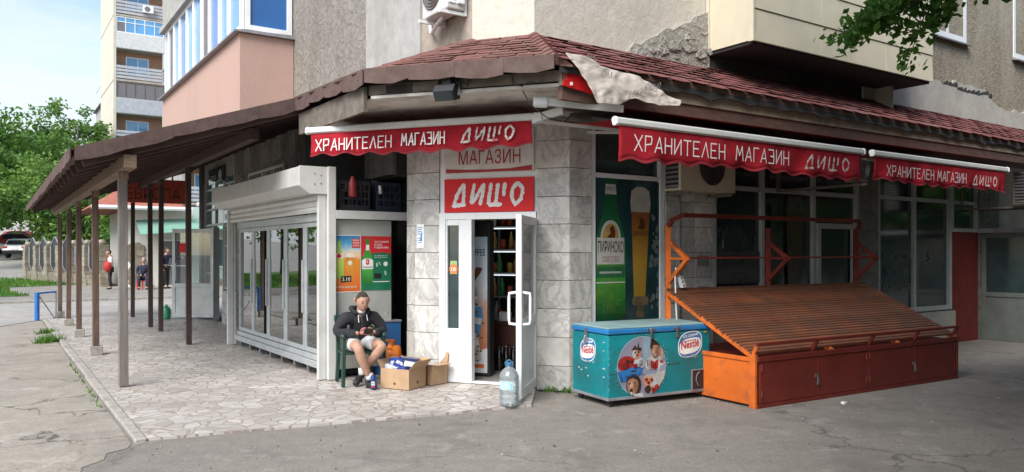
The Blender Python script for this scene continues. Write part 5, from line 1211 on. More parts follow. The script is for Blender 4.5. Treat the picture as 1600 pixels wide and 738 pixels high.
for x, z, r, m in ((.2, -.5, .17, 8), (.1, -.42, .1, 8), (.32, -.42, .11, 8), (.48, -.62, .14, 5), (.38, -.72, .1, 8), (.58, -.7, .1, 4), (.22, -.74, .14, 3), (.46, -.82, .1, 4)): ell(m, x, z, r, r*.9, 9)
SH = len(pm); pm += [M('shade_skin_print', (.22, .10, .06), .45, .3, 20), M('shade_red_print', (.14, .012, .014), .45, .3, 20), M('shade_white_print', (.25, .25, .27), .45, .3, 20), M('light_skin_print', (.48, .29, .2), .45, .2, 20), M('deep_blue_print', (.01, .06, .17), .45, .3, 12)]
ell(SH, .60, .46, .06, .17); ell(SH+3, .46, .47, .05, .10); ell(SH, .52, .30, .09, .03); ell(SH+3, .80, .36, .035, .18)
ell(SH, -.27, -.62, .07, .2); ell(SH+3, -.44, -.56, .07, .1); ell(3, -.50, -.50, .03, .018); ell(SH+1, -.68, .06, .12, .1); ell(SH+1, -.44, .20, .10, .05); ell(SH+1, -.28, .04, .09, .08)
ell(SH+2, -.06, .18, .09, .05); ell(SH+2, -.16, .06, .06, .06); ell(SH+2, .26, .10, .06, .14); ell(SH+2, .82, .22, .08, .05); ell(SH+1, .5, -.02, .05, .1)
for i in range(5): shp(SH+4, [(-.9+.18*i, -.2-.02*i), (-.86+.18*i, -.2-.02*i), (-.8+.17*i, -.4+.03*i), (-.83+.17*i, -.4+.03*i)])
for x, z in ((.2, -.5), (.12, -.40), (.33, -.42), (.40, -.72)): ell(SH+1, x+.03, z-.03, .06, .05, 7); ell(SH+3, x-.05, z+.05, .05, .04, 7)
for i in range(7): shp(SH+2, [(.1+.12*i, -.22-.01*i), (.13+.12*i, -.22-.01*i), (.15+.11*i, -.3), (.12+.11*i, -.3)])
rn = random.Random(17)
for i in range(70):
    t = rn.uniform(0, 6.283); r = rn.uniform(.97, 1.1); x, z = Cx+Ra*r*math.cos(t), Cz+Rz*r*math.sin(t); w = rn.uniform(.002, .007)
    if z > .1: mb.m = 10; mb.sheet(FZ, [(x-w, z), (x, z-w), (x+w, z), (x, z+w)], -.0032 if r > 1.01 else .012)
mb.build('round_picture', pm, fz)
# badge: oval shield, blue over white, red letters, ice at the rim
def badge(fr, a, z, w, h, seed):
    b = MB(); rn = random.Random(seed)
    ov = lambda kx, kz, n=26, ox=0, oz=0: [(a+ox+w*kx*(abs(math.cos(t))**.75)*(1 if math.cos(t) >= 0 else -1), z+oz+h*kz*(abs(math.sin(t))**.75)*(1 if math.sin(t) >= 0 else -1)+math.cos(t)*w*.08) for t in [2*math.pi*i/n for i in range(n)]]
    b.m = 0; b.sheet(fr, ov(.50, .50), -.0036)
    b.m = 1; b.sheet(fr, ov(.465, .465), -.0030)
    b.m = 0; b.sheet(fr, ov(.445, .30, oz=-.06*h), -.0024)
    b.m = 3
    for i in range(26):
        x = a+rn.uniform(-.36, .42)*w; zz = z-.45*h+rn.uniform(-.08, .02)*h; r = rn.uniform(.004, .011); b.sheet(fr, [(x-r, zz), (x, zz-r), (x+r, zz), (x, zz+r)], -.0020+.00002*i)
    b.m = 0; b.text('ICE CREAM', fr, a-.30*w, z+.235*h, -.0022, .62*w, .105*h, bold=.02, tilt=.14)
    b.m = 2; b.text('Nestlé', fr, a-.37*w, z-.20*h, -.0012, .74*w, .31*h, bold=.025, tilt=.12)
    b.sheet(fr, [(a-.37*w, z+.08*h), (a+.16*w, z+.15*h), (a+.16*w, z+.18*h), (a-.37*w, z+.11*h)], -.0010)
    return b.build('ice_cream_badge', [m_whitep, M('badge_blue', (.03, .15, .36), .35, .3, 6), M('badge_red', (.5, .02, .03), .35), m_sky_p], fz)
badge(FZ, 1.09, .60, .34, .28, 1); badge(FZS, .31, .56, .30, .25, 2)

# ================================================================== orange slatted produce stall
FSu = (.853, .521); l = math.hypot(*FSu); FSu = (FSu[0]/l, FSu[1]/l)
FS_ = Fr((2.50, 7.92), FSu, (FSu[1], -FSu[0]))
LS = 3.72
m_or = M('orange_paint', (.60, .125, .012), .55, .16, 3, dirt=(.22, .06, .025), dscale=5, dthr=(.5, .66), damt=.75)
m_or_shade = M('shaded_orange_paint', (.15, .018, .011), .5, .16, 3, dirt=(.16, .03, .015), dscale=2.2, damt=.6)  # same orange paint, darkened to hold the shade of the front
m_slat = M('orange_slat', (.21, .068, .027), .6, .22, 5, dirt=(.10, .055, .035), dscale=4, dthr=(.42, .66), damt=.85, island=.4)
st = empty('produce_stall', tuple(FS_.p(LS/2, -.6, 0)), 'empty orange slatted market stall with a locker base along the shop front', 'stall')
mb = MB(); mb.box(FS_, .012, LS-.012, -1.3, -.022, .02, .50); mb.build('locker', m_or_shade, st)
mb = MB(); mb.box(FS_, 0.0, .012, -1.28, -.09, .03, .47); mb.box(FS_, -.02, .014, -.085, .0, .0, .555); mb.box(FS_, -.012, .012, -1.28, -.09, .475, .52); mb.build('end_panel', m_or, st, bevel=.004)
mb = MB(); mb.box(FS_, .016, LS, -.02, .012, .475, .53); mb.box(FS_, .016, LS, -.02, .008, .0, .04); mb.box(FS_, LS-.04, LS, -.02, .008, .04, .475); mb.build('base_rail', m_or_shade, st, bevel=.004)
for i in range(4):
    x0 = .05+i*(LS-.1)/4; x1 = x0+(LS-.1)/4-.012
    mb = MB(); mb.box(FS_, x0, x1, -.02, .004, .045, .47); d = mb.build('locker_door', m_or_shade, st, bevel=.004)
    hx = x0+.02 if i % 2 == 0 else x1-.03
    for z in (.11, .38): mb = MB(); mb.tube([FS_.p(hx, .01, z), FS_.p(hx, .01, z+.07)], .009, 8); mb.build('hinge', m_or_shade, d)
    if i % 2 == 0:
        mb = MB(); mb.box(FS_, x1-.03, x1+.03, .005, .011, .25, .285); mb.box(FS_, x1-.008, x1+.022, .012, .028, .17, .215); mb.tube([FS_.p(x1-.002, .02, .215), FS_.p(x1-.002, .02, .245), FS_.p(x1+.007, .02, .252), FS_.p(x1+.016, .02, .245), FS_.p(x1+.016, .02, .215)], .004, 6); mb.build('padlock', m_steel, d)
# sloping bed: side bearers and slats laid across
S0, S1 = (-.045, .545), (-1.33, 1.16)
sp_ = lambda t, h=0: (S0[0]+(S1[0]-S0[0])*t, S0[1]+(S1[1]-S0[1])*t+h)
for a in (.0, LS/3, 2*LS/3, LS-.04):
    mb = MB(); mb.hexa([FS_.p(a, *sp_(-.03, -.055)), FS_.p(a+.04, *sp_(-.03, -.055)), FS_.p(a+.04, *sp_(-.03, .0)), FS_.p(a, *sp_(-.03, .0))], [FS_.p(a, *sp_(1.0, -.055)), FS_.p(a+.04, *sp_(1.0, -.055)), FS_.p(a+.04, *sp_(1.0, .0)), FS_.p(a, *sp_(1.0, .0))]); mb.build('bearer', m_or, st, bevel=.004)
mb = MB(); rn = random.Random(9); nsl = 27
for i in range(nsl):
    t = (i+.25)/nsl; t1 = t+.62/nsl; o = rn.uniform(-.012, .012); t += rn.uniform(-.06, .06)/nsl; t1 += rn.uniform(-.06, .06)/nsl
    mb.hexa([FS_.p(-.012+o, *sp_(t, .002)), FS_.p(LS+.012+o, *sp_(t, .002)), FS_.p(LS+.012+o, *sp_(t1, .002)), FS_.p(-.012+o, *sp_(t1, .002))], [FS_.p(-.012+o, *sp_(t, .024)), FS_.p(LS+.012+o, *sp_(t, .024)), FS_.p(LS+.012+o, *sp_(t1, .024)), FS_.p(-.012+o, *sp_(t1, .024))])
mb.build('slat_bed', m_slat, st)
mb = MB(); mb.bar(FS_.p(-.02, .015, .66), FS_.p(LS+.02, .015, .66), .03, .03); mb.build('front_rail', m_or_shade, st, bevel=.004)
for a in (.005, .95, 1.95, 2.85, LS-.03):
    mb = MB(); mb.bar(FS_.p(a, -.06, .53), FS_.p(a, .012, .655), .022, .04); mb.build('rail_strut', m_or if a < .1 else m_or_shade, st)  # left strut in the lit colour, the others in the shaded one
# back frame
ZT = 2.04
for k, a in enumerate((.06, LS*.48, LS-.1)):
    mb = MB(); pm_ = m_or if k == 0 else m_or_shade  # left post keeps the lit orange, the others the shaded copy
    mb.bar(FS_.p(a, -1.37, .02), FS_.p(a, -1.37, ZT-.12), .06, .06); mb.bar(FS_.p(a, -1.33, 1.72), FS_.p(a, -1.06, 1.53), .045, .05, up=(UR[0], UR[1], 0)); mb.bar(FS_.p(a, -1.05, 1.525), FS_.p(a, -1.34, 1.26), .045, .05, up=(UR[0], UR[1], 0)); mb.bar(FS_.p(a, -1.34, 1.53), FS_.p(a, -1.02, 1.53), .03, .03)
    mb.build('post', pm_, st, bevel=.004)
mb = MB(); mb.bar(FS_.p(.06, -1.37, ZT-.14), FS_.p(.06, -1.30, ZT-.06), .05); mb.bar(FS_.p(.06, -1.31, ZT-.06), FS_.p(.18, -1.25, ZT), .05); mb.bar(FS_.p(.17, -1.25, ZT), FS_.p(LS-.2, -1.25, ZT), .05); mb.bar(FS_.p(LS-.21, -1.25, ZT), FS_.p(LS-.1, -1.31, ZT-.07), .05); mb.bar(FS_.p(LS-.1, -1.31, ZT-.06), FS_.p(LS-.1, -1.37, ZT-.14), .05); mb.build('top_rail', m_or_shade, st, bevel=.004)
mb = MB(); mb.bar(FS_.p(.06, -1.04, 1.54), FS_.p(LS-.08, -1.04, 1.54), .02); mb.build('middle_rail', m_or_shade, st)
ps = empty('power_strip', tuple(FS_.p(.14, -1.3, 1.25)), 'white power strip tied to the left post of the orange stall', 'power strip')
FPS = Fr(xy(FS_.p(.17, -1.28, 0)), FSu, FS_.n)
mb = MB(); mb.hexa([FPS.p(-.06, 0, 1.32), FPS.p(-.0, 0, 1.335), FPS.p(.05, 0, 1.20), FPS.p(-.01, 0, 1.185)], [FPS.p(-.06, .05, 1.32), FPS.p(-.0, .05, 1.335), FPS.p(.05, .05, 1.20), FPS.p(-.01, .05, 1.185)]); mb.build('case', m_pvc, ps, bevel=.005)
mb = MB()
for i in range(3): mb.disc(FPS, -.022+i*.016, 1.305-i*.045, .016, .016, .052, 12)
mb.build('socket', m_sill, ps)
mb = MB(); mb.tube([FPS.p(-.05, .02, 1.34), FPS.p(-.1, .03, 1.42), FPS.p(-.13, .05, 1.3), FPS.p(-.12, .06, .9), FPS.p(-.1, .05, .75), FPS.p(-.13, .03, .6)], .008, 6); mb.build('cord', m_pvc, ps)

# ================================================================== small things by the door
# big water bottle holding the door
bw = empty('water_bottle', (-.03, 7.98, .03), 'large clear water bottle with a blue cap standing against the open door', 'bottle')
mb = MB(); pr = [(.085, 0), (.10, .015), (.10, .05), (.094, .06), (.10, .07), (.10, .11), (.094, .12), (.10, .13), (.10, .26), (.094, .27), (.10, .28), (.098, .31), (.075, .355), (.04, .385), (.026, .395), (.026, .41)]
mb.lathe((-.03, 7.98, .03), pr, 20); mb.build('bottle', mat_glass('bottle_plastic', (.86, .92, .94), .06, .08, .97, .2), bw, smooth=True)
mb = MB(); mb.lathe((-.03, 7.98, .03), [(.031, .405), (.033, .41), (.033, .435), (.028, .44)], 14); mb.build('cap', M('cap_blue', (.05, .16, .3), .4), bw)
mb = MB(); mb.tube([(-.06, 7.97, .425), (-.07, 7.96, .47), (-.03, 7.955, .50), (.01, 7.965, .47), (0, 7.97, .425)], .007, 6); mb.build('handle', bpy.data.materials['cap_blue'], bw)
FB = Fr((-.03, 7.98), (1, 0), (0, -1)); mb = MB()
ring = lambda z: [Vector((-.03+.1012*math.cos(t), 7.98+.1012*math.sin(t), .03+z)) for t in [math.pi*(1.08+.07*i) for i in range(9)]]
for a_, b_ in ((.17, .255),):
    lo, hi = ring(a_), ring(b_)
    for i in range(8): mb.poly([lo[i], lo[i+1], hi[i+1], hi[i]])
mb.build('label', M('bottle_label', (.40, .62, .72), .4, .25, 40), bw)
# cardboard boxes
m_card = M('cardboard', (.40, .26, .15), .85, .1, 6, dirt=(.24, .16, .1), dscale=4, damt=.4); m_card_in = M('cardboard_inside', (.30, .2, .12), .9)
BXu = (.62, -.78); BX = Fr((-1.53, 9.02), (.884, -.468), (-.468, -.884))        # a along the long front side
bx = empty('cardboard_box', tuple(BX.p(.2, -.15, .03)), 'open cardboard box with raised flaps full of blue packets in front of the youth', 'box')
def open_box(fr, w, dp, h, root, flap, mats):
    t = .006; mb = MB()
    mb.box(fr, 0, w, -t, 0, .03, .03+h); mb.box(fr, 0, w, -dp, -dp+t, .03, .03+h); mb.box(fr, 0, t, -dp+t, -t, .03, .03+h); mb.box(fr, w-t, w, -dp+t, -t, .03, .03+h); mb.box(fr, t, w-t, -dp+t, -t, .03, .036)
    mb.build('box_body', mats[0], root)
    for (p, q, out) in flap:
        mb = MB(); o = Vector(out); n = (Vector(q)-Vector(p)).cross(o).normalized()*.004
        r = [Vector(p), Vector(q), Vector(q)+o, Vector(p)+o]; mb.hexa(r, [v+n for v in r]); mb.build('flap', mats[0], root)
W_, D_, H_ = .40, .34, .23; U_ = Vector((BX.u[0], BX.u[1], 0)); N_ = Vector((BX.n[0], BX.n[1], 0)); Zu = Vector((0, 0, 1)); zt = .03+H_
open_box(BX, W_, D_, H_, bx, [(BX.p(0, 0, zt), BX.p(0, -D_, zt), -U_*.05+Zu*.09), (BX.p(W_, 0, zt), BX.p(W_, -D_, zt), U_*.09+Zu*.10), (BX.p(0, -D_, zt), BX.p(W_, -D_, zt), -N_*.06+Zu*.09)], (m_card, m_card_in))
mb = MB(); mb.tube([BX.p(.2, .001, .09), BX.p(.2, .003, .09)], .014, 10); mb.build('hand_hole', m_black, bx)
mb = MB(); mb.tube([BX.p(W_+.001, -.17, .10), BX.p(W_+.003, -.17, .10)], .018, 10); mb.build('hand_hole', m_black, bx)
mp = [M('packet_blue', (.02, .05, .26), .3, .2, 9, coat=.3), M('packet_navy', (.012, .02, .09), .3, coat=.3), M('packet_silver', (.4, .47, .55), .25, .3, 12, metal=.3), M('packet_white', (.6, .6, .6), .4), m_redp]
def packet(a, d, z, w, dp, h, rz, ry, m, label, grp='packets in the cardboard box'):
    fr = BX.shift(a, d).turn(rz); r = MB(); c, s = math.cos(rad(ry)), math.sin(rad(ry))
    def pt(x, y, q): return fr.p(x*c-q*s, y, z+x*s+q*c)
    q = [(-w/2, -dp/2), (w/2, -dp/2), (w/2, dp/2), (-w/2, dp/2)]
    r.hexa([pt(x, y, 0) for x, y in q], [pt(x, y, h) for x, y in q]); o = r.build('packet', mp[m], bevel=.006)
    tag(o, label, 'packet', grp); k = MB(); k.poly([pt(x, dp/2+.001, zz) for x, zz in ((-w*.35, h*.35), (w*.35, h*.35), (w*.3, h*.7), (-w*.3, h*.75))]); k.build('print', mp[3] if m != 3 else mp[0], o); return o
packet(.12, -.14, .24, .2, .05, .13, -18, 10, 0, 'bright blue packet leaning out of the box towards the seated youth')
packet(.29, -.17, .22, .2, .06, .16, 20, -5, 1, 'navy packet standing tallest in the right part of the box')
packet(.10, -.08, .2, .16, .1, .09, 10, -14, 2, 'silvery blue wrapped pack at the front left of the box')
packet(.22, -.24, .27, .2, .05, .09, -8, 4, 3, 'white and blue packet at the back of the box')
packet(.17, -.10, .27, .13, .04, .10, 35, -25, 0, 'blue sachet lying across the top of the packets in the box')
packet(.33, -.27, .2, .1, .08, .14, 12, 8, 4, 'red packet standing in the far corner of the box')
packet(.06, -.24, .2, .1, .1, .11, 40, 15, 1, 'navy sachet in the back left corner of the box')
packet(.28, -.07, .19, .12, .08, .09, 0, 12, 0, 'small blue packet low against the front wall of the box')
BX2 = Fr(xy(BX.p(.16, -.45, 0)), (.80, -.6), (-.6, -.80)); b2 = empty('cardboard_box', tuple(BX2.p(.15, -.12, .03)), 'second cardboard box tucked between the first box and the marble pillar', 'box')
W2, D2, H2 = .30, .26, .24; U2 = Vector((BX2.u[0], BX2.u[1], 0)); N2 = Vector((BX2.n[0], BX2.n[1], 0))
open_box(BX2, W2, D2, H2, b2, [(BX2.p(W2, 0, .27), BX2.p(W2, -D2, .27), U2*.09+Zu*.0), (BX2.p(0, -D2, .27), BX2.p(W2, -D2, .27), -N2*.03+Zu*.12), (BX2.p(0, 0, .27), BX2.p(W2, 0, .27), N2*.1+Zu*.02)], (m_card, m_card_in))
# blue cabinet, cup, orange bag, drink can
mb = MB(); mb.box(FN, -.20, .10, -.36, -.04, .03, .70); bc = mb.build('blue_cabinet', M('cabinet_blue', (.03, .12, .30), .45, .1, 4, dirt=(.02, .05, .12)), bevel=.006); tag(bc, 'small blue cabinet standing between the cooler end and the marble pillar', 'cabinet')
mb = MB(); mb.box(FN, -.21, .11, -.37, -.03, .70, .725); mb.build('cabinet_top', m_sill, bc, bevel=.004)
cpos = FN.p(-.10, -.12, .727); mb = MB(); mb.lathe(cpos, [(.036, 0), (.04, .005), (.05, .10), (.052, .102), (.047, .1), (.038, .01)], 16); cu_ = mb.build('paper_cup', M('cup_print', (.55, .53, .48), .6, .35, 45)); tag(cu_, 'patterned paper cup standing on the small blue cabinet', 'cup')
bpos = FN.p(-.10, .14, .03); mb = MB(); rn = random.Random(2)
mb.ball(bpos+Vector((0, 0, .19)), (.15, .13, .20), 22, 16); mb.ball(bpos+Vector((.05, -.02, .10)), (.13, .12, .11), 18, 12)
mb.lathe(bpos+Vector((-.02, 0, .34)), [(.09, 0), (.05, .03), (.035, .06), (.06, .10), (.075, .12)], 14)
for i, v in enumerate(mb.v):
    k = mnoise.noise(v*8)*.045 + mnoise.noise(v*23)*.016; dv = (v-bpos-Vector((0, 0, .18))); v2 = v + dv.normalized()*k; v2.z = max(v2.z, .031); mb.v[i] = v2
ob = mb.build('orange_bag', M('orange_bag_plastic', (.72, .20, .03), .35, .2, 12, bump=.4, bscale=25, spec=.5), smooth=True); tag(ob, 'full orange plastic bag between the youth and the blue cabinet', 'bag')
cpos = Vector((-1.592, 8.90, .03)); cn = empty('drink_can', tuple(cpos), 'dark blue drink can standing on the tiles beside the box', 'can')
mb = MB(); mb.lathe(cpos, [(.026, 0), (.033, .01), (.033, .145), (.027, .158), (.026, .162)], 16); mb.build('can_body', M('can_blue', (.02, .06, .2), .25, .3, 20, metal=.4), cn, smooth=True)
FCn = Fr((cpos.x, cpos.y), (1, 0), (0, -1)); mb = MB(); mb.text('XIXO', Fr((cpos.x, cpos.y), (1, 0), (0, -1)), -.022, .075, .0335, .044, .05, bold=.03); mb.build('lettering', m_whitep, cn)
mb = MB(); mb.sheet(FCn, [(-.02, .055), (.02, .055), (.02, .068), (-.02, .068)], .0336); mb.build('red_stripe', m_redp, cn)
# green bottle by the neighbour's door
mb = MB(); mb.lathe(FL_.p(11.2, .9, .03), [(.09, 0), (.1, .02), (.1, .22), (.08, .27), (.03, .31), (.03, .34)], 14); tag(mb.build('green_container', M('green_plastic', (.05, .3, .15), .3, coat=.3), smooth=True), 'green plastic container at the foot of the open glass door', 'container')
# litter
mb = MB(); mb.box(FR_.shift(1.95, 2.15), 0, .05, 0, .04, .002, .025); tag(mb.build('litter_scrap', m_whitep), 'tiny white scrap of litter on the asphalt in front of the stall', 'litter')
# cable lying at the foot of the corner pillar
mb = MB(); pts = [FC_.p(1.25+.05*i, .06+.03*math.sin(i*1.7), .012) for i in range(9)]; mb.tube(pts, .009, 6); tag(mb.build('ground_cable', m_black), 'black cable lying along the foot of the tiled corner pillar', 'cable')

# ================================================================== people
def skin_mesh(verts, edges, root=0, sub=2):
    """verts: [(point, radius)]; one smooth surface grown along connected edges"""
    me = bpy.data.meshes.new('s'); me.from_pydata([tuple(v) for v, r in verts], edges, []); o = bpy.data.objects.new('s', me); COL.objects.link(o)
    sk = o.modifiers.new('skin', 'SKIN'); sk.use_smooth_shade = True; sk.branch_smoothing = .6
    if not me.skin_vertices:
        bm = bmesh.new(); bm.from_mesh(me); bm.verts.layers.skin.verify(); bm.to_mesh(me); bm.free()
    for i, (v, r) in enumerate(verts):
        d = me.skin_vertices[0].data[i]; d.radius = (r, r) if not isinstance(r, tuple) else r; d.use_root = (i == root)
    ss = o.modifiers.new('sub', 'SUBSURF'); ss.levels = ss.render_levels = sub
    bpy.context.view_layer.update()
    out = bpy.data.meshes.new_from_object(o.evaluated_get(bpy.context.evaluated_depsgraph_get()))
    bpy.data.objects.remove(o); bpy.data.meshes.remove(me)
    V = [v.co.copy() for v in out.vertices]; F = [tuple(p.vertices) for p in out.polygons]; bpy.data.meshes.remove(out)
    return V, F
def add(mb, vf):
    i = len(mb.v); mb.v += vf[0]; mb.f += [tuple(i+k for k in f) for f in vf[1]]; mb.mi += [mb.m]*len(vf[1])
def head_shape(c, fwd, left, up, s, hair_only=False, grow=0.0):
    """skull with jaw, brow, nose and chin; x = left, y = forward, z = up"""
    n, m = 22, 18; V, F = [], []
    def P_(t, ph):
        x, y, z = math.sin(ph)*math.sin(t), math.sin(ph)*math.cos(t), math.cos(ph)
        X, Y, Z = x*.076, y*.098, z*.122
        if Z < 0:
            k = -Z/.122; X *= 1-.34*k**1.3; Y = Y*(1-.28*k) + .022*k*(1 if y > -.2 else .3)
        if y > 0 and not hair_only:
            fr = max(0, y)
            Y += fr*.026*math.exp(-((X/.013)**2))*math.exp(-(((Z+.022)/.02)**2))*1.1 + fr*.010*math.exp(-((X/.009)**2))*math.exp(-(((Z-.005)/.02)**2))
            Y -= .008*math.exp(-(((abs(X)-.031)/.014)**2))*math.exp(-(((Z-.012)/.012)**2))
            Y += .006*math.exp(-((X/.022)**2))*math.exp(-(((Z+.062)/.008)**2))
            Y += .008*math.exp(-((X/.02)**2))*math.exp(-(((Z+.098)/.014)**2))
        X *= 1+grow; Y *= 1+grow; Z *= 1+grow
        return c + left*(X*s) + fwd*(Y*s) + up*(Z*s), Z, y
    idx = {}
    for j in range(m+1):
        for i in range(n):
            p, Z, y = P_(2*math.pi*i/n, math.pi*min(.9999, max(.0001, j/m))); idx[(i, j)] = (len(V), Z, y); V.append(p)
    for j in range(m):
        for i in range(n):
            q = [idx[(i, j)], idx[((i+1) % n, j)], idx[((i+1) % n, j+1)], idx[(i, j+1)]]
            if hair_only:
                Z = sum(k[1] for k in q)/4; y = sum(k[2] for k in q)/4
                lim = .072 if y > .5 else (.072-(.5-y)*.15 if y > -.2 else -.06)
                if Z < lim: continue
            F.append(tuple(k[0] for k in q))
    return V, F
m_eye = M('eye_white', (.6, .58, .55), .3); m_iris = M('iris', (.03, .02, .015), .2); m_lip = M('lip', (.42, .17, .14), .5)
def head(root_mats, mb, c, fwd, left, up, s, skin_i, dark_i, white_i, lip_i, ears=True):
    mb.m = skin_i; add(mb, head_shape(c, fwd, left, up, s))
    L = lambda x, y, z: c + left*(x*s) + fwd*(y*s) + up*(z*s)
    for sg in (-1, 1):
        mb.m = white_i; mb.ball(L(sg*.030, .082, .010), .0115*s, 8, 6); mb.m = dark_i; mb.ball(L(sg*.030, .0905, .007), .0062*s, 7, 5)
        mb.bar(L(sg*.016, .0965, .027), L(sg*.044, .086, .030), .005*s, .006*s)
        mb.m = skin_i; mb.bar(L(sg*.016, .094, .0175), L(sg*.044, .086, .0175), .009*s, .008*s)
        mb.tube([L(sg*.074, -.012, .028), L(sg*.088, -.02, .03), L(sg*.09, -.024, .005), L(sg*.082, -.014, -.022), L(sg*.072, -.004, -.024)], [.008*s, .011*s, .012*s, .009*s, .005*s], 7)
    mb.m = lip_i; mb.bar(L(-.021, .086, -.061), L(.021, .086, -.061), .008*s, .009*s)
def hand(mb, wrist, fwd, side, nrm, s, curl=.6):
    """fwd along the hand, side towards the thumb, nrm out of the back of the hand"""
    v = [(wrist, .024*s), (wrist+fwd*.045*s, .030*s)]; e = [(0, 1)]
    add(mb, skin_mesh(v + [(wrist+fwd*.075*s, .028*s)], e + [(1, 2)], 0, 1))
    for i, (o, ln) in enumerate(((.027, .068), (.009, .076), (-.009, .070), (-.026, .055))):
        b = wrist + fwd*.055*s + side*o*s*.9; p1 = wrist + fwd*.088*s + side*o*s; c = curl*(1+.1*i)
        d1 = (fwd*math.cos(c*.6) - nrm*math.sin(c*.6)); d2 = (fwd*math.cos(c*1.5) - nrm*math.sin(c*1.5)); d3 = fwd*math.cos(c*2.2) - nrm*math.sin(c*2.2)
        p2 = p1 + d1*ln*.48*s; p3 = p2 + d2*ln*.34*s; p4 = p3 + d3*ln*.25*s
        add(mb, skin_mesh([(b, .010*s), (p1, .0098*s), (p2, .009*s), (p3, .0082*s), (p4, .0068*s)], [(0, 1), (1, 2), (2, 3), (3, 4)], 0, 1))
    b = wrist + fwd*.022*s + side*.02*s; p1 = b + (side*.8+fwd*.5).normalized()*.032*s - nrm*.006*s; p2 = p1 + (fwd*.85+side*.25-nrm*.3).normalized()*.03*s; p3 = p2 + (fwd*.9-side*.15-nrm*.3).normalized()*.024*s
    add(mb, skin_mesh([(b, .014*s), (p1, .0115*s), (p2, .010*s), (p3, .008*s)], [(0, 1), (1, 2), (2, 3)], 0, 1))
m_skin = M('skin', (.44, .255, .18), .6, .16, 22, bump=.25, bscale=160, dirt=(.40, .19, .13), dscale=9, damt=.5, spec=.3); m_skin2 = M('skin_tanned', (.42, .23, .15), .5, .1, 20)
m_hair = M('short_dark_hair', (.052, .034, .024), .85, .3, 60, bump=.8, bscale=240)
m_ghair = M('grey_hair', (.3, .29, .28), .9, .2, 30)
m_hood = M('black_hoodie', (.018, .018, .022), .85, .3, 14, bump=.5, bscale=30); m_hood2 = M('dark_grey_chest', (.05, .048, .052), .8, .25, 12)
m_short = M('pale_grey_shorts', (.50, .50, .50), .85, .1, 10, bump=.5, bscale=22)
m_shoe = M('black_shoe', (.014, .014, .016), .6); m_sock = M('white_sock', (.62, .61, .58), .9); m_navy = M('navy_cloth', (.018, .024, .05), .85, .25, 12)

# ---- the seated youth
OX, OY = -1.835, 9.33
Fw = Vector((.45, -.893, 0)).normalized(); Lw = Vector((-Fw.y, Fw.x, 0)); UPz = Vector((0, 0, 1))
J = lambda f, l, z: Vector((OX, OY, .03)) + Fw*f + Lw*l + UPz*(z-.03)
yo = empty('person', (OX, OY, .03), 'youth in black hoodie and pale shorts seated on a plastic chair looking at a phone', 'person')
mb = MB()
RW, LW = J(.25, -.075, .655), J(.26, .085, .66)
bv = [(J(-.08, 0, .50), .09), (J(-.06, 0, .66), .075), (J(-.01, 0, .78), .07), (J(.05, 0, .90), .056), (J(.075, 0, .95), .050), (J(.09, 0, 1.0), .05),
      (J(.02, .16, .82), .034), (J(.04, .265, .64), .030), (LW, .026), (J(.02, -.16, .82), .034), (J(.03, -.275, .645), .030), (RW, .026),
      (J(-.05, .095, .495), .082), (J(.19, .135, .515), .074), (J(.41, .165, .515), .056), (J(.33, .10, .40), .060), (J(.17, -.02, .185), .034),
      (J(-.05, -.095, .495), .082), (J(.19, -.12, .515), .074), (J(.42, -.14, .515), .057), (J(.395, -.085, .37), .062), (J(.36, .015, .15), .034)]
be = [(0, 1), (1, 2), (2, 3), (3, 4), (4, 5), (2, 6), (6, 7), (7, 8), (2, 9), (9, 10), (10, 11), (0, 12), (12, 13), (13, 14), (14, 15), (15, 16), (0, 17), (17, 18), (18, 19), (19, 20), (20, 21)]
mb.m = 0; add(mb, skin_mesh(bv, be, 0, 2))
HC = J(.115, .0, 1.02); hf = (Fw*.95 + Lw*.05 - UPz*.30).normalized(); hl = Lw.copy(); hu = hl.cross(hf)*-1
hu = hf.cross(hl); hu = hu if hu.z > 0 else -hu
head(None, mb, HC, hf, hl, hu, .99, 0, 1, 2, 3)
hd = lambda w, tgt: (tgt-w).normalized()
hand(mb, RW, (Fw*.55+Lw*.75+UPz*.15).normalized(), (UPz*.9+Fw*.2-Lw*.2).normalized(), (Fw*.75-Lw*.5).normalized(), 1.0, .75)
hand(mb, LW, (Fw*.55-Lw*.75+UPz*.10).normalized(), (UPz*.9+Fw*.2+Lw*.2).normalized(), (Fw*.75+Lw*.5).normalized(), 1.0, .75)
mb.build('body', [m_skin, m_iris, m_eye, m_lip], yo, smooth=True)
mb = MB(); add(mb, head_shape(HC, hf, hl, hu, .99, True, .014)); h_ = mb.build('hair', m_hair, yo, smooth=True)
mb = MB()
hv = [(J(-.08, 0, .535), .16), (J(-.06, 0, .66), .155), (J(-.01, 0, .79), .15), (J(.03, 0, .885), .075), (J(-.01, .085, .80), .125), (J(-.01, -.085, .80), .125),
      (J(.015, .175, .835), .09), (J(.03, .235, .74), .08), (J(.045, .27, .64), .074), (J(.16, .18, .64), .064), (LW-(LW-J(.04, .265, .64))*.10, .040),
      (J(.015, -.175, .835), .09), (J(.025, -.24, .74), .08), (J(.035, -.28, .645), .074), (J(.15, -.18, .645), .064), (RW-(RW-J(.03, -.275, .645))*.10, .040), (J(-.06, .09, .6), .10), (J(-.06, -.09, .6), .10)]
he = [(0, 1), (1, 2), (2, 3), (2, 4), (4, 6), (6, 7), (7, 8), (8, 9), (9, 10), (2, 5), (5, 11), (11, 12), (12, 13), (13, 14), (14, 15), (1, 16), (1, 17)]
add(mb, skin_mesh(hv, he, 0, 2))
for i, v in enumerate(mb.v):                                        # folds in the cloth
    k = mnoise.noise(v*12)*.020 + mnoise.noise(Vector((v.x*20, v.y*20, v.z*52)))*.011; c_ = J(-.03, 0, v.z); d = (v-c_); d.z = 0
    if d.length > .02: mb.v[i] = v + d.normalized()*k
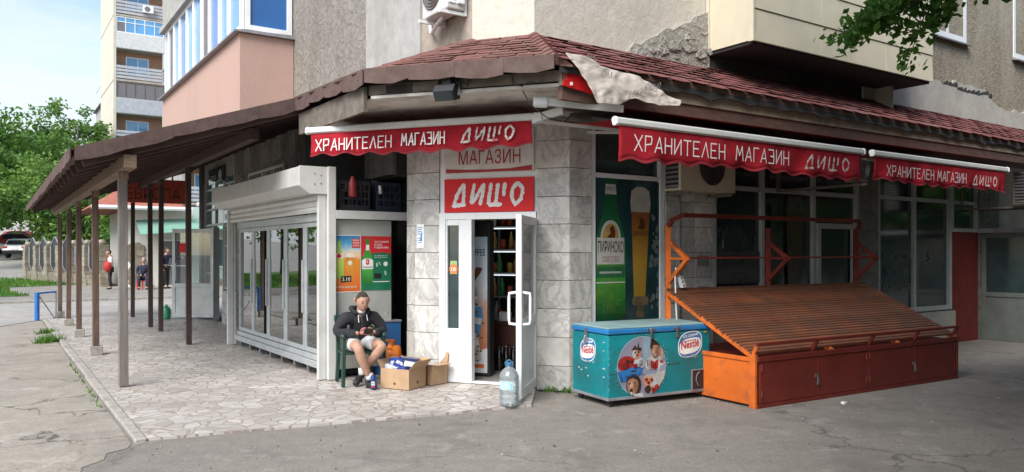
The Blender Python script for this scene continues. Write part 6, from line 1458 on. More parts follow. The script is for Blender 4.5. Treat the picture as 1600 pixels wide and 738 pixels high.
hd_ = mb.build('hoodie', m_hood, yo, smooth=True)
mb = MB(); mb.tube([J(.10, -.06, .87), J(.03, -.095, .905), J(-.05, -.09, .93), J(-.10, 0, .925), J(-.05, .09, .93), J(.03, .095, .905), J(.10, .06, .87), J(.125, 0, .85)], [.022, .03, .034, .036, .034, .03, .022, .016], 10); mb.build('hood', m_hood, yo, smooth=True)
mb = MB(); mb.ball(J(.085, .0, .895), (.045, .045, .028), 10, 6); mb.build('shirt_collar', m_sock, yo, smooth=True)
mb = MB(); mb.tube([J(.128, -.01, .855), J(.135, -.012, .80), J(.125, 0, .70)], .005, 6); mb.build('zip', m_hood2, yo); mb = MB(); mb.tube([J(.12, .05, .86), J(.15, .055, .79)], .005, 6); mb.tube([J(.12, -.05, .86), J(.15, -.052, .77)], .005, 6); mb.build('hood_cord', m_sock, yo)
mb = MB(); add(mb, skin_mesh([(J(-.09, 0, .56), .12), (J(-.07, 0, .50), .125), (J(-.05, .10, .50), .105), (J(.10, .13, .515), .10), (J(.27, .15, .518), .092), (J(-.05, -.10, .50), .105), (J(.10, -.118, .515), .10), (J(.28, -.13, .518), .092)], [(0, 1), (1, 2), (2, 3), (3, 4), (1, 5), (5, 6), (6, 7)], 1, 2))
for i, v in enumerate(mb.v): mb.v[i] = v + UPz*(mnoise.noise(v*16)*.016+mnoise.noise(v*38)*.005) + Lw*(mnoise.noise(v*21)*.010)
mb.build('shorts', m_short, yo, smooth=True)
for ank, heel, ball_, toe in ((J(.17, -.02, .185), J(.12, -.03, .11), J(.21, -.10, .075), J(.245, -.13, .055)), (J(.36, .015, .15), J(.30, .0, .065), J(.42, .045, .06), J(.465, .06, .055))):
    mb = MB(); add(mb, skin_mesh([(ank-UPz*.02, .040), (heel, .040), (ball_, .044), (toe, .034)], [(0, 1), (1, 2), (2, 3)], 1, 2)); sh_ = mb.build('shoe', m_shoe, yo, smooth=True)
    mb = MB(); mb.tube([ank-UPz*.03, ank+(UPz*.05)], [.041, .043], 12); mb.build('sock', m_sock, yo, smooth=True)
ph = MB(); pc = J(.335, .01, .685); pu = (Fw*.5+UPz*.75).normalized(); pl = Lw; pn = pl.cross(pu).normalized()
q = lambda x, y, z: pc + pl*x + pu*y + pn*z
ph.hexa([q(-.055, -.035, 0), q(.055, -.035, 0), q(.055, .035, 0), q(-.055, .035, 0)], [q(-.055, -.035, .009), q(.055, -.035, .009), q(.055, .035, .009), q(-.055, .035, .009)])
tag(ph.build('mobile_phone', m_black, bevel=.003), 'black mobile phone held in both hands of the seated youth', 'phone')

# ---- green plastic chair
m_chair = M('dark_green_plastic', (.012, .045, .033), .4, .15, 6, dirt=(.05, .06, .05), damt=.3)
chr_ = empty('plastic_chair', (OX, OY, .03), 'dark green plastic armchair the youth sits on beside the cooler end', 'chair')
G = lambda f, l, z: J(f-.02, l, z)
mb = MB(); mb.hexa([G(-.22, -.21, .385), G(-.22, .21, .385), G(.22, .24, .40), G(.22, -.24, .40)], [G(-.22, -.21, .41), G(-.22, .21, .41), G(.22, .24, .425), G(.22, -.24, .425)]); mb.build('seat', m_chair, chr_, bevel=.01)
mb = MB()
for l in (-.2, -.1, 0, .1, .2): mb.bar(G(-.2, l, .41), G(-.28, l*1.05, .80), .05, .014, up=(Fw.x, Fw.y, 0))
mb.bar(G(-.28, -.235, .80), G(-.28, .235, .80), .05, .07); mb.build('backrest', m_chair, chr_, bevel=.008)
for f, l in ((.2, .235), (.2, -.235), (-.2, .2), (-.2, -.2)):
    top = .62 if f > 0 else .42
    mb = MB(); mb.bar(G(f*1.12, l*1.08, .03), G(f, l, top), .045, .035, up=(Fw.x, Fw.y, 0)); mb.build('leg', m_chair, chr_, bevel=.008)
for l in (-.25, .25):
    mb = MB(); mb.tube([G(.23, l*.96, .60), G(.2, l, .625), G(.0, l*1.06, .63), G(-.18, l*1.0, .64), G(-.265, l*.9, .68)], [.02, .028, .028, .024, .02], 8); mb.build('armrest', m_chair, chr_, smooth=True)

# ---- three people far off on the pavement across the road
def figure(loc, face, label, top, legs, hairm, sit=False, arm=None, h=1.7, bulky=1.0):
    f = Vector((math.sin(rad(face)), -math.cos(rad(face)), 0)); l = Vector((-f.y, f.x, 0)); s = h/1.7
    Jp = lambda a, b, z: Vector(loc) + f*a*s + l*b*s + UPz*z*s
    r = empty('person', tuple(loc), label, 'person')
    pz = .52 if sit else .93; dz = pz-.93; lean = .06 if sit else .0
    kn = [(.42, .16, .50), (.42, -.16, .50)] if sit else [(.03, .1, .5), (.02, -.1, .5)]
    an = [(.40, .15, .09), (.38, -.15, .09)] if sit else [(.0, .11, .09), (-.03, -.1, .09)]
    hands_ = [(.34, .08, .62), (.34, -.08, .62)] if sit else [(.06, .26, .80), (.06, -.26, .80)]
    el = [(.08, .27, .72), (.08, -.27, .72)] if sit else [(-.02, .25, 1.08), (-.02, -.25, 1.08)]
    if arm: el[arm[0]], hands_[arm[0]] = arm[1], arm[2]
    mb = MB(); B = [(Jp(0, 0, pz), .11), (Jp(lean*.5, 0, pz+.25), .11), (Jp(lean, 0, pz+.42), .12), (Jp(lean+.02, 0, pz+.55), .055), (Jp(lean+.04, 0, pz+.62), .05)]; E = [(0, 1), (1, 2), (2, 3), (3, 4)]
    for k, sg in enumerate((1, -1)):
        n = len(B); B += [(Jp(lean, sg*.18, pz+.47), .05), (Jp(*el[k]), .04), (Jp(*hands_[k]), .03), (Jp(*[x+y for x, y in zip(hands_[k], (.04, 0, -.05))]), .028), (Jp(0, sg*.09, pz-.03), .08), (Jp(*kn[k]), .055), (Jp(*an[k]), .04), (Jp(an[k][0]+.13, an[k][1], .04), .035)]
        E += [(2, n), (n, n+1), (n+1, n+2), (n+2, n+3), (0, n+4), (n+4, n+5), (n+5, n+6), (n+6, n+7)]
    add(mb, skin_mesh(B, E, 0, 1)); c = Jp(lean+.06, 0, pz+.69); head(None, mb, c, f, l, UPz, s, 0, 1, 2, 3)
    mb.build('body', [m_skin2, m_iris, m_eye, m_lip], r, smooth=True)
    mb = MB(); add(mb, head_shape(c, f, l, UPz, s, True, .05)); mb.build('hair', hairm, r, smooth=True)
    mb = MB(); B = [(Jp(-.02, 0, pz+.02), .15*bulky), (Jp(lean*.5, 0, pz+.25), .145*bulky), (Jp(lean, 0, pz+.42), .14), (Jp(lean+.01, 0, pz+.52), .08)]; E = [(0, 1), (1, 2), (2, 3)]
    for k, sg in enumerate((1, -1)):
        n = len(B); B += [(Jp(lean, sg*.19, pz+.46), .075), (Jp(*el[k]), .06), (Jp(*hands_[k]), .042)]; E += [(2, n), (n, n+1), (n+1, n+2)]
    add(mb, skin_mesh(B, E, 0, 1)); mb.build('jacket', top, r, smooth=True)
    mb = MB(); B = [(Jp(0, 0, pz), .13)]; E = []
    for k, sg in enumerate((1, -1)):
        n = len(B); a_ = an[k]; B += [(Jp(0, sg*.09, pz-.05), .10), (Jp(*kn[k]), .075), (Jp(a_[0], a_[1], .1), .06)]; E += [(0, n), (n, n+1), (n+1, n+2)]
    add(mb, skin_mesh(B, E, 0, 1)); mb.build('trousers', legs, r, smooth=True)
    for k in (0, 1):
        a_ = an[k]; mb = MB(); add(mb, skin_mesh([(Jp(a_[0]-.04, a_[1], .05), .045), (Jp(a_[0]+.16, a_[1], .045), .04)], [(0, 1)], 0, 1)); mb.build('shoe', m_shoe, r, smooth=True)
    return r
zf = .07
m_redcl = M('red_bag_cloth', (.4, .02, .02), .7)
figure((-15.35, 32.3, zf), 20, 'grey haired man in a dark tracksuit sitting on a red chair across the road', m_navy, m_navy, m_ghair, True, None, 1.7, 1.1)
figure((-14.75, 33.0, zf), 80, 'man in a dark jacket standing across the road with one arm stretched out', m_navy, m_shoe, m_hair, False, (0, (.35, .25, 1.3), (.65, .2, 1.32)), 1.7)
figure((-16.75, 32.3, zf), -60, 'standing person in white top and dark trousers with a red bag across the road', m_sock, m_shoe, m_hair, False, None, 1.62)
mb = MB(); mb.ball((-16.72, 32.02, 1.02), (.17, .12, .22), 10, 8); bg_ = mb.build('shoulder_bag', m_redcl, smooth=True); tag(bg_, 'red shoulder bag hanging at the side of the person in white', 'bag')
mb = MB(); mb.tube([(-16.85, 32.05, 1.15), (-16.8, 32.15, 1.46), (-16.65, 32.25, 1.46), (-16.6, 32.05, 1.15)], .02, 6); mb.build('strap', m_redcl, bg_)
rc = empty('plastic_chair', (-15.35, 32.35, zf), 'red plastic chair under the man sitting across the road', 'chair')
mb = MB(); mb.box(FW, -15.58, -15.12, -32.6, -32.1, .43, .46); mb.build('seat', m_redsign, rc, bevel=.01)
for x in (-15.56, -15.16):
    for y in (-32.58, -32.14): mb = MB(); mb.box(FW, x, x+.04, y, y+.04, zf, .43); mb.build('leg', m_redsign, rc)
mb = MB(); mb.box(FW, -15.56, -15.14, -32.6, -32.56, .46, .85); mb.build('backrest', m_redsign, rc, bevel=.01)

# ================================================================== what stands beyond the porch
m_grass = mat_leaf('grass_blades', (.045, .13, .018), (.12, .26, .04), .3)
m_turf = M('turf', (.075, .145, .030), .95, .35, 3, dirt=(.14, .16, .04), dscale=.8, damt=.6)
lawn = [(-18.6, 26.0), (-16.9, 27.2), (-19.4, 29.9), (-22.0, 33.9), (-20.6, 37.4), (-19.6, 37.3), (-26.6, 44.2), (-33.5, 47), (-60, 47), (-60, 26)]
mb = MB(); mb.poly([(x, y, .085) for x, y in lawn]); tag(mb.build('lawn', m_turf), kind='structure')
def inpoly(x, y, P_):
    c = False
    for (x0, y0), (x1, y1) in zip(P_, P_[1:]+P_[:1]):
        if (y0 > y) != (y1 > y) and x < (x1-x0)*(y-y0)/(y1-y0)+x0: c = not c
    return c
def blades(name, pick, n, hmin, hmax, w, mat, label, seed, z=.085):
    rn = random.Random(seed); V, F = [], []
    while len(F) < n:
        x, y = pick(rn)
        h = rn.uniform(hmin, hmax); a = rn.uniform(0, 6.283); dx, dy = math.cos(a)*w, math.sin(a)*w; lx, ly = rn.uniform(-.5, .5)*h, rn.uniform(-.5, .5)*h
        i = len(V); V += [(x-dx, y-dy, z), (x+dx, y+dy, z), (x+lx, y+ly, z+h)]; F.append((i, i+1, i+2))
    me = bpy.data.meshes.new(name); me.from_pydata(V, [], F); me.materials.append(mat); o = bpy.data.objects.new(name, me); COL.objects.link(o); WO[o.name] = Vector((0, 0, 0)); return o
def lawn_pick(rn):
    while True:
        x, y = rn.uniform(-36, -16.5), rn.uniform(26, 47)
        if inpoly(x, y, lawn): return x, y
tag(blades('grass', lawn_pick, 14000, .06, .16, .03, m_grass, '', 1), 'short bright green grass on the lawn across the road', 'grass', kind='stuff')
def tuft(a, d, r, n, hmax, label, seed, z=.004):
    c = FL_.p(a, d, 0); o = blades('weed_tuft', lambda rn: (c.x+rn.gauss(0, r*.5), c.y+rn.gauss(0, r*.8)), n, .05, hmax, .012, m_grass, '', seed, z); tag(o, label, 'weeds')
tuft(7.5, 3.48, .16, 300, .17, 'bright green tuft of weeds beside the kerb under the outer posts', 3)
tuft(9.3, 3.45, .14, 110, .12, 'smaller tuft of weeds by the kerb farther back along the porch', 4)
tuft(1.2, 5.75, .08, 40, .08, 'small dark weed in a crack at the left of the pavement', 5)
rn = random.Random(5)
c_ = []
for i in range(12): c_.append(.4+i*.33+rn.uniform(-.1, .1))
o = blades('kerb_weeds', lambda rn_: xy(FL_.p(rn_.choice(c_)+rn_.gauss(0, .05), 3.39+abs(rn_.gauss(0, .02)), 0)), 120, .02, .06, .006, m_grass, '', 9, .004); tag(o, 'sparse weeds and moss along the joint of the kerb', 'weeds', kind='stuff')
o = blades('wall_weeds', lambda rn_: xy(FC_.p(rn_.uniform(1.28, 1.66), .03+abs(rn_.gauss(0, .03)), 0)), 120, .02, .08, .008, m_leafdark if 'm_leafdark' in globals() else m_grass, '', 10, .002); tag(o, 'low weeds at the foot of the tiled corner pillar', 'weeds', kind='stuff')

# ---- rising street with parked cars
RZ = lambda y: .06 + (y-44)*.078
mb = MB(); mb.hexa([(-95, 44, -.3), (-24.5, 44, -.3), (-24.5, 120, -.3), (-95, 120, -.3)], [(-95, 44, RZ(44)), (-24.5, 44, RZ(44)), (-24.5, 120, RZ(120)), (-95, 120, RZ(120))]); tag(mb.build('side_street', m_road), kind='structure')
m_glz = M('car_glass', (.02, .028, .032), .08, .2, 3, coat=.6); m_tyre = M('tyre', (.015, .015, .015), .8); m_lamp = M('tail_lamp', (.45, .02, .02), .25, coat=.5)
def car(x, y, rz, paint, label, z=None):
    z = RZ(y) if z is None else z; c, s = math.cos(rad(rz)), math.sin(rad(rz)); fr = Fr((x, y), (c, s), (s, -c))      # a = length (front +), d = right side
    r = empty('parked_car', (x, y, z), label, 'car', 'cars parked along the side street')
    low = [(-2.0, .35), (-2.05, .62), (-1.95, .95), (-.9, 1.0), (.85, .96), (1.85, .80), (2.05, .6), (2.05, .32)]
    mb = MB(); zz = lambda o: [(a, z+h) for a, h in o]
    mb.prism(fr, zz(low), -.84, .84); b = mb.build('body', paint, r, bevel=.07)
    cab = [(-1.85, .94), (-1.55, 1.38), (-.95, 1.47), (.05, 1.44), (.95, .95)]
    mb = MB(); mb.hexa([fr.p(a, -.76, z+h) for a, h in cab], [fr.p(a, .76, z+h) for a, h in cab])
    mb.v = [v if v.z < z+1.0 else v + (fr.p(0, 0, 0)-fr.p(0, 1, 0))*(.11 if (v-Vector((x, y, 0))).dot(fr.p(0, 1, 0)-fr.p(0, 0, 0)) > 0 else -.11) for v in mb.v]
    mb.build('cabin', paint, r, bevel=.05)
    mb = MB(); mb.hexa([fr.p(-1.83, d, z+1.0) for d in (-.66, .66)]+[fr.p(-1.60, d, z+1.33) for d in (.56, -.56)], [fr.p(-1.87, d, z+1.0) for d in (-.66, .66)]+[fr.p(-1.64, d, z+1.33) for d in (.56, -.56)]); mb.build('rear_window', m_glz, r)
    for sg in (-1, 1):
        mb = MB(); o = [(-1.5, 1.0), (-1.35, 1.33), (-.9, 1.38), (0, 1.36), (.72, 1.0)]; dd = lambda h: sg*(.775-.11*(h-.94)/.53*1.0+.012)
        mb.hexa([fr.p(a, dd(h), z+h) for a, h in o], [fr.p(a, dd(h)-sg*.03, z+h) for a, h in o]); mb.build('side_window', m_glz, r)
        mb = MB(); mb.hexa([fr.p(-2.03, sg*d, z+h) for d, h in ((.48, .72), (.82, .70), (.82, .9), (.5, .88))], [fr.p(-1.9, sg*d, z+h) for d, h in ((.48, .72), (.82, .70), (.845, .9), (.5, .88))]); mb.build('tail_lamp', m_lamp, r)
        mb = MB(); mb.hexa([fr.p(1.95, sg*d, z+h) for d, h in ((.45, .62), (.8, .62), (.8, .76), (.5, .74))], [fr.p(2.07, sg*d, z+h) for d, h in ((.45, .6), (.8, .6), (.8, .74), (.5, .72))]); mb.build('headlight', m_glz, r)
        for a in (-1.25, 1.25):
            mb = MB(); mb.tube([fr.p(a, sg*.68, z+.31), fr.p(a, sg*.85, z+.31)], .31, 16); w = mb.build('wheel', m_tyre, r); mb = MB(); mb.tube([fr.p(a, sg*.851, z+.31), fr.p(a, sg*.86, z+.31)], .19, 12); mb.build('rim', m_steel, w)
    mb = MB(); mb.box(fr, -2.09, -1.99, -.8, .8, z+.33, z+.56); mb.build('bumper', m_tyre, r, bevel=.03)
    mb = MB(); mb.box(fr, -2.095, -2.02, -.26, .26, z+.60, z+.70); mb.build('number_plate', m_whitep, r)
cw = M('car_white', (.66, .67, .68), .25, .03, 2, coat=.6); cr2 = M('car_red', (.30, .025, .03), .25, .05, 2, coat=.6); cg = M('car_grey', (.10, .11, .13), .25, .05, 2, coat=.6)
car(-36.6, 58.5, 98, cw, 'white hatchback seen from behind beside the stone fence')
car(-42.5, 62, 20, cw, 'white car standing crosswise left of the white hatchback')
car(-41.5, 66, 12, cr2, 'red car parked beyond the white cars')
car(-39.5, 69, 95, cg, 'dark grey car half hidden behind the white hatchback')
car(-44.5, 71, 15, cr2, 'dark red car at the back of the row of parked cars')

# ---- stone fence with pointed metal panels
m_stone = mat_marble('rubble_stone', (.42, .36, .28), (.16, .13, .10), .9)
F0, F1 = Vector((-27.0, 43.2, 0)), Vector((-18.6, 35.1, 0)); fu = (F1-F0); FLn = fu.length; fu = fu/FLn
FF = Fr((F0.x, F0.y), (fu.x, fu.y), (fu.y, -fu.x))
fe = empty('stone_fence', tuple(FF.p(FLn/2, 0, 0)), 'pale stone clad fence with pillars and dark pointed metal panels across the road', 'fence')
m_fpan = M('fence_panel_metal', (.028, .027, .032), .5, .15, 6)
rn = random.Random(19); pitch = FLn/6
mb = MB()
for k in range(34):
    a0, a1 = FLn*k/34, FLn*(k+1)/34; z = 0
    while z < .55:
        z1 = min(.58, z+rn.uniform(.12, .22)); mb.box(FF, a0+.006, a1-.006, -.2, .15+rn.uniform(-.012, .012), z+.006, z1-.006); z = z1
wl = mb.build('base_wall', m_stone, fe); mb = MB(); mb.box(FF, 0, FLn, -.19, .125, -.05, .56); mb.build('mortar', m_band, wl)
for k in range(7):
    a = pitch*k; mb = MB(); z = 0
    while z < 1.95:
        z1 = z+rn.uniform(.14, .24); w = .24+rn.uniform(-.015, .015) + max(0, .75-z)*.35; mb.box(FF, a-w, a+w, -.24, .2+rn.uniform(-.015, .015), z+.006, min(1.97, z1)-.006); z = z1
    pl_ = mb.build('pillar', m_stone, fe); mb = MB(); mb.ball(FF.p(a, -.02, 2.08), (.17, .17, .14), 10, 8); mb.build('ball_cap', m_stone, pl_, smooth=True); mb = MB(); mb.box(FF, a-.2, a+.2, -.2, .15, -.02, 1.95); mb.build('pillar_core', m_band, pl_)
    if k < 6:
        c = a+pitch/2; w = pitch/2-.26
        ol = [(c, .50), (c+w, .95), (c+w, 1.95), (c, 2.42), (c-w, 1.95), (c-w, .95)]
        mb = MB(); mb.prism(FF, ol, -.04, .0); pp = mb.build('metal_panel', m_fpan, fe); mb = MB()
        for (x0, z0), (x1, z1) in zip(ol, ol[1:]+ol[:1]): mb.bar(FF.p(x0, .0, z0), FF.p(x1, .0, z1), .05, .05)
        mb.build('panel_frame', m_sill, pp)
# ---- blue rail at the kerb
rl = empty('blue_rail', tuple(FL_.p(12.8, 3.35, 0)), 'short blue metal barrier at the road end of the porch kerb', 'barrier')
m_bl = M('blue_paint', (.02, .14, .42), .5, .2, 8, dirt=(.1, .08, .06))
mb = MB(); mb.tube([FL_.p(12.75, 3.45, 0), FL_.p(12.75, 3.45, .66)], .055, 10); mb.build('post', m_bl, rl); mb = MB(); mb.bar(FL_.p(12.75, 3.45, .64), FL_.p(12.95, 3.05, .66), .04); mb.build('rail', m_bl, rl)
mb = MB(); mb.bar(FL_.p(12.77, 3.42, .6), FL_.p(12.95, 3.08, .02), .02); mb.bar(FL_.p(12.97, 3.05, 0), FL_.p(12.97, 3.05, .68), .035); mb.build('brace', m_steel, rl)

# ---- low pale building across the road
GB = Fr(xy(FL_.p(29.2, -.75, 0)), UR, (UR[1], -UR[0]))
gb = empty('low_building', tuple(GB.p(4, -3, 0)), 'low pale green and white building with a red tiled roof across the road', 'building')
m_mint = mat_stucco('mint_render', (.44, .56, .50), (.52, .63, .57), (.34, .4, .36), 20, .2, .01, .35)
m_cremew = mat_stucco('cream_render', (.58, .56, .50), (.66, .64, .58), (.42, .4, .36), 20, .2, .01, .35)
m_rtile = M('red_roof_tile', (.32, .10, .065), .8, .25, 5, bump=.4, bscale=12)
mb = MB(); mb.box(GB, .0, 2.6, -7, 0, 0, 3.6); mb.build('wall', m_cremew, gb); mb = MB(); mb.box(GB, 2.602, 14, -7, .06, 0, 3.7); mb.build('wall', m_mint, gb)
mb = MB(); rn = random.Random(23)
for k in range(60):
    z = rn.uniform(0, 1.9); a = rn.uniform(-.05, .5) if z > 1 else rn.uniform(-.05, .9-.3*z); r = rn.uniform(.12, .22)
    mb.prism(GB, [(a+r*math.cos(t)*rn.uniform(.8, 1.1), z+r*math.sin(t)) for t in (0, 1.1, 2.2, 3.3, 4.4, 5.4)], .002, .03+.0007*k)
for k in range(40):
    z = rn.uniform(0, 1.7); a = rn.uniform(3.5, 7.5); r = rn.uniform(.14, .25)
    mb.prism(GB, [(a+r*math.cos(t)*rn.uniform(.8, 1.1), z+r*math.sin(t)) for t in (0, 1.1, 2.2, 3.3, 4.4, 5.4)], .062, .09+.0007*k)
mb.build('stone_cladding', m_stone, gb)
mb = MB(); rz0 = 3.55
mb.hexa([GB.p(-1.6, .7, rz0), GB.p(2.2, .7, rz0), GB.p(2.2, -7.6, rz0), GB.p(-1.6, -7.6, rz0)], [GB.p(.2, -3.4, rz0+1.25), GB.p(2.2, -3.2, rz0+1.25), GB.p(2.2, -3.6, rz0+1.25), GB.p(.2, -3.5, rz0+1.25)])
mb.hexa([GB.p(6.4, .9, rz0+.25), GB.p(14, .9, rz0+.25), GB.p(14, -7.6, rz0+.25), GB.p(6.4, -7.6, rz0+.25)], [GB.p(7.6, -3.2, rz0+2.0), GB.p(14, -3.2, rz0+2.0), GB.p(14, -3.6, rz0+2.0), GB.p(7.6, -3.6, rz0+2.0)]); mb.build('roof', m_rtile, gb)
mb = MB(); mb.tube([GB.p(-1.6, .76, rz0), GB.p(2.4, .76, rz0)], .09, 8); mb.tube([GB.p(2.6, .96, rz0+.22), GB.p(12, .96, rz0+.22)], .09, 8); mb.tube([GB.p(3.0, .9, rz0+.15), GB.p(3.6, .3, rz0-.3), GB.p(3.6, .12, .2)], .06, 8); mb.build('gutter', m_pvc, gb)
m_awn = M('green_awning_sheet', (.18, .34, .27), .5, .12, 3)
mb = MB(); mb.hexa([GB.p(.2, 1.5, 2.35), GB.p(4.6, 1.5, 2.75), GB.p(4.6, .1, 3.25), GB.p(.2, .1, 3.0)], [GB.p(.2, 1.5, 2.39), GB.p(4.6, 1.5, 2.79), GB.p(4.6, .1, 3.29), GB.p(.2, .1, 3.04)]); mb.build('lean_to_awning', m_awn, gb)
window(GB, 1.2, 2.4, .05, 2.2, [], [1.0], .06, m_pvc, m_blind, .08, .05, 'door', gb)
window(GB, 3.6, 4.6, .9, 2.3, [4.1], [], .12, m_pvc, m_teal, .08, .05, 'window', gb)
mb = MB(); mb.box(GB, 3.9, 4.9, .065, .11, 2.35, 3.15); o = mb.build('wall_sign', m_redsign if False else M('pale_orange_sign', (.55, .2, .1), .5)); tag(o, 'small orange sign on the pale green wall across the road', 'sign'); mb = MB(); mb.tube([GB.p(4.4+.28*math.cos(t*.3307), .125, 2.66+.28*math.sin(t*.3307)) for t in range(10)], .035, 6); mb.sheet(GB, [(4.1, 2.52), (4.7, 2.52), (4.7, 2.6), (4.1, 2.6)], .115); mb.build('emblem', m_letter, o)

# ---- tower block and blocks behind
m_twr = M('balcony_slats', (.40, .42, .45), .7, .12, 3, dirt=(.28, .28, .28)); m_twr2 = M('white_parapet', (.58, .58, .57), .7)
def tower(px, fr, W, Dp, floors, z0, label, wallm, sidem, seed, detail=True):
    t = empty('apartment_tower', tuple(fr.p(W/2, -Dp/2, 0)), label, 'building'); rn = random.Random(seed); H = z0+floors*2.86
    mb = MB(); mb.box(fr, .0, W, -Dp, -1.3, 0, H); mb.build('wall', wallm, t)
    mb = MB(); mb.box(fr, -.22, -.004, -Dp, .02, 0, H)
    mb.build('side_wall', sidem, t)
    for k in range(floors):
        z = z0+k*2.86; mode = (k+1) % 2
        mb = MB(); mb.box(fr, .0, W, -1.3, .0, z-.16, z); mb.build('floor_slab', m_band, t)
        gw = 3.9 if detail else W
        if mode == 0:
            mb = MB(); mb.box(fr, .05, W, -1.29, -1.26, z, z+2.7); mb.build('loggia_back', M_or_wall, t)
            window(fr, .9, 2.8, z+.75, z+2.3, [1.9], [], -1.2, m_pvc, m_blueglass_l, .09, .05, 'window', t)
            mb = MB()
            for j in range(4): mb.box(fr, .0, W, -.05, -.0, z+.10+j*.30, z+.10+j*.30+.22)
            mb.build('balcony_rail', m_twr, t)
            mb = MB(); mb.box(fr, gw-.12, gw+.08, -.2, -.0, z, z+2.7); mb.build('divider', m_white, t)
        else:
            mb = MB(); mb.box(fr, .0, gw, -.08, .03, z-.1, z+1.25); mb.build('parapet', m_twr2 if k % 4 == 2 else m_twr, t)
            window(fr, .0, gw, z+1.27, z+2.66, [.75, 1.5, 2.3, 3.1], [z+2.2] if k % 4 == 2 else [], -.02, m_pvc if k % 4 else m_board, [m_blueglass_l, m_blind, m_teal][k % 3], .08, .06, 'glazed_loggia', t, {(i, 0): m_blind for i in range(5) if rn.random() < .45})
            mb = MB()
            for j in range(4): mb.box(fr, gw+.1, W, -.05, -.0, z+.1+j*.30, z+.1+j*.30+.22)
            mb.build('balcony_rail', m_twr, t)
    mb = MB()
    for z in (z0+2.86*3-.2, z0+2.86*5-.2, z0+2.86*7-.2): mb.box(fr, -.225, -.22, -Dp, .02, z, z+.08)
    mb.build('wall_joint', m_joint, t)
    return t
M_or_wall = M('orange_loggia_wall', (.38, .22, .15), .9, .12, 3)
TW = Fr((-34.75, 68.0), UR, (UR[1], -UR[0]))
tw = tower(0, TW, 11, 9.5, 9, 2.6, 'tall apartment tower with balconies rising behind the salmon balcony', m_patch, M('cream_panel_wall', (.56, .52, .43), .9, .08, 1.2, dirt=(.4, .38, .32), dscale=.8), 3)
ta = empty('air_conditioner', tuple(TW.p(2.6, .2, 23.3)), 'small air conditioner on a balcony rail of the tall tower', 'air conditioner'); mb = MB(); mb.box(TW, 2.1, 2.95, .06, .4, 23.0, 23.6); mb.build('casing', m_pvc, ta); mb = MB(); mb.disc(TW, 2.45, 23.3, .24, .24, .405); mb.build('fan_opening', m_blind, ta)
T2 = Fr((-51.5, 98), UR, (UR[1], -UR[0]))
t2 = tower(0, T2, 6, 8, 6, 3.2, 'distant pale apartment block peeping out left of the tower', m_salmon, m_patch, 5, False)
mb = MB(); mb.hexa([T2.p(-.6, .6, 20.4), T2.p(6.5, .6, 20.4), T2.p(6.5, -8.5, 20.4), T2.p(-.6, -8.5, 20.4)], [T2.p(1.5, -3.8, 22.3), T2.p(5, -3.8, 22.3), T2.p(5, -4.2, 22.3), T2.p(1.5, -4.2, 22.3)]); mb.build('roof', m_board, t2)
T3 = Fr((-24.5, 58), UR, (UR[1], -UR[0]))
t3 = tower(0, T3, 14, 8, 4, 2.5, 'pale apartment block with railed balconies behind the low building', m_cremew, m_patch, 7, False)

# ================================================================== trees
m_lfA = mat_leaf('leaf_mid', (.045, .12, .022), (.12, .26, .05)); m_lfB = mat_leaf('leaf_light', (.075, .17, .035), (.17, .31, .075)); m_lfC = mat_leaf('leaf_dark', (.022, .065, .016), (.065, .15, .03)); m_lfD = mat_leaf('leaf_branch', (.014, .06, .010), (.05, .16, .022), .4)
m_bark = mat_wood('bark', (.06, .05, .04), (.15, .125, .10)); m_birch = mat_wood('birch_bark', (.2, .19, .17), (.48, .46, .43))
def leaves_mesh(name, clumps, leaf, mat, parent, seed, drop=.25):
    rn = random.Random(seed); V, F = [], []; o0 = WO[parent.name]
    for c, r, n in clumps:
        for i in range(n):
            d = Vector((rn.gauss(0, 1), rn.gauss(0, 1), rn.gauss(0, 1)*.8)); d = d.normalized()*r*(rn.random()**.45)
            p = c + d - o0; s = leaf*rn.uniform(.6, 1.25)
            ax = Vector((rn.gauss(0, 1), rn.gauss(0, 1), rn.gauss(-drop, .7))).normalized(); sd = ax.cross(Vector((rn.gauss(0, 1), rn.gauss(0, 1), rn.gauss(0, 1)))).normalized()
            i0 = len(V); V += [p-ax*s*.5, p+sd*s*.27-ax*s*.05, p+ax*s*.5, p-sd*s*.27-ax*s*.05]; F.append((i0, i0+1, i0+2, i0+3))
    me = bpy.data.meshes.new(name); me.from_pydata([tuple(v) for v in V], [], F); me.materials.append(mat); o = bpy.data.objects.new(name, me); COL.objects.link(o); o.parent = parent; WO[o.name] = o0; return o
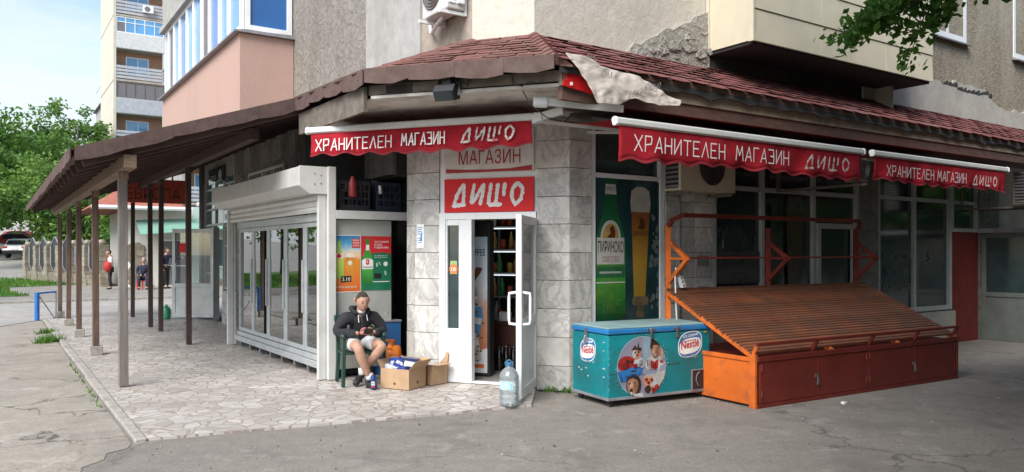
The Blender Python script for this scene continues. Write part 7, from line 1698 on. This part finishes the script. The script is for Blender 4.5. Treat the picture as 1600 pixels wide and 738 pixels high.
def tree(x, y, z, h, crown, label, leafm, leaf, n, seed, barkm=m_bark, tr=.22, cl=70, cr=.26, grp='trees beyond the road'):
    """crown: list of (dx, dy, z centre, rx, rz)"""
    t = empty('tree', (x, y, z), label, 'tree', grp); rn = random.Random(seed); B = Vector((x, y, z))
    cl_ = []; per = max(1, n//cl)
    for i in range(cl):
        dx, dy, cz, rx, rz = crown[i % len(crown)]
        d = Vector((rn.gauss(0, 1), rn.gauss(0, 1), rn.gauss(0, 1))).normalized()*(rn.uniform(.35, 1.0))
        c = B + Vector((dx+d.x*rx, dy+d.y*rx, cz+d.z*rz)); cl_.append((c, rx*cr*rn.uniform(.7, 1.4), per))
    top = B + Vector((crown[0][0], crown[0][1], crown[0][2]+crown[0][4]*.5)); mb = MB(); pts = []
    for i in range(7):
        u = i/6; pts.append(B.lerp(top, u) + Vector((rn.uniform(-.2, .2), rn.uniform(-.2, .2), 0))*(u*h*.05))
    mb.tube(pts, [tr*(1.25-1.05*i/6) for i in range(7)], 9); mb.build('trunk', barkm, t, smooth=True)
    mb = MB()
    for c, r, k in rn.sample(cl_, min(16, len(cl_))):
        u = rn.uniform(.35, .8); s_ = pts[int(u*6)]; m_ = s_.lerp(c, .5)+Vector((0, 0, rn.uniform(-.02, .06)*h)); mb.tube([s_, m_, c], [tr*.4, tr*.22, tr*.07], 6)
    mb.build('limbs', barkm, t, smooth=True)
    leaves_mesh('crown', cl_, leaf, leafm, t, seed+1); return t
far = 'trees beyond the road'
tree(-42.5, 60, RZ(60), 13, [(0, 0, 7.5, 5.2, 5.0), (-1, 0, 5.0, 4.6, 3.5)], 'broad dense tree at the far left edge behind the cars', m_lfA, .42, 20000, 1, tr=.3, cl=150)
tree(-37.6, 67, RZ(67), 14, [(0, 0, 8.6, 3.8, 4.6), (.5, 0, 5.6, 3.8, 4.0)], 'tall feathery tree with a wispy top near the far tower', m_lfB, .34, 13000, 2, m_birch, .2, 150, .2)
tree(-30.4, 53, RZ(53), 9, [(0, 0, 5.0, 3.6, 3.3), (.5, 0, 2.6, 3.3, 2.2)], 'rounded light green tree right behind the stone fence', m_lfB, .30, 15000, 3, m_birch, .17, 130)
tree(-38.0, 56, RZ(56)+.0, 8, [(0, 0, 5.8, 3.2, 2.9), (0, 0, 4.2, 3, 1.6)], 'mid green tree overhanging the parked white hatchback', m_lfA, .34, 10000, 4, cl=90)
tree(-29.5, 66, RZ(66), 9, [(0, 0, 4.6, 4.0, 3.6)], 'dark green tree filling the gap below the tower', m_lfA, .36, 12000, 5, cl=100)
tree(-24.2, 51, .6, 6.5, [(0, 0, 3.4, 2.6, 2.4), (1, 0, 2.2, 2.6, 1.8)], 'low bushy tree between the fence and the low building', m_lfA, .30, 9000, 6, cl=90)
tree(-47, 78, RZ(78), 12, [(0, 0, 7, 6, 5.5)], 'dense dark tree behind the row of parked cars', m_lfC, .5, 10000, 7, cl=90)
tree(-34, 50, .6, 7, [(0, 0, 4.2, 2.6, 1.9)], 'small drooping birch with a pale trunk at the fence end', m_lfB, .3, 3200, 8, m_birch, .13, 60)
side = 'street trees around the corner'
tree(-30, 27, .06, 10, [(0, 0, 6.5, 4, 3.6)], 'unseen lawn tree added on the left to mirror in the cooler glass', m_lfA, .4, 3600, 9, grp=side, cl=60)  # this and the next two: unseen, added for reflections in the cooler
tree(-37, 38, .06, 11, [(0, 0, 6.5, 4.6, 4.4)], 'larger unseen lawn tree added on the left for the cooler reflections', m_lfB, .45, 3600, 10, grp=side, cl=60)
tree(-24, 16, 0, 9, [(0, 0, 6.2, 3.6, 3.0)], 'unseen street tree added beyond the left pavement for the cooler reflections', m_lfA, .4, 3200, 11, grp=side, cl=60)
tree(16.5, 6.0, 0, 6, [(0, 0, 3.2, 4.6, 2.2)], 'unseen shade tree added past the far right end of the shop front', m_lfC, .6, 5500, 12, grp=side, cl=70)  # unseen, added to close off sky light from the right end
tree(23, 0, 0, 9, [(0, 0, 4.5, 5, 4.0)], 'unseen dense tree added across the street to darken the window reflections', m_lfC, .65, 5000, 13, grp=side, cl=70)  # unseen, added as a dark reflection for the street windows
tree(14, -3, 0, 6, [(0, 0, 3.2, 4.8, 2.4)], 'unseen dense shade tree added behind the viewer on the right', m_lfC, .6, 5500, 14, grp=side, cl=70)  # unseen, added to block sky light from behind
tree(30, 12, 0, 10, [(0, 0, 5, 6, 4.6)], 'unseen big dark tree added on the right for the window reflections', m_lfC, .55, 4500, 15, grp=side, cl=70)  # unseen, put in to darken what the right windows mirror
tree(11.5, 5.2, 0, 8, [(0, 0, 3.0, 3.6, 1.7)], 'unseen low shade tree added just outside the right edge of the view', m_lfC, .5, 6000, 17, grp=side, cl=80)  # unseen low crown added to shut out light from the right
tree(14.5, 2.0, 0, 6.4, [(-1, 3.4, 5.6, 4.4, .8), (-2, -3, 4.6, 4.6, .9), (1, 1, 5, 4.6, .9)], 'unseen flat crowned shade tree added next to the one with the hanging branch', m_lfD, .26, 52000, 19, grp=side, cl=240, cr=.28)  # unseen flat crown added as overhead shade on the right
tree(6.5, -5, 0, 5.5, [(0, 0, 3.0, 4.6, 1.8)], 'unseen low spreading shade tree added behind the viewer', m_lfC, .55, 6500, 18, grp=side, cl=80)  # unseen, added to screen the low sky behind the camera
# the tree whose branch hangs into the picture at the top right
rt = tree(7.6, 2.2, 0, 6.4, [(-3.6, -1.8, 5.0, 4.0, .5), (-2.6, 2.0, 5.3, 3.7, .4), (.8, 2.0, 5.4, 3.6, .5), (-1.0, -3.5, 4.4, 4.4, .9)], 'leafy street tree whose branch hangs in at the upper right', m_lfD, .25, 95000, 16, tr=.24, cl=480, cr=.21, grp=side)  # crown above the view is spread wide and flat to shade the right
mb = MB(); B0 = Vector((7.9, 4.0, 5.3)); tipA, tipB = Vector((2.72, 6.5, 3.42)), Vector((3.35, 6.55, 3.22))
main = [B0, Vector((6.2, 5.3, 5.2)), Vector((4.8, 6.2, 4.6)), Vector((3.75, 6.5, 3.88)), Vector((3.2, 6.5, 3.62)), tipA]
mb.tube(main, [.05, .038, .026, .015, .01, .004], 7)
rn = random.Random(33); cl = []
def spray(pts, r, k, dens):
    mb.tube(pts, [r]+[r*.7]*(len(pts)-2)+[r*.3], 5)
    for p, q in zip(pts, pts[1:]):
        for i in range(k*2): cl.append((p.lerp(q, rn.random()) + Vector((rn.gauss(0, .06), rn.gauss(0, .09), rn.gauss(0, .04))), .07, dens+1))
spray([main[3], Vector((3.45, 6.45, 3.62)), Vector((3.4, 6.5, 3.42)), tipB], .007, 10, 3)
spray([main[4], Vector((3.0, 6.6, 3.5)), Vector((2.86, 6.5, 3.36))], .006, 10, 4)
spray([main[4], Vector((3.05, 6.3, 3.58)), tipA], .006, 14, 4)
spray([main[3], Vector((3.4, 6.7, 3.75)), Vector((3.02, 6.8, 3.66))], .007, 14, 4)
spray([main[2], Vector((4.1, 6.3, 4.0)), Vector((3.62, 6.4, 3.72)), Vector((3.55, 6.4, 3.5))], .008, 12, 3)
spray([main[3], Vector((3.3, 6.4, 3.8)), Vector((3.15, 6.5, 3.7)), Vector((3.2, 6.5, 3.5))], .007, 12, 4)
spray([main[2], Vector((4.3, 6.5, 4.1)), Vector((4.0, 6.5, 3.72))], .007, 9, 3)
M_br = mat_leaf('leaf_branch_light', (.03, .10, .018), (.09, .22, .04), .45)  # lighter leaf copy, lifted to offset the crown's shade
mb.build('hanging_branch', m_bark, rt, smooth=True)
leaves_mesh('branch_leaves', cl, .085, M_br, rt, 34, .5)

for i_, (s_, q_) in enumerate(((-1.6, 'first of the row, nearest the corner'), (2.2, 'second of the row'), (6.2, 'third of the row'), (10.2, 'last of the row, farthest along the street'))):  # unseen row added to block frontal sky light on the shop front
    p_ = FR_.p(s_, 10.2, 0)
    tree(p_.x, p_.y, 0, 5, [(0, 0, 1.9, 2.6, 1.6), (0, 0, 3.5, 2.6, 1.2)], 'unseen shade tree added opposite the shop front, ' + q_, m_lfC, .42, 14000, 40+i_, tr=.18, grp='unseen trees added to shade the shop front', cl=110, cr=.3)
for i_, (s_, d_, q_) in enumerate(((17.5, 2.6, 'close to the wall'), (18.5, 7.0, 'in the middle of the street end'))):  # unseen pair added to stop sky light at the street end
    p_ = FR_.p(s_, d_, 0)
    tree(p_.x, p_.y, 0, 9, [(0, 0, 3.4, 3.2, 2.8), (0, 0, 7.0, 3.6, 3.0)], 'unseen tree added to block side light, ' + q_, m_lfC, .5, 9000, 50+i_, tr=.2, grp='trees closing the street', cl=110, cr=.3)
# ---- unseen block added across the street to cut the sky light
OB = Fr(xy(FR_.p(1, 23, 0)), (-UR[0], -UR[1]), (-FR_.n[0], -FR_.n[1]))
ob = empty('added_block', tuple(OB.p(-20, -5, 0)), 'unseen grey block added across the street to cut sky light on the shop front', 'building')
mb = MB(); mb.box(OB, -46, 0, -11, 0, 0, 5); mb.build('wall', m_stucco, ob)
for k in range(1):
    for j in range(9):
        window(OB, -44+j*5, -42.2+j*5, 1.4+k*3.3, 3.1+k*3.3, [-43.1+j*5], [], .06, m_pvc, m_film2, .1, .05, 'window', ob)

# grit and dry leaf crumbs lying on the asphalt and pavement
def grit(name, n, smin, smax, mats, label, seed):
    rn = random.Random(seed); mb = MB()
    for i in range(n):
        x, y = rn.uniform(-9, 9), rn.uniform(4.6, 12.5)
        if abs(x) > .72*y or inpoly(x, y, porch) or (Vector((x, y, 0))-FR_.p(0, 0, 0)).dot(Vector((FR_.n[0], FR_.n[1], 0))) < .1: continue
        s = rn.uniform(smin, smax)*(1 if rn.random() < .9 else 1.8); mb.m = rn.randrange(len(mats)); t = rn.uniform(0, 6.28)
        r = [Vector((x+s*math.cos(t+k)*rn.uniform(.6, 1.1), y+s*math.sin(t+k)*rn.uniform(.6, 1.1), .004)) for k in (0, 1.3, 2.5, 3.8, 5.0)]
        mb.hexa(r, [v.lerp(Vector((x, y, 0)), .35)+Vector((0, 0, s*rn.uniform(.5, .9))) for v in r])
    o = mb.build(name, mats); tag(o, label, 'grit', kind='stuff')
grit('gravel', 2600, .004, .010, [m_kerb, M('grit_grey', (.3, .29, .27), .9), M('grit_dark', (.09, .085, .08), .9), M('dry_leaf_crumb', (.2, .15, .07), .9)], 'scattered grit and dry leaf crumbs on the worn asphalt', 77)
